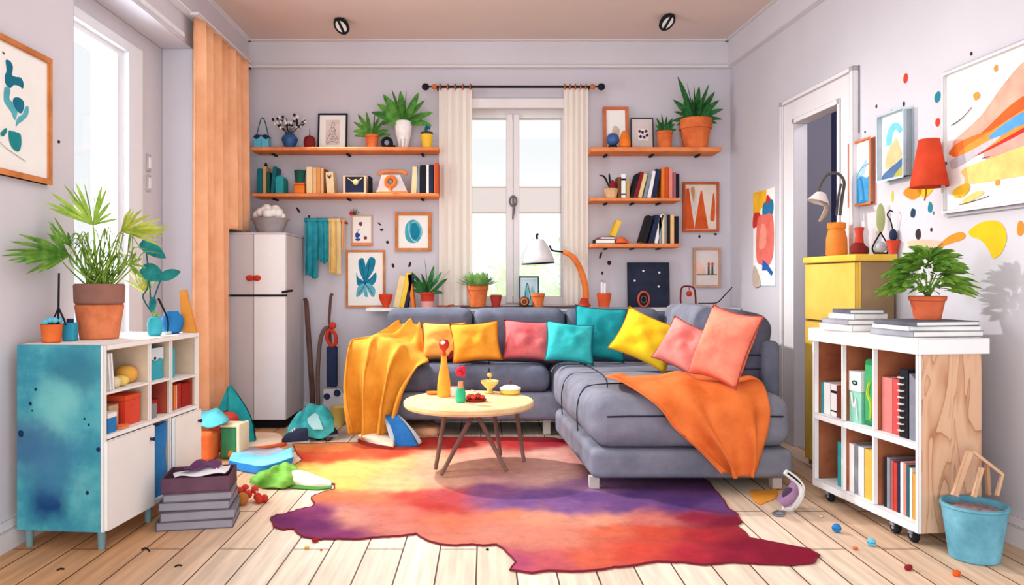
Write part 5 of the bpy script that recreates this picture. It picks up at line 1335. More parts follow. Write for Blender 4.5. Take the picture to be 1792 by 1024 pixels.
# lowest right shelf
B5 = 426; G5 = 'books on the lowest right shelf'
def flatbook(label, loc, rz, w, d, h, m, group=None, name='book', cat='book', tilt=0, edge=PAPER):
    b = B(); t_ = min(.003, h * .16)
    b.box((-w / 2, -d / 2, 0), (w / 2, d / 2, t_)); b.box((-w / 2, -d / 2, h - t_), (w / 2, d / 2, h)); b.box((-w / 2, -d / 2, t_), (-w / 2 + t_, d / 2, h - t_))
    o = obj(name, b, m, loc=loc, rot=(0, R(tilt), rz), smooth=False); tag(o, label, cat, group)
    b = B(); b.box((-w / 2 + t_, -d / 2 + .002, t_), (w / 2 - .002, d / 2 - .002, h - t_)); obj('pages', b, edge, parent=o, smooth=False)
    return o
flatbook('white book lying flat at the left end of the lowest right shelf', (SX(1057, 5.05), 5.07, Z5), 0, .13, .13, .028, BLACK, G5)
flatbook('thin mauve book lying on the flat white book', (SX(1060, 5.05), 5.07, Z5 + .0285), R(6), .10, .12, .016, MAUVE, G5)
book('yellow book leaning right on the lowest right shelf', (SX(1077, 5.05), 5.05, Z5 + .045), 0, .034, .115, .10, YELLOW, 22, G5)
b = B(); b.loft([[(-.045, -.03, .004), (0, -.04, .004), (.045, -.03, .004)], [(-.04, 0, .028), (0, -.01, .042), (.04, 0, .02)], [(-.045, .04, .004), (0, .05, .004), (.045, .04, .004)]], 14, 14); tag(obj('cloth_scrap', b, mat((216, 96, 50), ink=False), loc=(SX(1088, 5.03), 5.03, Z5), ang=180, solid=.004), 'crumpled orange cloth scrap beside the leaning yellow book', 'cloth')
for pr, wd_, pt, m, ln_, lb in ((1130, 11, 379, BLACK, 17, 'thick black book leaning furthest on the lowest right shelf'), (1142, 8, 377, NAVY, 15, 'navy book leaning beside the thick black one'), (1151, 6, 376, WHITE, 12, 'white book leaning on the lowest right shelf')):
    shelfbook(lb, Z5, pr - wd_, pr, pt, B5, m, ln_, G5)
for a, c, pt, m, lb in ((1153, 1158, 380, STEEL, 'steel grey upright book on the lowest right shelf'), (1158.4, 1163, 374, BUFF, 'cream upright book on the lowest right shelf'), (1163.3, 1167, 374, GREY, 'thin grey upright book on the lowest right shelf'), (1167.3, 1172, 375, BLACK, 'black upright book left of the peach one'), (1173, 1180, 375, PEACH, 'peach upright book near the lowest shelf end'), (1181, 1188, 378, BLACK, 'black upright book at the lowest shelf right end')):
    shelfbook(lb, Z5, a, c, pt, B5, m, 0, G5)
# ================================================================ FRIDGE TOP, TOWELS, CORNER
p = P(473, 407, 4.92); p.z = 1.244
t = thing('mixing_bowl', 'grey bowl heaped with white foam on top of the fridge', 'bowl', p)
b = B(); b.lathe([(.072, 0), (.080, .004), (.112, .085), (.126, .098), (.122, .104), (.108, .094), (0, .09)], 26); obj('bowl', b, mat((150, 140, 142), (180, 170, 170), var=.12, inkr=.004), parent=t)
b = B(); r = random.Random(2)
for i in range(26):
    a = r.uniform(0, 2 * PI); q = r.random() ** .5 * .085; b.ell((q * math.cos(a), q * math.sin(a), .105 + .055 * (1 - (q / .1) ** 2) + r.uniform(-.01, .01)), r.uniform(.026, .036), 10)
o = obj('foam', b, mat((250, 246, 242), ink=False), parent=t); o['kind'] = 'stuff'
# towel rail
yt = 5.13; kt = yt / FPX
def TP(px, py): return Vector(((px - CX) * kt, yt, EYE + (CY - py) * kt))
a = TP(538, 390); c = TP(607, 390)
t = thing('hanging_rail', 'short brown wooden towel rail right of the fridge', 'rail', a)
b = B(); b.tube([(-.0, 0, 0), (c.x - a.x, 0, 0)], .008, 8); obj('bar', b, mat((150, 84, 52)), parent=t)
for x in (.01, c.x - a.x - .01):
    b = B(); b.tube([(x, 0, 0), (x, .069, 0)], .006, 6); obj('bracket', b, mat((150, 84, 52)), parent=t)
def towel(label, px0, px1, py1, m, folds, ph, jag=0, amp=.018):
    a = TP(px0, 388); c = TP(px1, 388); zb = TP(px0, py1).z
    b = B(); drape(b, 0, c.x - a.x, .012, 0, folds, amp, pin=.5, n=60, ph=ph, zfun=lambda u: (zb - a.z) + jag * (.5 + .5 * math.sin(5.5 * u + ph)))
    b.tube([(0, .002, .010), (c.x - a.x, .002, .010)], .012, 6)
    o = obj('hanging_towel', b, m, loc=(a.x, yt - .018, a.z), ang=180, solid=.004); tag(o, label, 'towel', 'towels hanging on the rail'); return o
TLT = mat((28, 138, 156), (60, 170, 186), var=.14, scale=8, ink=False); TLY = mat((236, 190, 110), (246, 214, 150), var=.1, scale=8, ink=False)
towel('teal towel hanging leftmost on the brown rail', 534, 556, 488, TLT, 2.2, .4, .03)
towel('shorter teal towel hanging second on the brown rail', 556, 575, 462, TLT, 2.0, 1.2, .04)
towel('pale yellow towel hanging beside the teal ones', 576, 588, 480, TLY, 1.5, .3, .01)
towel('cream yellow towel hanging fourth along the brown rail', 588.5, 596, 482, mat((240, 204, 130), (250, 226, 170), var=.1, ink=False), 1.1, 1.1, .0)
o = towel('narrow peach strip hanging at the right end of the rail', 599, 604, 440, mat((226, 170, 120), ink=False), .8, 0, 0, .006)
# poles by the fridge
t = thing('wooden_pole', 'dark brown pole leaning between the fridge and the back wall', 'pole', F(549, 735))
q0 = Vector(t.location); b = B(); b.tube([q - q0 for q in (F(549, 735), P(545, 660, 5.02), P(538, 560, 5.07), P(536, 528, 5.10), P(533, 522, 5.10))], [.017, .018, .017, .015, .013], 10); obj('shaft', b, DBROWN, parent=t)
t = thing('curved_hose', 'brown bent hose pole standing next to the stick vacuum', 'hose', F(558, 738))
q0 = Vector(t.location); b = B(); b.tube(spline([q - q0 for q in (F(558, 738), P(556, 660, 5.02), P(560, 600, 5.04), P(567, 578, 5.05), P(574, 574, 5.06))], 20), .014, 10); obj('shaft', b, mat((112, 86, 80)), parent=t)
# stick vacuum
yv = 5.05
v0 = P(587, 728, yv); v0.z = 0
t = thing('stick_vacuum', 'slim stick vacuum with dark blue tube and red grip against the wall', 'vacuum cleaner', v0)
def V(px, py, dy=0): return P(px, py, yv + dy) - v0
b = B(); b.soft(V(571, 678, -.02) , (V(590, 606).x, .03, V(590, 606).z), .012, 4); obj('body', b, NAVY, parent=t)
b = B(); b.tube([V(579, 606), V(576, 560), V(579, 518), V(582, 514)], [.010, .009, .010, .011], 8); obj('pole', b, DBROWN, parent=t)
b = B(); b.tube(spline([V(580, 606, -.01), V(572, 592, -.02), V(576, 578, -.02), V(586, 584, -.02), V(588, 600, -.02), V(580, 606, -.01)], 20), .013, 8); b.ell(V(582, 570, -.02), (.026, .02, .024)); obj('grip', b, RED, parent=t)
b = B(); b.prism([(V(566, 0).x, V(0, 733).z * 0 + .004), (V(606, 0).x, .004), (V(604, 0).x, V(0, 690).z), (V(596, 0).x, V(0, 680).z), (V(568, 0).x, V(0, 680).z)], .05, T((0, .02, 0)) @ Rx(R(90))); obj('head', b, mat((206, 198, 202)), parent=t, smooth=False)
for px, py, r_ in ((572, 694, .022), (590, 688, .024)):
    b = B(); b.lathe([(0, 0), (r_, 0), (r_ * .9, .008), (0, .01)], 18, M=T(V(px, py, -.031)) @ Rx(R(90))); obj('wheel', b, NAVY, parent=t)
c0 = P(592, 728, 4.86); c0.z = 0
b = B(); b.lathe([(.034, 0), (.05, .11), (.056, .118), (.05, .12), (.03, .02), (0, .015)], 18)
tag(obj('small_bucket', b, mat((226, 190, 92), (238, 208, 122)), loc=c0), 'small mustard yellow cup standing in front of the stick vacuum', 'cup')

# ================================================================ THINGS ON THE WINDOW LEDGE
def LX(px, y=YL): return (px - CX) * y / FPX
b = B(); b.lathe([(.016, 0), (.040, .05), (.048, .085), (.042, .092), (.03, .06), (0, .05)], 18); tag(obj('bowl', b, mat((206, 52, 30), (226, 80, 50)), loc=(LX(675), YL, LZ)), 'small bright red bowl at the left end of the window ledge', 'bowl')
for px, wd_, pt, m, ln_, lb in ((700, 11, 484, CREAMD, 12, 'cream book leaning right at the left of the window ledge'), (708, 8, 478, YELLOW, 12, 'yellow book leaning right on the window ledge'), (714, 5, 480, NAVY, 11, 'thin navy book leaning behind the yellow one on the ledge')):
    book(lb, (LX(px), YL - .05, LZ), 0, wd_ * KL, (540 - pt) * KL, .10, m, ln_, 'books on the window ledge')
book('tall orange book upright on the window ledge beside the aloe', (LX(721), YL - .05, LZ), 0, 6 * KL, (540 - 482) * KL, .10, ORANGE, -6, 'books on the window ledge')
b = B(); b.lathe([(.03, 0), (.05, .012), (.046, .014), (.02, .006), (0, .005)], 18, M=Matrix.Diagonal((1.1, .8, 1, 1))); b.tube([(.03, 0, .014), (.07, 0, .02)], .005, 6); tag(obj('spoon_rest', b, mat((190, 96, 48)), loc=(LX(776), YL, LZ)), 'flat brown spoon dish between the aloe and the window', 'dish')
b = B(); b.lathe([(.026, 0), (.04, .075), (.036, .08), (.03, .06), (0, .05)], 16); tag(obj('cup', b, mat((170, 44, 40), (190, 66, 56)), loc=(LX(868), YL, LZW)), 'small dark red cup right of the bushy sill plant', 'cup')
def tri(poly, ln): 
    poly([(.06, .06), (.06, .94), (.94, .94), (.94, .06)], 1, False); poly([(.2, .06), (.3, .7), (.45, .75), (.5, .06)], 2); poly([(.55, .06), (.6, .6), (.8, .6), (.8, .06)], 3); ln([(.25, .2), (.4, .8), (.6, .2)], 4, .004)
picture('small dark framed teal sketch standing on the window sill', (LX(909), YL + .07, LZW), 0, 36 * KL, 54 * KL, DTEAL, .010, .012, tri, [I(200, 222, 226), I(120, 190, 200), I(150, 200, 206), INKM], tilt=8, group='frames standing on shelves')
b = B(); b.ell((0, 0, .036), .036); o = tag(obj('ball', b, DBROWN, loc=(LX(917), YL - .03, LZW)), 'small dark brown ball with orange ring on the window sill', 'ball')
b = B(); b.tube([(.02 * math.cos(a_), -.031, .036 + .02 * math.sin(a_)) for a_ in [2 * PI * i / 16 for i in range(16)]], .004, 5, closed=True); obj('ring', b, ORANGE, parent=o)
t = thing('flower_pot', 'empty small orange pot beside the brown ball', 'pot', (LX(941), YL - .02, LZW)); b = B(); pot(b, .046, .034, .092, .24); obj('pot', b, TERRA, parent=t); b = B(); b.lathe([(.039, .08), (0, .084)], 12); obj('soil', b, SOIL, parent=t)
# arc lamp
lp = thing('desk_lamp', 'curved orange arm lamp with a grey shade in front of the window', 'lamp', (LX(1022), YL - .01, LZW))
lb_ = Vector(lp.location)
def Q(px, py, dy=0): return P(px, py, YL + dy) - lb_
b = B(); b.lathe([(.042, 0), (.046, .01), (.03, .03), (.022, .06), (0, .062)], 20); obj('base', b, mat((190, 64, 36)), parent=lp)
b = B(); b.tube(spline([Q(1025, 532), Q(1024, 500), Q(1014, 468), Q(1000, 448), Q(985, 441)], 24), [lerp(.024, .016, i / 24) for i in range(25)], 10); obj('arm', b, mat((226, 110, 40), (240, 136, 66)), parent=lp)
b = B(); b.tube(spline([Q(986, 441), Q(976, 440), Q(966, 438), Q(962, 430)], 10), .006, 8); obj('neck', b, BLACK, parent=lp)
b = B(); sd = [Q(912, 461), Q(966, 461), Q(968, 448), Q(958, 424), Q(942, 418), Q(930, 428)]
Ms = T(Q(942, 461)) @ Ry(R(-3))
b.lathe([(.108, 0), (.098, .045), (.070, .11), (.046, .15), (.03, .16), (.0, .162)], 22, M=Ms, cap=False)
obj('shade', b, mat((216, 210, 214), (236, 232, 234), var=.06, inkr=.004), parent=lp, solid=.004)
b = B(); b.tube([Ms @ Vector((.108 * math.cos(a_), .108 * math.sin(a_), 0)) for a_ in [2 * PI * i / 28 for i in range(28)]], .004, 5, closed=True); obj('shade_rim', b, BLACK, parent=lp)
b = B(); b.tube([Ms @ Vector((0, 0, .16)), Ms @ Vector((.0, 0, .19)), Ms @ Vector((.01, 0, .20))], .008, 6); obj('shade_knob', b, BLACK, parent=lp)
t = thing('candle_pot', 'red tapered pot with white candles right of the arc lamp', 'pot', (LX(1057), YL, LZ))
b = B(); b.lathe([(.034, 0), (.050, .085), (.047, .098), (.042, .098), (.038, .08), (0, .08)], 18); obj('pot', b, mat((218, 78, 36), (232, 104, 60)), parent=t)
for x, h_ in ((-.014, .09), (.006, .085)):
    b = B(); b.lathe([(.009, .08), (.009, .08 + h_), (0, .085 + h_)], 10, M=T((x, 0, 0))); cn = obj('candle', b, WHITE, parent=t)
    b = B(); b.tube([(x, 0, .085 + h_), (x + .002, 0, .098 + h_)], .0016, 4); obj('wick', b, BLACK, parent=cn)
# blackboard
w_, h_ = (1178 - 1103) * KL, (540 - 460) * KL
t = thing('picture_board', 'black pinboard with four white pins standing on the ledge', 'board', (LX(1103), YL + .10, LZ), rot=(R(-4), 0, 0))
b = B(); b.box((0, -.012, 0), (w_, 0, h_)); obj('board', b, mat((34, 38, 56), (46, 50, 70), var=.2), parent=t, smooth=False)
for u, v in ((.38, .81), (.76, .77), (.17, .59), (.74, .46)):
    b = B(); b.lathe([(0, 0), (.008, 0), (.007, .006), (0, .008)], 10, M=T((u * w_, -.012, v * h_)) @ Rx(R(90))); obj('pin', b, WHITE, parent=t)
t = thing('ring_speaker', 'small round red rimmed black speaker in front of the pinboard', 'speaker', (LX(1124), YL - .03, LZ))
b = B(); b.lathe([(0, -.02), (.042, -.02), (.046, 0), (.042, .016), (.03, .018), (0, .01)], 22, M=T((0, 0, .058)) @ Rx(R(90)) @ Matrix.Diagonal((.85, 1.15, 1, 1))); obj('body', b, BLACK, parent=t)
b = B(); b.tube([(.036 * math.cos(a_), -.016, .058 + .050 * math.sin(a_)) for a_ in [2 * PI * i / 22 for i in range(22)]], .007, 6, closed=True); obj('rim', b, mat((206, 90, 72)), parent=t)
b = B(); b.tube([(.018 * math.cos(a_), -.018, .056 + .022 * math.sin(a_)) for a_ in [2 * PI * i / 16 for i in range(16)]], .003, 5, closed=True); b.lathe([(.03, 0), (.034, .006), (0, .01)], 14); obj('cone', b, mat((150, 110, 110)), parent=t)
t = thing('wire_stand', 'dark red bent wire stand with a hanging red ball near the corner', 'stand', (LX(1203), YL, LZ))
st0 = Vector(t.location); Q2 = lambda px, py, dy=0: P(px, py, YL + dy) - st0
b = B(); b.tube(spline([Q2(1192, 538), Q2(1191, 520), Q2(1194, 503), Q2(1210, 502), Q2(1216, 510), Q2(1218, 538)], 30), .006, 8); b.tube([Q2(1188, 538), Q2(1222, 538)], .006, 6); obj('wire', b, mat((120, 40, 34)), parent=t)
b = B(); b.tube([Q2(1206, 503), Q2(1206, 508)], .003, 5); b.ell(Q2(1206, 514), .020); obj('hanging_ball', b, RED, parent=t)
t = thing('wire_hook', 'thin black wire leaning up towards the right corner wall', 'wire', (LX(1245), YL, LZ))
st0 = Vector(t.location)
b = B(); b.tube(spline([Q2(1222, 531), Q2(1240, 531), Q2(1256, 529), Q2(1268, 517), Q2(1281, 503)], 24), .004, 6); b.tube(spline([Q2(1224, 536), Q2(1244, 541), Q2(1254, 532)], 12), .003, 6); obj('wire', b, BLACK, parent=t)

# ================================================================ RIGHT WALL LAMP, YELLOW CABINET TOP
a = RW(1663, 328); loc = Vector((a.x, a.y, 0)) + RWN * .088
z0_ = EYE + (495 - 328) * 2.99 / FPX; h_ = 83 * 2.99 / FPX
t = thing('wall_lamp', 'red cone wall lamp beside the large abstract painting', 'lamp', (loc.x, loc.y, z0_), RZ_R)
b = B(); b.lathe([(.068, 0), (.036, h_)], 26, cap=False); obj('shade', b, mat((196, 56, 30), (214, 78, 46), var=.08), parent=t, solid=.003)
b = B(); b.tube([(.0, .086, h_ * .5), (0, .04, h_ * .5), (0, 0, h_ * .55)], .007, 8); b.lathe([(0, 0), (.03, 0), (.026, .008), (0, .01)], 16, M=T((0, .0875, h_ * .5)) @ Rx(R(90))); obj('wall_arm', b, DBROWN, parent=t)
b = B(); b.lathe([(.01, h_ * .6), (.024, h_ * .35), (.02, h_ * .2), (0, h_ * .15)], 12); obj('bulb', b, mat((250, 236, 200), ink=False), parent=t)
b = B(); b.tube([(.012, -.02, .04), (.016, -.024, -.03), (.006, -.024, -.055)], .003, 5); obj('pull_cord', b, mat((170, 90, 40)), parent=t)
YT0 = 1.0535
def Y(px, y): return Vector(((px - CX) * y / FPX, y, YT0))
t = thing('orange_jar_lamp', 'orange jar with a curved black gooseneck lamp on the yellow cabinet', 'lamp', Y(1464, 3.64))
j0 = Vector(t.location); k_ = 3.64 / FPX
b = B(); b.lathe([(.042, 0), (.050, .012), (.047, .09), (.038, .128), (.036, .132), (0, .132)], 22); obj('jar', b, mat((228, 124, 44), (238, 146, 70)), parent=t)
b = B(); b.lathe([(.040, .1325), (.043, .137), (.043, .158), (.036, .164), (0, .164)], 22); obj('jar_lid', b, mat((236, 138, 48)), parent=t)
Q3 = lambda px, py, dy=0: P(px, py, 3.64 + dy) - j0
b = B(); b.tube(spline([Q3(1470, 377), Q3(1474, 345), Q3(1477, 318), Q3(1466, 304), Q3(1448, 306), Q3(1436, 322), Q3(1432, 336)], 30), .0075, 8); b.tube(spline([Q3(1464, 377), Q3(1467, 345), Q3(1472, 322)], 12), .006, 8); obj('gooseneck', b, mat((92, 84, 84)), parent=t)
b = B(); b.lathe([(.010, .05), (.022, .045), (.052, .0), (.048, 0), (.018, .04)], 18, M=T(Q3(1432, 354)) @ Ry(R(18)), cap=False); obj('lamp_shade', b, mat((224, 212, 208)), parent=t, solid=.003)
b = B(); b.tube(spline([Q3(1436, 350), Q3(1446, 362), Q3(1442, 376), Q3(1434, 388)], 14), [.006 + .006 * math.sin(PI * i / 14) for i in range(15)], 6); obj('drooping_leaf', b, mat((170, 150, 130)), parent=t)
t = thing('red_jug', 'dark red round jug with a red neck on the yellow cabinet', 'jug', Y(1502, 3.50))
b = B(); b.lathe([(.020, 0), (.034, .014), (.036, .035), (.026, .055), (.014, .06), (0, .06)], 18); obj('body', b, mat((110, 30, 32), (140, 44, 42)), parent=t)
b = B(); b.lathe([(.020, .056), (.016, .10), (.022, .128), (.016, .13), (0, .12)], 14, M=T((.004, 0, 0))); obj('neck', b, mat((206, 70, 50)), parent=t)
b = B(); b.ell((.036, -.0, .022), (.014, .014, .022)); obj('handle', b, DBROWN, parent=t)
t = thing('leaf_loop_ornament', 'green leaf ornament on a wire loop with grey glass bead', 'ornament', Y(1541, 3.40))
j0 = Vector(t.location); Q4 = lambda px, py, dy=0: P(px, py, 3.40 + dy) - j0
b = B(); b.ell((.0, 0, .034), (.026, .02, .026)); obj('bead', b, mat((170, 180, 196), (206, 214, 224), rough=.3, spec=.5), parent=t)
b = B(); b.tube(spline([Vector((-.030, 0, .008)), Vector((-.036, 0, .034)), Vector((-.006, 0, .09)), Vector((0, 0, .10)), Vector((.006, 0, .09)), Vector((.036, 0, .034)), Vector((.030, 0, .008))], 30), .0035, 6); b.tube([(-.03, 0, .005), (.03, 0, .005)], .005, 6); obj('wire_loop', b, BLACK, parent=t)
b = B(); b.ell((0, 0, .165), (.021, .006, .068), 16); obj('leaf', b, mat((164, 172, 110), (190, 196, 140)), parent=t)
t = thing('bud_vase', 'small red vase with a black bud and bent stem on the yellow cabinet', 'vase', Y(1563, 3.325))
b = B(); b.lathe([(.014, 0), (.018, .02), (.030, .058), (.024, .06), (0, .05)], 14); obj('vase', b, mat((214, 74, 50)), parent=t)
b = B(); b.ell((0, 0, .082), (.016, .016, .03)); obj('bud', b, NAVY, parent=t)
b = B(); b.tube(spline([(0, 0, .10), (-.012, 0, .15), (-.026, 0, .172), (-.014, 0, .192), (0, 0, .186)], 18), .003, 6); obj('stem', b, BLACK, parent=t)

# ================================================================ BOOKCASE CONTENTS
BSL = BRZ + R(-90)
def shelfB(label, t0, z, th, h, d, m, lean=0, x=.03, group=None, **k):
    return book(label, BC(x, t0, z), BSL, th, h, d, m, lean, group, **k)
GB = 'books in the white bookcase'
z_u = bzm + .0125; z_l = bz0 + .0305
def px2t(px, y_=None):
    k = (px - CX) / FPX; return (1.506 - 2.606 * k) / (.99 * k + .139)
sp_t = lambda a, c: ((px2t(a) + px2t(c)) / 2, abs(px2t(a) - px2t(c)) * .96)
MINT = mat((120, 196, 170), (156, 214, 194)); GRN = mat((26, 128, 74), (44, 150, 92))
for a, c, h_, m, lb, bd in ((1423.5, 1430, .135, TEAL, 'thin teal spined book at the far upper left of the bookcase', None), (1430.3, 1442, .135, WHITE, 'plain white book second in the upper left bookcase cell', None), (1442.3, 1452.5, .135, WHITE, 'white book with black label bands in the upper left cell', BLACK), (1453, 1468, .132, mat((122, 52, 36)), 'thick brown book in the upper left bookcase cell', None)):
    q, w_ = sp_t(a, c); shelfB(lb, q, z_u, w_, h_, .15, m, group=GB, band=bd)
q, w_ = sp_t(1453, 1468)
b = B(); b.soft((-.028, -.05, 0), (.028, .05, .07), .022, 5); tag(obj('orange_case', b, ORANGE, loc=BC(.11, q, z_u + .133), rot=(0, 0, BSL)), 'rounded orange case lying on the brown book', 'case')
q, w_ = sp_t(1474, 1496)
t = thing('box_file', 'white and mint green box file with an oval label', 'box', BC(.03, q, z_u), BSL, GB)
b = B(); b.box((-w_ / 2, 0, 0), (w_ / 2, .16, .125)); obj('lower_case', b, MINT, parent=t, smooth=False)
b = B(); b.box((-w_ / 2, -.002, .1255), (w_ / 2, .16, .205)); b.mi = 1; b.flat(blob(.0, .160, .018, .010, 1, wob=.02), -.0032); b.mi = 2; b.flat(blob(0, .160, .010, .004, 1, wob=.02), -.0036); obj('upper_case', b, [WHITE, BLACK, MINT], parent=t, smooth=False)
b = B(); b.tube(spline([(-.02, -.003, .12), (-.012, -.004, .08), (.0, -.004, .06), (.006, -.004, .1), (.012, -.004, .05), (.02, -.003, .01)], 20), .004, 5); obj('white_band', b, WHITE, parent=t)
q, w_ = sp_t(1497, 1524)
t = thing('green_board', 'tall rounded dark green board with a yellow green squiggle', 'board', BC(.035, q, z_u), BSL, GB)
b = B(); b.soft((-w_ / 2, 0, 0), (w_ / 2, .03, .262), .014, 5); obj('board', b, GRN, parent=t)
b = B(); b.soft((-w_ / 2 + .012, -.004, .02), (w_ / 2 - .012, .002, .24), .003, 3); obj('inset', b, mat((46, 160, 96), (76, 180, 112)), parent=t)
b = B(); b.tube(spline([(.0, -.005, .18), (-.012, -.006, .13), (.008, -.006, .09), (.004, -.006, .03)], 18), [.004 + .003 * math.sin(PI * i / 18) for i in range(19)], 5); obj('squiggle', b, mat((196, 220, 60)), parent=t)
for a, c, h_, m, lb in ((1531, 1549, .205, mat((232, 120, 116), (240, 140, 134)), 'pink upright book in the upper right bookcase cell'), (1549.5, 1561, .205, mat((206, 70, 70), (220, 92, 90)), 'red upright book next to the pink one')):
    q, w_ = sp_t(a, c); shelfB(lb, q, z_u, w_, h_, .16, m, group=GB)
q, w_ = sp_t(1565, 1580)
t = thing('spiral_notebook', 'black spiral notebook with white binding rings in the bookcase', 'notebook', BC(.02, q, z_u), BSL, GB)
b = B(); b.box((-w_ / 2, 0, 0), (w_ / 2, .17, .248)); obj('cover', b, BLACK, parent=t, smooth=False)
b = B()
for i in range(9): b.tube([(-.008 + .012 * math.cos(a_), -.004 + .009 * math.sin(a_), .025 + i * .024) for a_ in [2 * PI * k / 10 for k in range(10)]], .003, 5, closed=True)
obj('spiral_binding', b, WHITE, parent=t)
q, w_ = sp_t(1582, 1601)
t = thing('document_folder', 'grey document folder leaning in the upper right bookcase cell', 'folder', BC(.02, q, z_u), BSL, GB)
b = B(); b.prism([(-w_ / 2, 0), (w_ / 2, 0), (w_ / 2, .20), (-w_ / 2 + .01, .235), (-w_ / 2, .235)], .17, T((0, .17, 0)) @ Rx(R(90))); obj('folder', b, mat((120, 124, 140), (144, 148, 162)), parent=t, smooth=False)
b = B(); b.box((-w_ / 2, .171, .0), (w_ / 2, .174, .246)); obj('back_sheet', b, NAVY, parent=t, smooth=False)
for a, c, h_, m, lb in ((1454, 1470, .185, TEAL, 'teal upright folder in the lower left bookcase cell'),):
    q, w_ = sp_t(a, c); shelfB(lb, q, z_l, w_, h_, .17, m, group=GB)
for a, c, h_, m, lb in ((1474, 1483, .195, WHITE, 'white folder at the left of the lower middle cell'), (1483.4, 1489, .20, GREY, 'grey folder in the lower middle bookcase cell'), (1489.4, 1500, .195, mat((226, 226, 230)), 'pale grey folder beside the mustard one'), (1500.5, 1523, .195, mat((226, 176, 60), (236, 194, 90)), 'thick mustard yellow folder in the lower middle cell')):
    q, w_ = sp_t(a, c); shelfB(lb, q, z_l, w_, h_, .17, m, group=GB)
for a, c, h_, m, lb in ((1534, 1538.5, .185, BLACK, 'thin black book first in the lower right cell'), (1539, 1545, .19, GREY, 'grey book second in the lower right cell'), (1545.4, 1550, .185, MAUVE, 'mauve book third in the lower right cell'), (1550.4, 1557, .18, RED, 'red book in the lower right bookcase cell'), (1557.4, 1562, .185, NAVY, 'navy book right of the red one'),
                          (1562.4, 1568, .19, WHITE, 'white book in the middle of the lower right cell'), (1568.4, 1573, .19, SALM, 'salmon book in the lower right bookcase cell'), (1573.4, 1578, .185, DTEAL, 'dark teal book beside the salmon one'), (1578.4, 1583, .18, WHITE, 'thin white book left of the orange folder'), (1583.5, 1601, .165, mat((236, 156, 48), (244, 176, 80)), 'thick orange folder at the right of the lower right cell')):
    q, w_ = sp_t(a, c); shelfB(lb, q, z_l, w_, h_, .17, m, group=GB)
# magazines on top
ztop = bz1 + .056
MGW = mat((226, 226, 232), (240, 240, 244)); MGD = mat((86, 88, 100), (110, 112, 124)); MGG = mat((150, 150, 160), (176, 176, 186))
def mag(label, lx, ly, z, rz, w, d, h, m, group):
    p = BC(lx, ly, z); return flatbook(label, p, BRZ + R(rz), w, d, h, m, group, 'magazine', 'magazine')
gA = 'magazines stacked at the far end of the bookcase'; gB = 'magazines stacked under the potted plant'
z = ztop
for i, (lb, rz, w, d, h, m) in enumerate((('white magazine at the bottom of the left stack on the bookcase', 4, .20, .20, .026, MGW), ('pale magazine second from the bottom of the left stack', -3, .19, .19, .020, MGG), ('rolled grey magazine third in the left stack', 6, .16, .15, .022, MGW), ('small grey magazine on top of the left stack', -6, .14, .14, .016, MGD))):
    mag(lb, .078 + (.005 if i > 1 else 0), .455, z, rz, w, d, h, m, gA); z += h + .0006
z = ztop
for i, (lb, rz, w, d, h, m) in enumerate((('dark grey magazine at the bottom of the plant stack', 2, .285, .225, .022, MGG), ('white magazine second in the plant stack', -3, .275, .215, .016, MGW), ('dark edged magazine at the top of the plant stack', 4, .265, .21, .017, MGD))):
    mag(lb, .145, .15, z, rz, w, d, h, m, gB); z += h + .0006
q = BC(.172, .172, z); BOOKP.location = q

# ================================================================ LEFT CABINET: INSIDE AND ON TOP
LSL = LRZ + R(90)
zu = .5455; zl = .3965
for i, (t0, lb) in enumerate(((.050, 'white folder leaning first inside the upper left cabinet cell'), (.068, 'white folder leaning second inside the upper left cabinet cell'))):
    book(lb, LC(-.010, t0, zu), LSL, .011, .132, .2, WHITE, -6, 'white folders in the cabinet')
for lx, ly, rr, m, lb, nm in ((-.04, .108, (.035, .028, .022), mat((222, 206, 170)), 'pale oval loaf on the upper left cabinet shelf', 'loaf'), (-.045, .172, (.03, .028, .020), mat((238, 206, 110)), 'yellow oval loaf on the upper left cabinet shelf', 'loaf'), (-.07, .248, (.042, .042, .034), mat((226, 162, 60), (238, 180, 90)), 'round orange loaf on the upper left cabinet shelf', 'loaf')):
    b = B(); b.ell((0, 0, rr[2] * .98), rr, 16); tag(obj(nm, b, m, loc=LC(lx, ly, zu)), lb, 'loaf', 'loaves on the cabinet shelf')
def cbox(label, lx, ly, z, w, d, h, m, lm=None, cat='box', name='storage_box', rz=0, lidh=0):
    t = thing(name, label, cat, LC(lx, ly, z), LSL + R(rz))
    b = B(); b.box((-w / 2, 0, 0), (w / 2, d, h - lidh)); obj('box_body', b, m, parent=t, smooth=False)
    if lidh: b = B(); b.box((-w / 2 - .001, -.001, h - lidh + .0002), (w / 2 + .001, d + .001, h)); obj('lid', b, lm, parent=t, smooth=False)
    return t
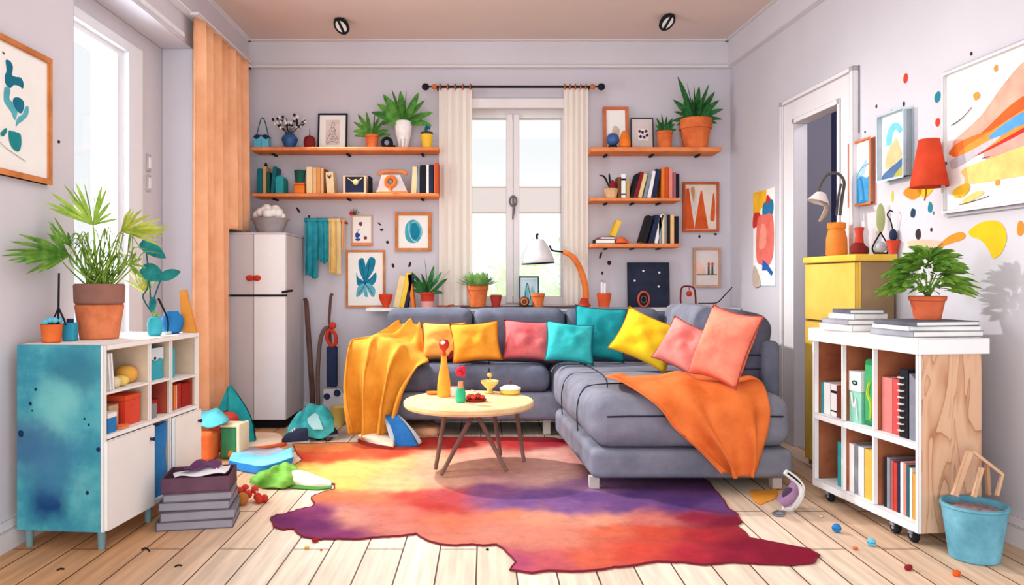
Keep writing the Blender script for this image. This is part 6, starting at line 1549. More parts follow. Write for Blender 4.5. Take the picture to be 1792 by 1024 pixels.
# cell items: local -y of these things faces the room
cbox('small blue box with white lid in the lower left cabinet cell', -.012, .066, zl, .055, .12, .07, BLUE, WHITE, lidh=.018)
cbox('tan box behind the red box in the lower left cell', -.05, .137, zl, .06, .12, .085, mat((206, 170, 130), (220, 188, 150)))
t = cbox('glossy bright red box in the lower left cabinet cell', -.03, .225, zl, .10, .14, .112, mat((214, 50, 28), (232, 76, 44), rough=.4, spec=.5), mat((230, 84, 48)), lidh=.02)
b = B(); b.box((-.03, -.038, 0), (.028, -.006, .012)); tag(obj('orange_notebook', b, mat((236, 130, 80)), loc=LC(-.045, .137, zl), rot=(0, 0, LSL + R(4)), smooth=False), 'flat orange notebook lying in front of the tan box', 'notebook')
t = cbox('teal box with white flap and black dot in the middle upper cell', -.03, .382, .5415, .12, .16, .125, mat((44, 160, 178), (76, 184, 198)))
b = B(); b.prism([(-.06, .07), (-.03, .082), (0, .074), (.03, .084), (.06, .074), (.06, .126), (-.06, .126)], .003, T((0, 0, 0)) @ Rx(R(90))); b.mi = 1; b.flat(blob(-.005, .085, .009, .006, 3, wob=.05), -.0034); obj('flap', b, [mat((214, 226, 232)), BLACK], parent=t, smooth=False)
cbox('small grey box in the middle red lined cell', -.015, .345, .397, .05, .10, .055, GREY)
cbox('dark red box beside the grey box in the red lined cell', -.05, .415, .397, .065, .12, .06, mat((176, 44, 34)))
t = thing('bottle', 'flat teal bottle in the right upper cabinet cell', 'bottle', LC(-.05, .52, .5295), LSL)
b = B(); b.soft((-.036, -.014, 0), (.036, .03, .125), .010, 4); obj('body', b, mat((50, 168, 190), (84, 190, 206)), parent=t)
b = B(); b.lathe([(.014, .1255), (.014, .142), (0, .144)], 12, M=T((-.008, .008, 0))); obj('cap', b, BLACK, parent=t)
t = cbox('red storage box with orange stripe in the right lower cell', -.03, .535, .3965, .105, .14, .105, mat((176, 40, 26), (196, 58, 38)))
b = B(); b.box((-.012, -.002, .002), (.002, .002, .103)); b.mi = 1; b.box((.008, -.002, .002), (.014, .002, .103)); obj('stripe', b, [mat((240, 140, 50)), WHITE], parent=t, smooth=False)
cbox('plain deep red storage box at the far end lower cell', -.03, .628, .3965, .07, .14, .10, mat((150, 30, 24), (170, 46, 36)))
t = thing('blue_folder', 'blue sheet folder standing in the open gap between the white doors', 'folder', LC(-.015, .382, cz0 + .0165), LSL)
b = B(); b.prism([(-.062, 0), (.055, .0), (.060, .1), (.048, .16), (.06, .22), (.062, .285), (-.062, .275)], .012, T((0, .012, 0)) @ Rx(R(90))); obj('sheet', b, BLUE, parent=t, smooth=False)
# on top
zt = cz1 + .0015
p = F(88, 600, zt)
t = thing('pencil_cup', 'orange cup full of blue marbles at the near end of the cabinet', 'cup', (-1.565, 2.70, zt))
b = B(); b.lathe([(.028, 0), (.031, .003), (.036, .066), (.031, .066), (.028, .05), (0, .05)], 20); obj('cup', b, mat((222, 96, 40), (234, 120, 62)), parent=t)
r = random.Random(3)
for i in range(9):
    a = i * 2.4; q = .018 * math.sqrt(i / 4) if i else 0; b = B(); b.ell((min(q, .024) * math.cos(a), min(q, .024) * math.sin(a), .068 + .006 * (i % 3)), .0115, 10); obj('marble', b, LBLUE if i % 3 else NAVY, parent=t)
b = B(); k_ = 2.70 / FPX; b.tube([(.022, 0, .055), (.024, 0, .13), (.026, 0, .25)], [.0035, .004, .0035], 6); b.tube([(.024, 0, .125), (-.004, 0, .06)], .003, 6); b.tube([(.024, 0, .125), (.045, 0, .08), (.05, 0, .062)], .0035, 6)
obj('forked_stick', b, BLACK, parent=t)
t = thing('bottle', 'small square blue bottle just behind the marble cup', 'bottle', (-1.535, 2.765, zt))
b = B(); b.soft((-.022, -.018, 0), (.022, .018, .068), .006, 3); obj('body', b, mat((36, 140, 172), (66, 166, 194)), parent=t); b = B(); b.lathe([(.012, .0685), (.012, .082), (0, .083)], 10); obj('cap', b, NAVY, parent=t)
p = LC(-.075, .46, zt)
t = thing('bottle', 'rounded teal bottle right of the big palm pot', 'bottle', p)
b = B(); b.lathe([(.020, 0), (.027, .008), (.029, .05), (.022, .072), (.010, .078), (0, .078)], 18); obj('body', b, mat((46, 168, 186), (80, 192, 204)), parent=t); b = B(); b.tube([(-.012, 0, .076), (-.008, 0, .096), (.008, 0, .096), (.012, 0, .076)], .003, 5); b.lathe([(.008, .0785), (.007, .088), (0, .089)], 10); obj('stopper', b, mat((150, 190, 90)), parent=t)
t = thing('curled_ornament', 'black curled stem standing in a tiny glass dish', 'ornament', LC(-.06, .535, zt))
b = B(); b.lathe([(.012, 0), (.017, .01), (.013, .012), (0, .006)], 14); obj('dish', b, mat((216, 222, 210)), parent=t)
b = B(); b.tube(spline([(0, 0, .006), (.0, 0, .06), (-.02, 0, .11), (-.04, 0, .15)], 16), [lerp(.003, .005, i / 16) for i in range(17)], 6); obj('stem', b, BLACK, parent=t)
pv = LC(-.075, .60, zt)
t = thing('teal_leaf_plant', 'round blue vase with big teal and striped leaves on the cabinet', 'plant', pv)
b = B(); b.lathe([(.024, 0), (.036, .008), (.046, .04), (.042, .07), (.026, .088), (.024, .094), (0, .09)], 22); obj('vase', b, mat((26, 104, 168), (50, 134, 196)), parent=t)
Q5 = lambda px, py, dy=0: P(px, py, pv.y + dy) - pv
b = B()
for q in ([Q5(264, 545), Q5(250, 520), Q5(258, 505), Q5(262, 480)], [Q5(264, 545), Q5(272, 515), Q5(285, 480)], [Q5(264, 545), Q5(262, 500), Q5(256, 440)], [Q5(264, 546), Q5(262, 530), Q5(266, 520)]): b.tube(spline(q, 14), .0032, 6)
obj('stem', b, DTEAL, parent=t)
TLF = mat((18, 104, 108), (44, 140, 136), var=.2, scale=16, ink=False)
for a, c, w in (((246, 424), (290, 450), .055), ((248, 468), (286, 488), .075), ((280, 486), (316, 474), .05), ((268, 520), (266, 548), .03)):
    b = B(); u = Q5(*a, -.02); v = Q5(*c, -.02); b.blade(u, v - u, (v - u).length, w, .04, 8, roll=1.3, fold=.2, belly=.8); obj('teal_leaf', b, TLF, parent=t, ang=180)
b = B()
for a, c in (((250, 510), (222, 470)), ((250, 508), (232, 456)), ((252, 510), (244, 452)), ((254, 508), (256, 462)), ((252, 512), (216, 490)), ((258, 512), (276, 484)), ((256, 510), (268, 462))):
    u = Q5(*a); v = Q5(*c); b.blade(u, v - u + Vector((0, 0, .02)), (v - u).length * 1.05, .022, .15, 6, roll=.8, belly=.8)
obj('striped_leaves', b, mat((150, 180, 70), (226, 214, 110), var=.2, scale=30, ink=False), parent=t, ang=180)
t = thing('orange_board', 'orange wooden board leaning against the niche edge on the cabinet', 'board', LC(-.055, .655, zt))
b = B(); k_ = 3.23 / FPX; b.prism([(.0, 0), (.062, 0), (.018, .185), (-.012, .182)], .012, Rx(R(90))); obj('board', b, mat((230, 140, 50), (240, 160, 76)), parent=t, smooth=False)
# switches in the niche
for py0, py1, lb in ((270, 300, 'upper tall light switch on the niche wall beside the tall window'), (306, 335, 'lower tall light switch on the niche wall beside the tall window')):
    y_ = 4.08; zc = EYE + (CY - (py0 + py1) / 2) * y_ / FPX; h_ = (py1 - py0) * y_ / FPX
    t = thing('wall_switch', lb, 'switch', (XN, y_, zc), RZ_L)
    b = B(); b.soft((-.024, -.010, -h_ / 2), (.024, 0, h_ / 2), .005, 3); obj('plate', b, mat((190, 184, 188)), parent=t)
    b = B(); b.soft((-.012, -.016, -h_ / 3), (.012, -.009, h_ / 3), .003, 3); obj('rocker', b, WHITE, parent=t)
# ceiling lights
for px, py, rz, lb in ((598, 35, -20, 'small black rimmed ceiling spot light on the left'), (1167, 28, 25, 'small black rimmed ceiling spot light on the right')):
    y_ = FPX * (ZC - EYE) / (CY - py); x = (px - CX) * y_ / FPX
    t = thing('ceiling_light', lb, 'light', (x, y_, ZC), R(rz), 'ceiling spot lights')
    b = B(); b.lathe([(.02, -.001), (.02, -.02), (0, -.022)], 12); obj('mount', b, BLACK, parent=t)
    Mh = T((0, 0, -.035)) @ Rx(R(-38)) @ Matrix.Diagonal((1.1, 1.35, 1, 1))
    b = B(); b.lathe([(.040, .012), (.046, 0), (.044, -.014), (.034, -.016), (.034, -.004), (0, -.004)], 20, M=Mh); obj('housing', b, BLACK, parent=t)
    b = B(); b.lathe([(0, -.012), (.033, -.012), (.033, -.006), (0, -.0055)], 18, M=Mh); b.mi = 1; b.box((-.008, -.034, -.015), (.008, .034, -.0121), Mh); obj('lens', b, [WHITE, BLACK], parent=t)
# ================================================================ THINGS ON THE FLOOR
# stack of grey boxes by the left cabinet
st = Vector((-1.105, 2.90, 0)); z = 0
gS = 'grey books stacked by the left cabinet'
GS = [mat((88, 84, 98), (110, 106, 120)), mat((100, 96, 110), (124, 120, 132)), mat((82, 78, 92), (104, 100, 114)), mat((112, 106, 118), (134, 128, 140))]
for i, (lb, rz, w, d, h) in enumerate((('lowest big grey book of the stack by the left cabinet', 10, .275, .20, .034), ('second grey book from the bottom of the floor stack', 13, .265, .20, .036), ('third grey book from the bottom of the floor stack', 9, .255, .195, .034), ('pale grey book directly under the purple tray', 12, .245, .19, .030))):
    flatbook(lb, (st.x + (.004 if i % 2 else -.003), st.y, z), R(rz), w, d, h, GS[i], gS, edge=mat((150, 146, 156), inkr=.003)); z += h + .0006
t = thing('tray', 'dark purple open tray box on top of the grey book stack', 'tray', (st.x, st.y, z), R(11))
PU = mat((88, 58, 76), (108, 74, 92)); w, d, h = .245, .19, .058
b = B(); b.box((-w / 2, -d / 2, 0), (w / 2, d / 2, .006)); obj('bottom', b, PU, parent=t, smooth=False)
b = B()
for lo, hi in (((-w / 2, -d / 2, .0062), (w / 2, -d / 2 + .006, h)), ((-w / 2, d / 2 - .006, .0062), (w / 2, d / 2, h)), ((-w / 2, -d / 2 + .0062, .0062), (-w / 2 + .006, d / 2 - .0062, h)), ((w / 2 - .006, -d / 2 + .0062, .0062), (w / 2, d / 2 - .0062, h))): b.box(lo, hi)
obj('side_wall', b, PU, parent=t, smooth=False)
b = B(); b.loft([[(-.08, -.07, .055), (0, -.085, .066), (.10, -.075, .062)], [(-.095, 0, .05), (0, .0, .074), (.105, 0, .066)], [(-.05, .07, .05), (.03, .08, .066), (.10, .07, .058)]], 20, 20, lambda p, u, v: p + Vector((0, 0, .006 * math.sin(9 * u + 4 * v))))
tag(obj('white_cloth', b, mat((240, 236, 238), ink=False), loc=(st.x, st.y, z), rot=(0, 0, R(11)), ang=180, solid=.004), 'white folded cloth lying in the purple tray', 'cloth')
b = B(); b.loft([[(-.05, -.045, .073), (.01, -.055, .084), (.07, -.045, .078)], [(-.06, 0, .074), (.01, 0, .098), (.078, 0, .084)], [(-.03, .045, .074), (.02, .05, .084), (.07, .04, .078)]], 20, 20, lambda p, u, v: p + Vector((0, 0, .008 * math.sin(11 * u + 7 * v))))
tag(obj('purple_cloth', b, mat((92, 50, 88), (120, 72, 112), var=.2, ink=False), loc=(st.x, st.y, z), rot=(0, 0, R(11)), ang=180, solid=.004), 'crumpled purple cloth on the white cloth in the tray', 'cloth')
b = B(); b.ell((0, 0, .012), .012); o = tag(obj('red_bead', b, RED, loc=F(281, 919)), 'small red bead at the foot of the grey book stack', 'bead', 'small beads on the floor')
# toy with red berries
p = F(428, 884)
t = thing('berry_toy', 'cluster of red berries with a brown ball beside the grey stack', 'toy', p)
b = B(); b.ell((-.01, 0, .026), .026); obj('ball', b, mat((176, 104, 44), (196, 126, 60)), parent=t)
for x, y, z_ in ((-.045, .05, .022), (-.02, .07, .05), (.0, .05, .03), (.02, .07, .045), (.04, .045, .022), (.055, .02, .018), (.07, .04, .016), (-.03, .03, .05)):
    b = B(); b.ell((x, y, z_), .017, 10); obj('berry', b, RED, parent=t)
b = B(); b.tube(spline([(-.03, .06, .03), (0, .06, .05), (.03, .06, .04), (.06, .03, .018)], 12), .004, 5); obj('twig', b, WHITE, parent=t)
# pile by the orange curtain
p = Vector((-1.425, 4.27, 0))
b = B(); b.loft([[(-.115, -.06, .004), (-.04, -.10, .004), (.05, -.10, .004), (.125, -.05, .004)], [(-.125, -.03, .09), (-.03, -.06, .10), (.04, -.055, .10), (.118, -.03, .09)], [(-.10, 0, .20), (-.04, -.03, .21), (.02, -.03, .21), (.07, .0, .20)], [(-.052, .02, .33), (-.045, .015, .335), (-.035, .015, .335), (-.025, .02, .33)]], 30, 24,
               lambda p, u, v: p + Vector((.006 * math.sin(10 * u), -.014 * math.sin(13 * u + 2 * v) * (1 - .5 * v), 0)))
b.loft([[(-.115, -.06, .004), (-.1, .05, .004), (.1, .05, .004), (.125, -.05, .004)], [(-.125, -.03, .09), (-.08, .04, .1), (.06, .04, .10), (.118, -.03, .09)], [(-.10, 0, .20), (-.05, .04, .21), (.01, .04, .21), (.07, .0, .20)], [(-.052, .02, .33), (-.045, .025, .335), (-.035, .025, .335), (-.025, .02, .33)]], 16, 24)
tag(obj('draped_cloth', b, mat((18, 130, 136), (40, 158, 160), var=.14, scale=8, ink=False), loc=p, ang=180), 'tall peaked teal cloth standing by the orange curtain', 'cloth')
p = Vector((-1.435, 4.12, 0))
t = thing('red_roll', 'glossy red roll with pale end lying before the teal cloth', 'roll', p)
b = B(); b.soft((-.085, -.05, -.0), (.075, .05, .215), .049, 6); obj('roll', b, mat((180, 40, 26), (204, 62, 40), rough=.45, spec=.4), parent=t)
b = B(); b.soft((-.012, -.052, .06), (.0, .052, .2175), .006, 3); obj('band', b, mat((120, 24, 22)), parent=t)
p = F(360, 803); p.x = -1.335
t = thing('storage_box', 'rounded orange box on the floor beside the cabinet far end', 'box', (-1.475, 3.90, 0))
b = B(); b.soft((-.07, -.06, 0), (.07, .06, .155), .025, 5); obj('box_body', b, mat((222, 96, 40), (236, 120, 62)), parent=t)
t = thing('storage_box', 'green box with cream edge between the orange box and the red roll', 'box', (-1.345, 3.97, 0), R(-6))
b = B(); b.soft((-.045, -.05, 0), (.045, .07, .165), .012, 4); obj('box_body', b, mat((52, 130, 84), (84, 156, 108)), parent=t)
b = B(); b.soft((.046, -.055, 0), (.066, .07, .185), .008, 4); b.soft((-.045, -.052, .166), (.046, .07, .18), .005, 3); obj('cream_edge', b, CREAM, parent=t)
b = B(); b.loft([[(-.12, -.05, .175), (-.05, -.06, .182), (.03, -.06, .186)], [(-.12, 0, .22), (-.05, 0, .235), (.04, 0, .20)], [(-.12, .06, .24), (-.05, .06, .25), (.02, .06, .21)]], 18, 16, lambda p, u, v: p + Vector((0, 0, .008 * math.sin(8 * u + 3 * v))))
tag(obj('teal_scarf', b, mat((60, 168, 180), (120, 206, 212), var=.12, ink=False), loc=(-1.39, 3.93, .0), ang=180, solid=.005), 'light teal scarf draped over the orange and green boxes', 'scarf')
# cushions and cloths on the floor
def slab(label, pts, z0, h, m, name, cat, warp=.0, m2=None, smooth=True, puff=.0, seed=0, top=None):
    """soft folded sheet: outline on the floor, pillowy top"""
    q = [F(a, c) for a, c in pts]; cx = sum(v.x for v in q) / len(q); cy = sum(v.y for v in q) / len(q)
    out = smooth2([(v.x - cx, v.y - cy) for v in q], len(q) * 5) if smooth else [(v.x - cx, v.y - cy) for v in q]
    b = B(); rings = []; vs = []; fs = []; n = len(out)
    for k, (s_, zz) in enumerate(((.97, 0), (1.0, .25), (1.0, .62), (.955, .9), (.84, 1.0), (.6, 1.08), (.3, 1.12))):
        ring = []
        for i, (x, y) in enumerate(out):
            wz = mnoise.noise(Vector((x * 9 + seed, y * 9, k * .2))) * warp * zz
            v = b.bm.verts.new((x * s_, y * s_, max(.0, z0 + h * zz + puff * max(0, zz - .9) * 3 + wz))); ring.append(v); vs.append(v)
        rings.append(ring)
    for a, c in zip(rings, rings[1:]):
        for i in range(n): j = (i + 1) % n; f_ = b.bm.faces.new((a[i], a[j], c[j], c[i])); fs.append(f_)
    cv_ = b.bm.verts.new((0, 0, z0 + h * 1.13 + puff * .6)); vs.append(cv_)
    for i in range(n): fs.append(b.bm.faces.new((rings[-1][i], rings[-1][(i + 1) % n], cv_)))
    fs.append(b.bm.faces.new(list(reversed(rings[0]))))
    ar = sum(out[i][0] * out[(i + 1) % n][1] - out[(i + 1) % n][0] * out[i][1] for i in range(n))
    if ar < 0:
        for f_ in fs: f_.normal_flip()
    b.fin(vs, fs)
    o = obj(name, b, m, loc=(cx, cy, 0), ang=60); tag(o, label, cat); return o
o = slab('flat peach cushion with orange underside on the floor before the fridge', [(405, 772), (416, 763), (450, 764), (488, 766), (498, 776), (470, 784), (440, 786), (412, 784)], 0, .028, mat((240, 204, 168), (248, 222, 196), var=.06), 'floor_cushion', 'cushion', .01)
b = B(); lo = Vector(o.location); out = smooth2([(F(a, c).x - lo.x, F(a, c).y - lo.y) for a, c in [(402, 776), (416, 765), (450, 766), (490, 768), (502, 779), (470, 788), (440, 790), (410, 788)]], 40); b.prism(out, .014); obj('underside', b, mat((222, 96, 52)), parent=o)
# open blue book / folded blue cloth
t = thing('blue_blanket', 'folded light blue blanket with dark blue underside on the floor', 'blanket', F(456, 815))
l0 = Vector(t.location)
def FF(px, py, z): v = F(px, py, z); return v - l0
rows = [[FF(400, 818, .004), FF(430, 826, .004), FF(465, 829, .004), FF(508, 815, .02)], [FF(401, 806, .034), FF(430, 812, .036), FF(465, 815, .04), FF(514, 800, .055)]]
b = B(); b.loft(rows, 20, 6); b.loft([rows[0], [FF(420, 800, .004), FF(440, 800, .004), FF(470, 804, .004), FF(500, 796, .01)]], 20, 4); obj('dark_edge', b, mat((24, 98, 160), (44, 124, 186)), parent=t, solid=.004)
b = B(); b.loft([rows[1], [FF(404, 798, .038), FF(430, 803, .042), FF(466, 806, .046), FF(512, 792, .062)], [FF(408, 790, .036), FF(434, 793, .04), FF(468, 797, .042), FF(512, 783, .066)]], 20, 8); obj('light_face', b, mat((110, 196, 226), (140, 214, 238)), parent=t, solid=.004)
b = B(); b.loft([[FF(408, 791, .037), FF(434, 794, .041), FF(468, 798, .043), FF(500, 788, .056)], [FF(412, 782, .03), FF(436, 784, .034), FF(466, 789, .036), FF(490, 784, .04)], [FF(414, 780, .004), FF(438, 782, .004), FF(466, 786, .004), FF(488, 783, .004)]], 20, 8); obj('grey_lining', b, mat((158, 158, 172), (178, 178, 190)), parent=t, solid=.004)
b = B(); b.ell(FF(405, 795, .026), (.018, .03, .024)); obj('orange_tag', b, mat((226, 124, 40)), parent=t)
# green cloth with white patch
t = thing('green_shirt', 'crumpled green shirt with a cream sleeve at the rug edge', 'shirt', F(500, 838))
l0 = Vector(t.location)
b = B(); b.loft([[FF(437, 846, .006), FF(452, 853, .004), FF(476, 856, .004), FF(500, 855, .005), FF(516, 850, .01)], [FF(440, 838, .03), FF(458, 842, .036), FF(478, 842, .022), FF(500, 843, .036), FF(520, 840, .02)], [FF(452, 830, .034), FF(468, 828, .046), FF(484, 830, .028), FF(500, 832, .044), FF(522, 836, .02)], [FF(470, 824, .012), FF(480, 818, .03), FF(496, 812, .034), FF(508, 812, .03), FF(522, 824, .014)]], 26, 22, lambda p, u, v: p + Vector((0, 0, abs(.008 * math.sin(9 * u + 6 * v)))))
obj('body', b, mat((98, 160, 52), (132, 186, 76), var=.14, scale=10, ink=False), parent=t, ang=180, solid=.004)
b = B(); b.loft([[FF(498, 828, .035), FF(496, 838, .04), FF(506, 848, .008)], [FF(526, 824, .03), FF(528, 836, .034), FF(530, 850, .006)], [FF(556, 834, .02), FF(556, 842, .028), FF(556, 852, .006)], [FF(578, 842, .008), FF(580, 847, .014), FF(578, 852, .004)]], 20, 20); obj('sleeve', b, mat((246, 238, 214), (250, 246, 230), ink=False), parent=t, ang=180, solid=.006)
b = B(); b.loft([[FF(506, 849, .012), FF(508, 854, .004)], [FF(532, 851, .010), FF(532, 856, .004)], [FF(558, 853, .008), FF(558, 857, .004)], [FF(580, 851, .006), FF(580, 854, .004)]], 12, 20); obj('hem', b, mat((78, 142, 44), ink=False), parent=t, ang=180, solid=.004)
# teal trainers pile
t = thing('backpack', 'crumpled teal bag lying by the fridge foot', 'bag', F(545, 765))
l0 = Vector(t.location); Y0 = l0.y
def VV(px, py, dy=0): return P(px, py, Y0 + dy) - l0
b = B(); b.loft([[VV(500, 762, -.10), VV(520, 764, -.12), VV(550, 768, -.14), VV(584, 758, -.10)], [VV(506, 748, -.07), VV(525, 738, -.09), VV(552, 738, -.10), VV(584, 740, -.07)], [VV(524, 722, 0), VV(538, 712, -.02), VV(560, 712, -.02), VV(580, 724, 0)], [VV(528, 726, .06), VV(545, 716, .06), VV(562, 716, .06), VV(578, 730, .06)], [VV(515, 768, .10), VV(540, 768, .12), VV(560, 768, .12), VV(586, 768, .10)]], 30, 30, lambda p, u, v: p + Vector((0, -.010 * math.sin(17 * u + 3 * v), .009 * math.sin(14 * u + 5 * v))))
for v in b.bm.verts: v.co.z = max(v.co.z, .003)
obj('cloth', b, mat((40, 150, 154), (80, 186, 184), var=.14, scale=9, ink=False), parent=t, ang=180, solid=.005)
b = B(); b.loft([[VV(540, 722, -.05), VV(556, 724, -.06)], [VV(538, 738, -.115), VV(562, 740, -.12)], [VV(548, 752, -.15), VV(566, 752, -.15)]], 10, 10); obj('pale_flap', b, mat((166, 208, 208), ink=False), parent=t, ang=180, solid=.004)
def shoe(label, px, py, L_, rz, m):
    t = thing('shoe', label, 'shoe', F(px, py), R(rz), 'dark shoes under the teal bag')
    out = smooth2([(-.5, -.14), (-.2, -.17), (.2, -.18), (.45, -.12), (.5, 0), (.45, .12), (.2, .17), (-.2, .14), (-.5, .14), (-.54, 0)], 40)
    b = B(); b.prism([(x * L_, y * L_) for x, y in out], .014); obj('sole', b, mat((200, 196, 196)), parent=t)
    b = B(); b.loft([[(-.48 * L_, -.13 * L_, .014), (-.1 * L_, -.16 * L_, .014), (.3 * L_, -.15 * L_, .014), (.47 * L_, -.02 * L_, .014)], [(-.46 * L_, -.1 * L_, .075), (-.1 * L_, -.1 * L_, .07), (.25 * L_, -.1 * L_, .05), (.46 * L_, 0, .028)], [(-.44 * L_, 0, .08), (-.1 * L_, 0, .082), (.25 * L_, 0, .06), (.465 * L_, .005, .03)], [(-.46 * L_, .1 * L_, .075), (-.1 * L_, .1 * L_, .07), (.25 * L_, .1 * L_, .05), (.46 * L_, .01, .028)], [(-.48 * L_, .13 * L_, .014), (-.1 * L_, .15 * L_, .014), (.3 * L_, .15 * L_, .014), (.47 * L_, .02 * L_, .014)]], 20, 20); obj('upper', b, m, parent=t, ang=180, solid=.004)
    b = B()
    for k in range(3): b.tube([((.02 + .07 * k) * L_, -.07 * L_, .075 - .008 * k), ((.03 + .07 * k) * L_, 0, .088 - .009 * k), ((.02 + .07 * k) * L_, .07 * L_, .075 - .008 * k)], .004, 5)
    obj('laces', b, WHITE, parent=t); return t
SH = mat((40, 44, 66), (60, 64, 90))
shoe('dark navy shoe left of the teal bag toe pointing left', 516, 776, .155, 200, SH); shoe('dark navy shoe at the right foot of the teal bag', 572, 764, .135, 10, SH)
# cable scraps
b = B(); q = [F(a, c, .004) for a, c in ((548, 764), (556, 770), (566, 768), (574, 772), (582, 766))]; b.tube(spline(q, 20), .003, 5); tag(obj('cable', b, BLACK), 'short black cable end lying before the dark shoes', 'cable')
# books under the yellow throw
t = thing('folded_cloth', 'cream folded cloth with dark red edge under the yellow throw', 'cloth', F(655, 768))
l0 = Vector(t.location)
b = B(); b.loft([[FF(626, 768, .012), FF(650, 776, .012), FF(688, 784, .012)], [FF(628, 762, .05), FF(652, 764, .05), FF(690, 770, .034)], [FF(640, 752, .05), FF(664, 752, .05), FF(690, 754, .04)]], 14, 14); obj('top', b, mat((238, 214, 184), (246, 228, 206)), parent=t, ang=180, solid=.004)
b = B(); b.loft([[FF(626, 776, .004), FF(650, 784, .004), FF(686, 788, .004)], [FF(626, 767, .014), FF(650, 775, .014), FF(688, 783, .014)]], 14, 6); obj('dark_red_edge', b, mat((140, 40, 32)), parent=t, ang=180, solid=.004)
t = thing('blue_book', 'blue hardback book standing open against the sofa', 'book', F(706, 783))
l0 = Vector(t.location); Y0 = l0.y
b = B(); b.loft([[VV(694, 783, 0), VV(732, 781, -.01)], [VV(686, 752, .05), VV(716, 752, .04)], [VV(674, 728, .10), VV(694, 724, .10)]], 8, 10); obj('cover', b, mat((28, 98, 170), (52, 124, 192)), parent=t, solid=.008)
b = B(); b.loft([[VV(733, 779, .02), VV(738, 774, .05)], [VV(716, 750, .06), VV(726, 756, .07)], [VV(696, 726, .112), VV(704, 732, .115)]], 6, 10); obj('pages', b, mat((214, 224, 232)), parent=t, solid=.006)
b = B(); b.loft([[VV(686, 782, .025), VV(694, 784, .01)], [VV(678, 752, .075), VV(687, 753, .06)], [VV(672, 734, .11), VV(676, 730, .105)]], 6, 8); obj('page_edge', b, mat((190, 200, 208)), parent=t, solid=.004)
o = slab('orange and peach cloth lying under the sofa edge beside the blue book', [(700, 742), (716, 736), (740, 734), (756, 742), (770, 756), (762, 764), (735, 764), (712, 758)], 0, .045, mat((232, 168, 120), (242, 190, 150), var=.1), 'floor_cloth', 'cloth', .02)
b = B(); lo = Vector(o.location); c_ = F(722, 748) - lo; b.ell((c_.x, c_.y, .05), (.05, .05, .016)); obj('orange_patch', b, mat((226, 124, 36), ink=False), parent=o)
# ---- right side floor
o = slab('torn orange paper lying beside the purple trainer', [(1312, 862), (1322, 858), (1340, 860), (1356, 856), (1362, 864), (1356, 874), (1342, 880), (1330, 884), (1318, 876)], 0, .006, mat((232, 148, 40), (240, 166, 66), var=.1), 'paper_scrap', 'paper')
t = thing('trainer', 'white and purple trainer tipped up on its side near the bookcase', 'shoe', F(1380, 892))
l0 = Vector(t.location); Y0 = l0.y
b = B(); b.tube(spline([VV(1374, 826), VV(1390, 838), VV(1401, 852), VV(1400, 866), VV(1392, 880), VV(1383, 890), VV(1370, 888)], 26), [lerp(.012, .017, math.sin(PI * i / 26)) for i in range(27)], 8); obj('sole', b, WHITE, parent=t)
b = B(); b.tube(spline([VV(1378, 828, -.012), VV(1396, 842, -.012), VV(1406, 858, -.01), VV(1402, 872, -.01), VV(1388, 891, -.01)], 22), .0045, 6); obj('sole_edge', b, BLACK, parent=t)
b = B(); b.loft([[VV(1386, 842, -.02), VV(1372, 862, -.03), VV(1358, 874, -.02)], [VV(1394, 850, -.04), VV(1382, 868, -.06), VV(1364, 880, -.05)], [VV(1397, 864, -.03), VV(1388, 878, -.05), VV(1372, 887, -.04)], [VV(1394, 868, .03), VV(1386, 880, .04), VV(1374, 888, .03)]], 16, 16); obj('upper', b, mat((150, 110, 150), (176, 140, 172)), parent=t, ang=180, solid=.005)
b = B(); b.ell(VV(1380, 866, -.045), (.026, .012, .03)); obj('opening', b, mat((80, 60, 84), ink=False), parent=t)
b = B(); q = [F(a, c, .004) for a, c in ((1352, 898), (1360, 894), (1374, 896), (1370, 903), (1358, 903))]; b.tube(q, .004, 5, closed=True); b.ell((q[1] + q[3]) / 2, (.02, .016, .004)); tag(obj('grey_tag', b, GREY), 'flat grey tag lying under the purple trainer', 'tag')
for px, py, r_, m, lb in ((1464, 932, .0165, BLUE, 'bright blue ball on the floor before the bookcase'), (1525, 956, .0145, LBLUE, 'light blue ball on the floor nearer the bookcase casters')):
    p = F(px, py); b = B(); b.ell((0, 0, r_), r_, 18); o = tag(obj('toy_ball', b, m, loc=p), lb, 'ball', 'small balls on the floor')
    b = B(); b.tube([(r_ * 1.0 * math.cos(a_), r_ * 1.0 * math.sin(a_), r_) for a_ in [2 * PI * i / 20 for i in range(20)]], .0008, 4, closed=True); obj('seam', b, NAVY, parent=o)
def chip(label, px, py, s_, m, cat='crumb', name='candy', gem=False):
    p = F(px, py); b = B()
    if gem:
        b.soft((-s_, -s_ * .7, 0), (s_, s_ * .7, s_ * 1.3), s_ * .5, 3, M=Rzm(R(35)))
    else: b.ell((0, 0, s_ * .5), (s_, s_ * .8, s_ * .5), 10)
    tag(obj(name, b, m, loc=p), label, cat, 'small candies and crumbs on the floor')
chip('dark red candy on the floorboards at the bottom right', 1590, 998, .013, mat((140, 28, 44)), 'candy', gem=True)
chip('orange candy nearest the bottom right corner of the floor', 1674, 1008, .013, mat((224, 92, 30)), 'candy', gem=True)
chip('thin orange sweet near the light blue ball', 1497, 962, .010, mat((222, 110, 50)), 'candy')
chip('pale pebble near the far bookcase caster', 1437, 906, .009, mat((226, 206, 180)), 'pebble', 'pebble')
chip('dark red bead at the rug left edge', 552, 949, .014, mat((150, 24, 34)), 'bead', 'bead')
chip('orange bead just below the rug left edge', 537, 961, .009, mat((238, 160, 40)), 'bead', 'bead')
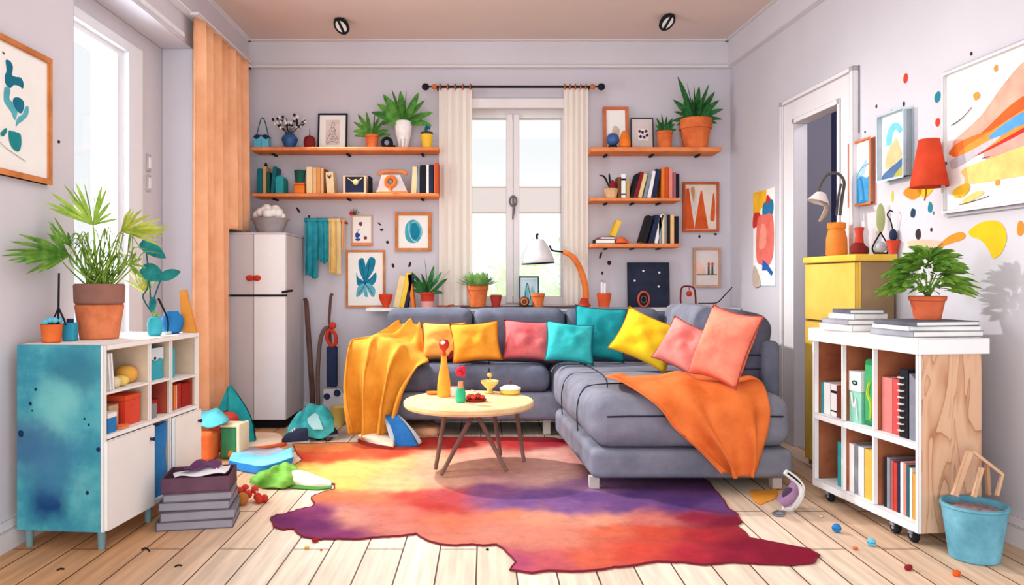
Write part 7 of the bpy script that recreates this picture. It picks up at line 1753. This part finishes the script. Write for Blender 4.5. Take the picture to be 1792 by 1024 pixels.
chip('tiny orange bead further below the rug edge', 562, 964, .005, mat((226, 90, 40)), 'bead', 'bead')
chip('small dark crumb by the middle rug edge', 853, 963, .006, BLACK, 'crumb', 'crumb')
for i, (a, c, e, d) in enumerate(((248, 962, 262, 965), (306, 992, 318, 990), (100, 998, 112, 996))):
    b = B(); b.tube(spline([F(a, c, .003), F((a + e) / 2, c - 3, .003), F(e, d, .003)], 8), .0025, 5); tag(obj('pencil_lead', b, BLACK), ('curved black crumb nearest the cabinet front leg', 'curved black crumb on the boards below the grey stack', 'thin black crumb at the far lower left')[i], 'crumb', 'small black scraps on the boards')
# ---- blue bucket with wooden pieces
p = F(1704, 952); p = Vector((1.735, 2.60, 0))
p = Vector((1.641, 2.515, 0))
t = thing('bucket', 'light blue tapered bucket beside the bookcase wood side', 'bucket', p)
hB = .185
b = B(); b.lathe([(.070, 0), (.074, .003), (.097, hB - .012), (.101, hB - .010), (.101, hB), (.094, hB), (.072, .012), (0, .010)], 30); obj('pail', b, mat((92, 160, 184), (120, 184, 204), var=.14, scale=9, inkr=.004), parent=t)
b = B(); b.lathe([(.090, hB - .022), (.05, hB - .012), (0, hB - .008)], 20); o = obj('scraps', b, mat((120, 96, 100), (150, 126, 128), var=.3, scale=40), parent=t)
WDM = mat((206, 162, 128), (222, 182, 150)); GW = 'wooden pieces standing in the blue bucket'
bx_ = Vector(p)
def plank(label, pts, w=.014, m=WDM):
    q0 = P(pts[0][0], pts[0][1], p.y + pts[0][2]); b = B()
    b.tube([P(a, c, p.y + e) - q0 for a, c, e in pts], w, 4)
    tag(obj('wooden_strip', b, m, loc=q0, smooth=False), label, 'wood strip', GW)
plank('wide pale wooden strip leaning left in the bucket', [(1670, 868, .02), (1697, 790, .04)], .013)
plank('short wooden strip leaning in the middle of the bucket', [(1704, 870, -.02), (1718, 818, -.01)], .009)
plank('thin bent wooden frame arching over the bucket right side', [(1700, 788, .04), (1754, 830, .03), (1744, 868, .02)], .008)
plank('upright wooden strip at the back of the bucket', [(1730, 866, .05), (1727, 812, .05)], .009, mat((190, 146, 116)))
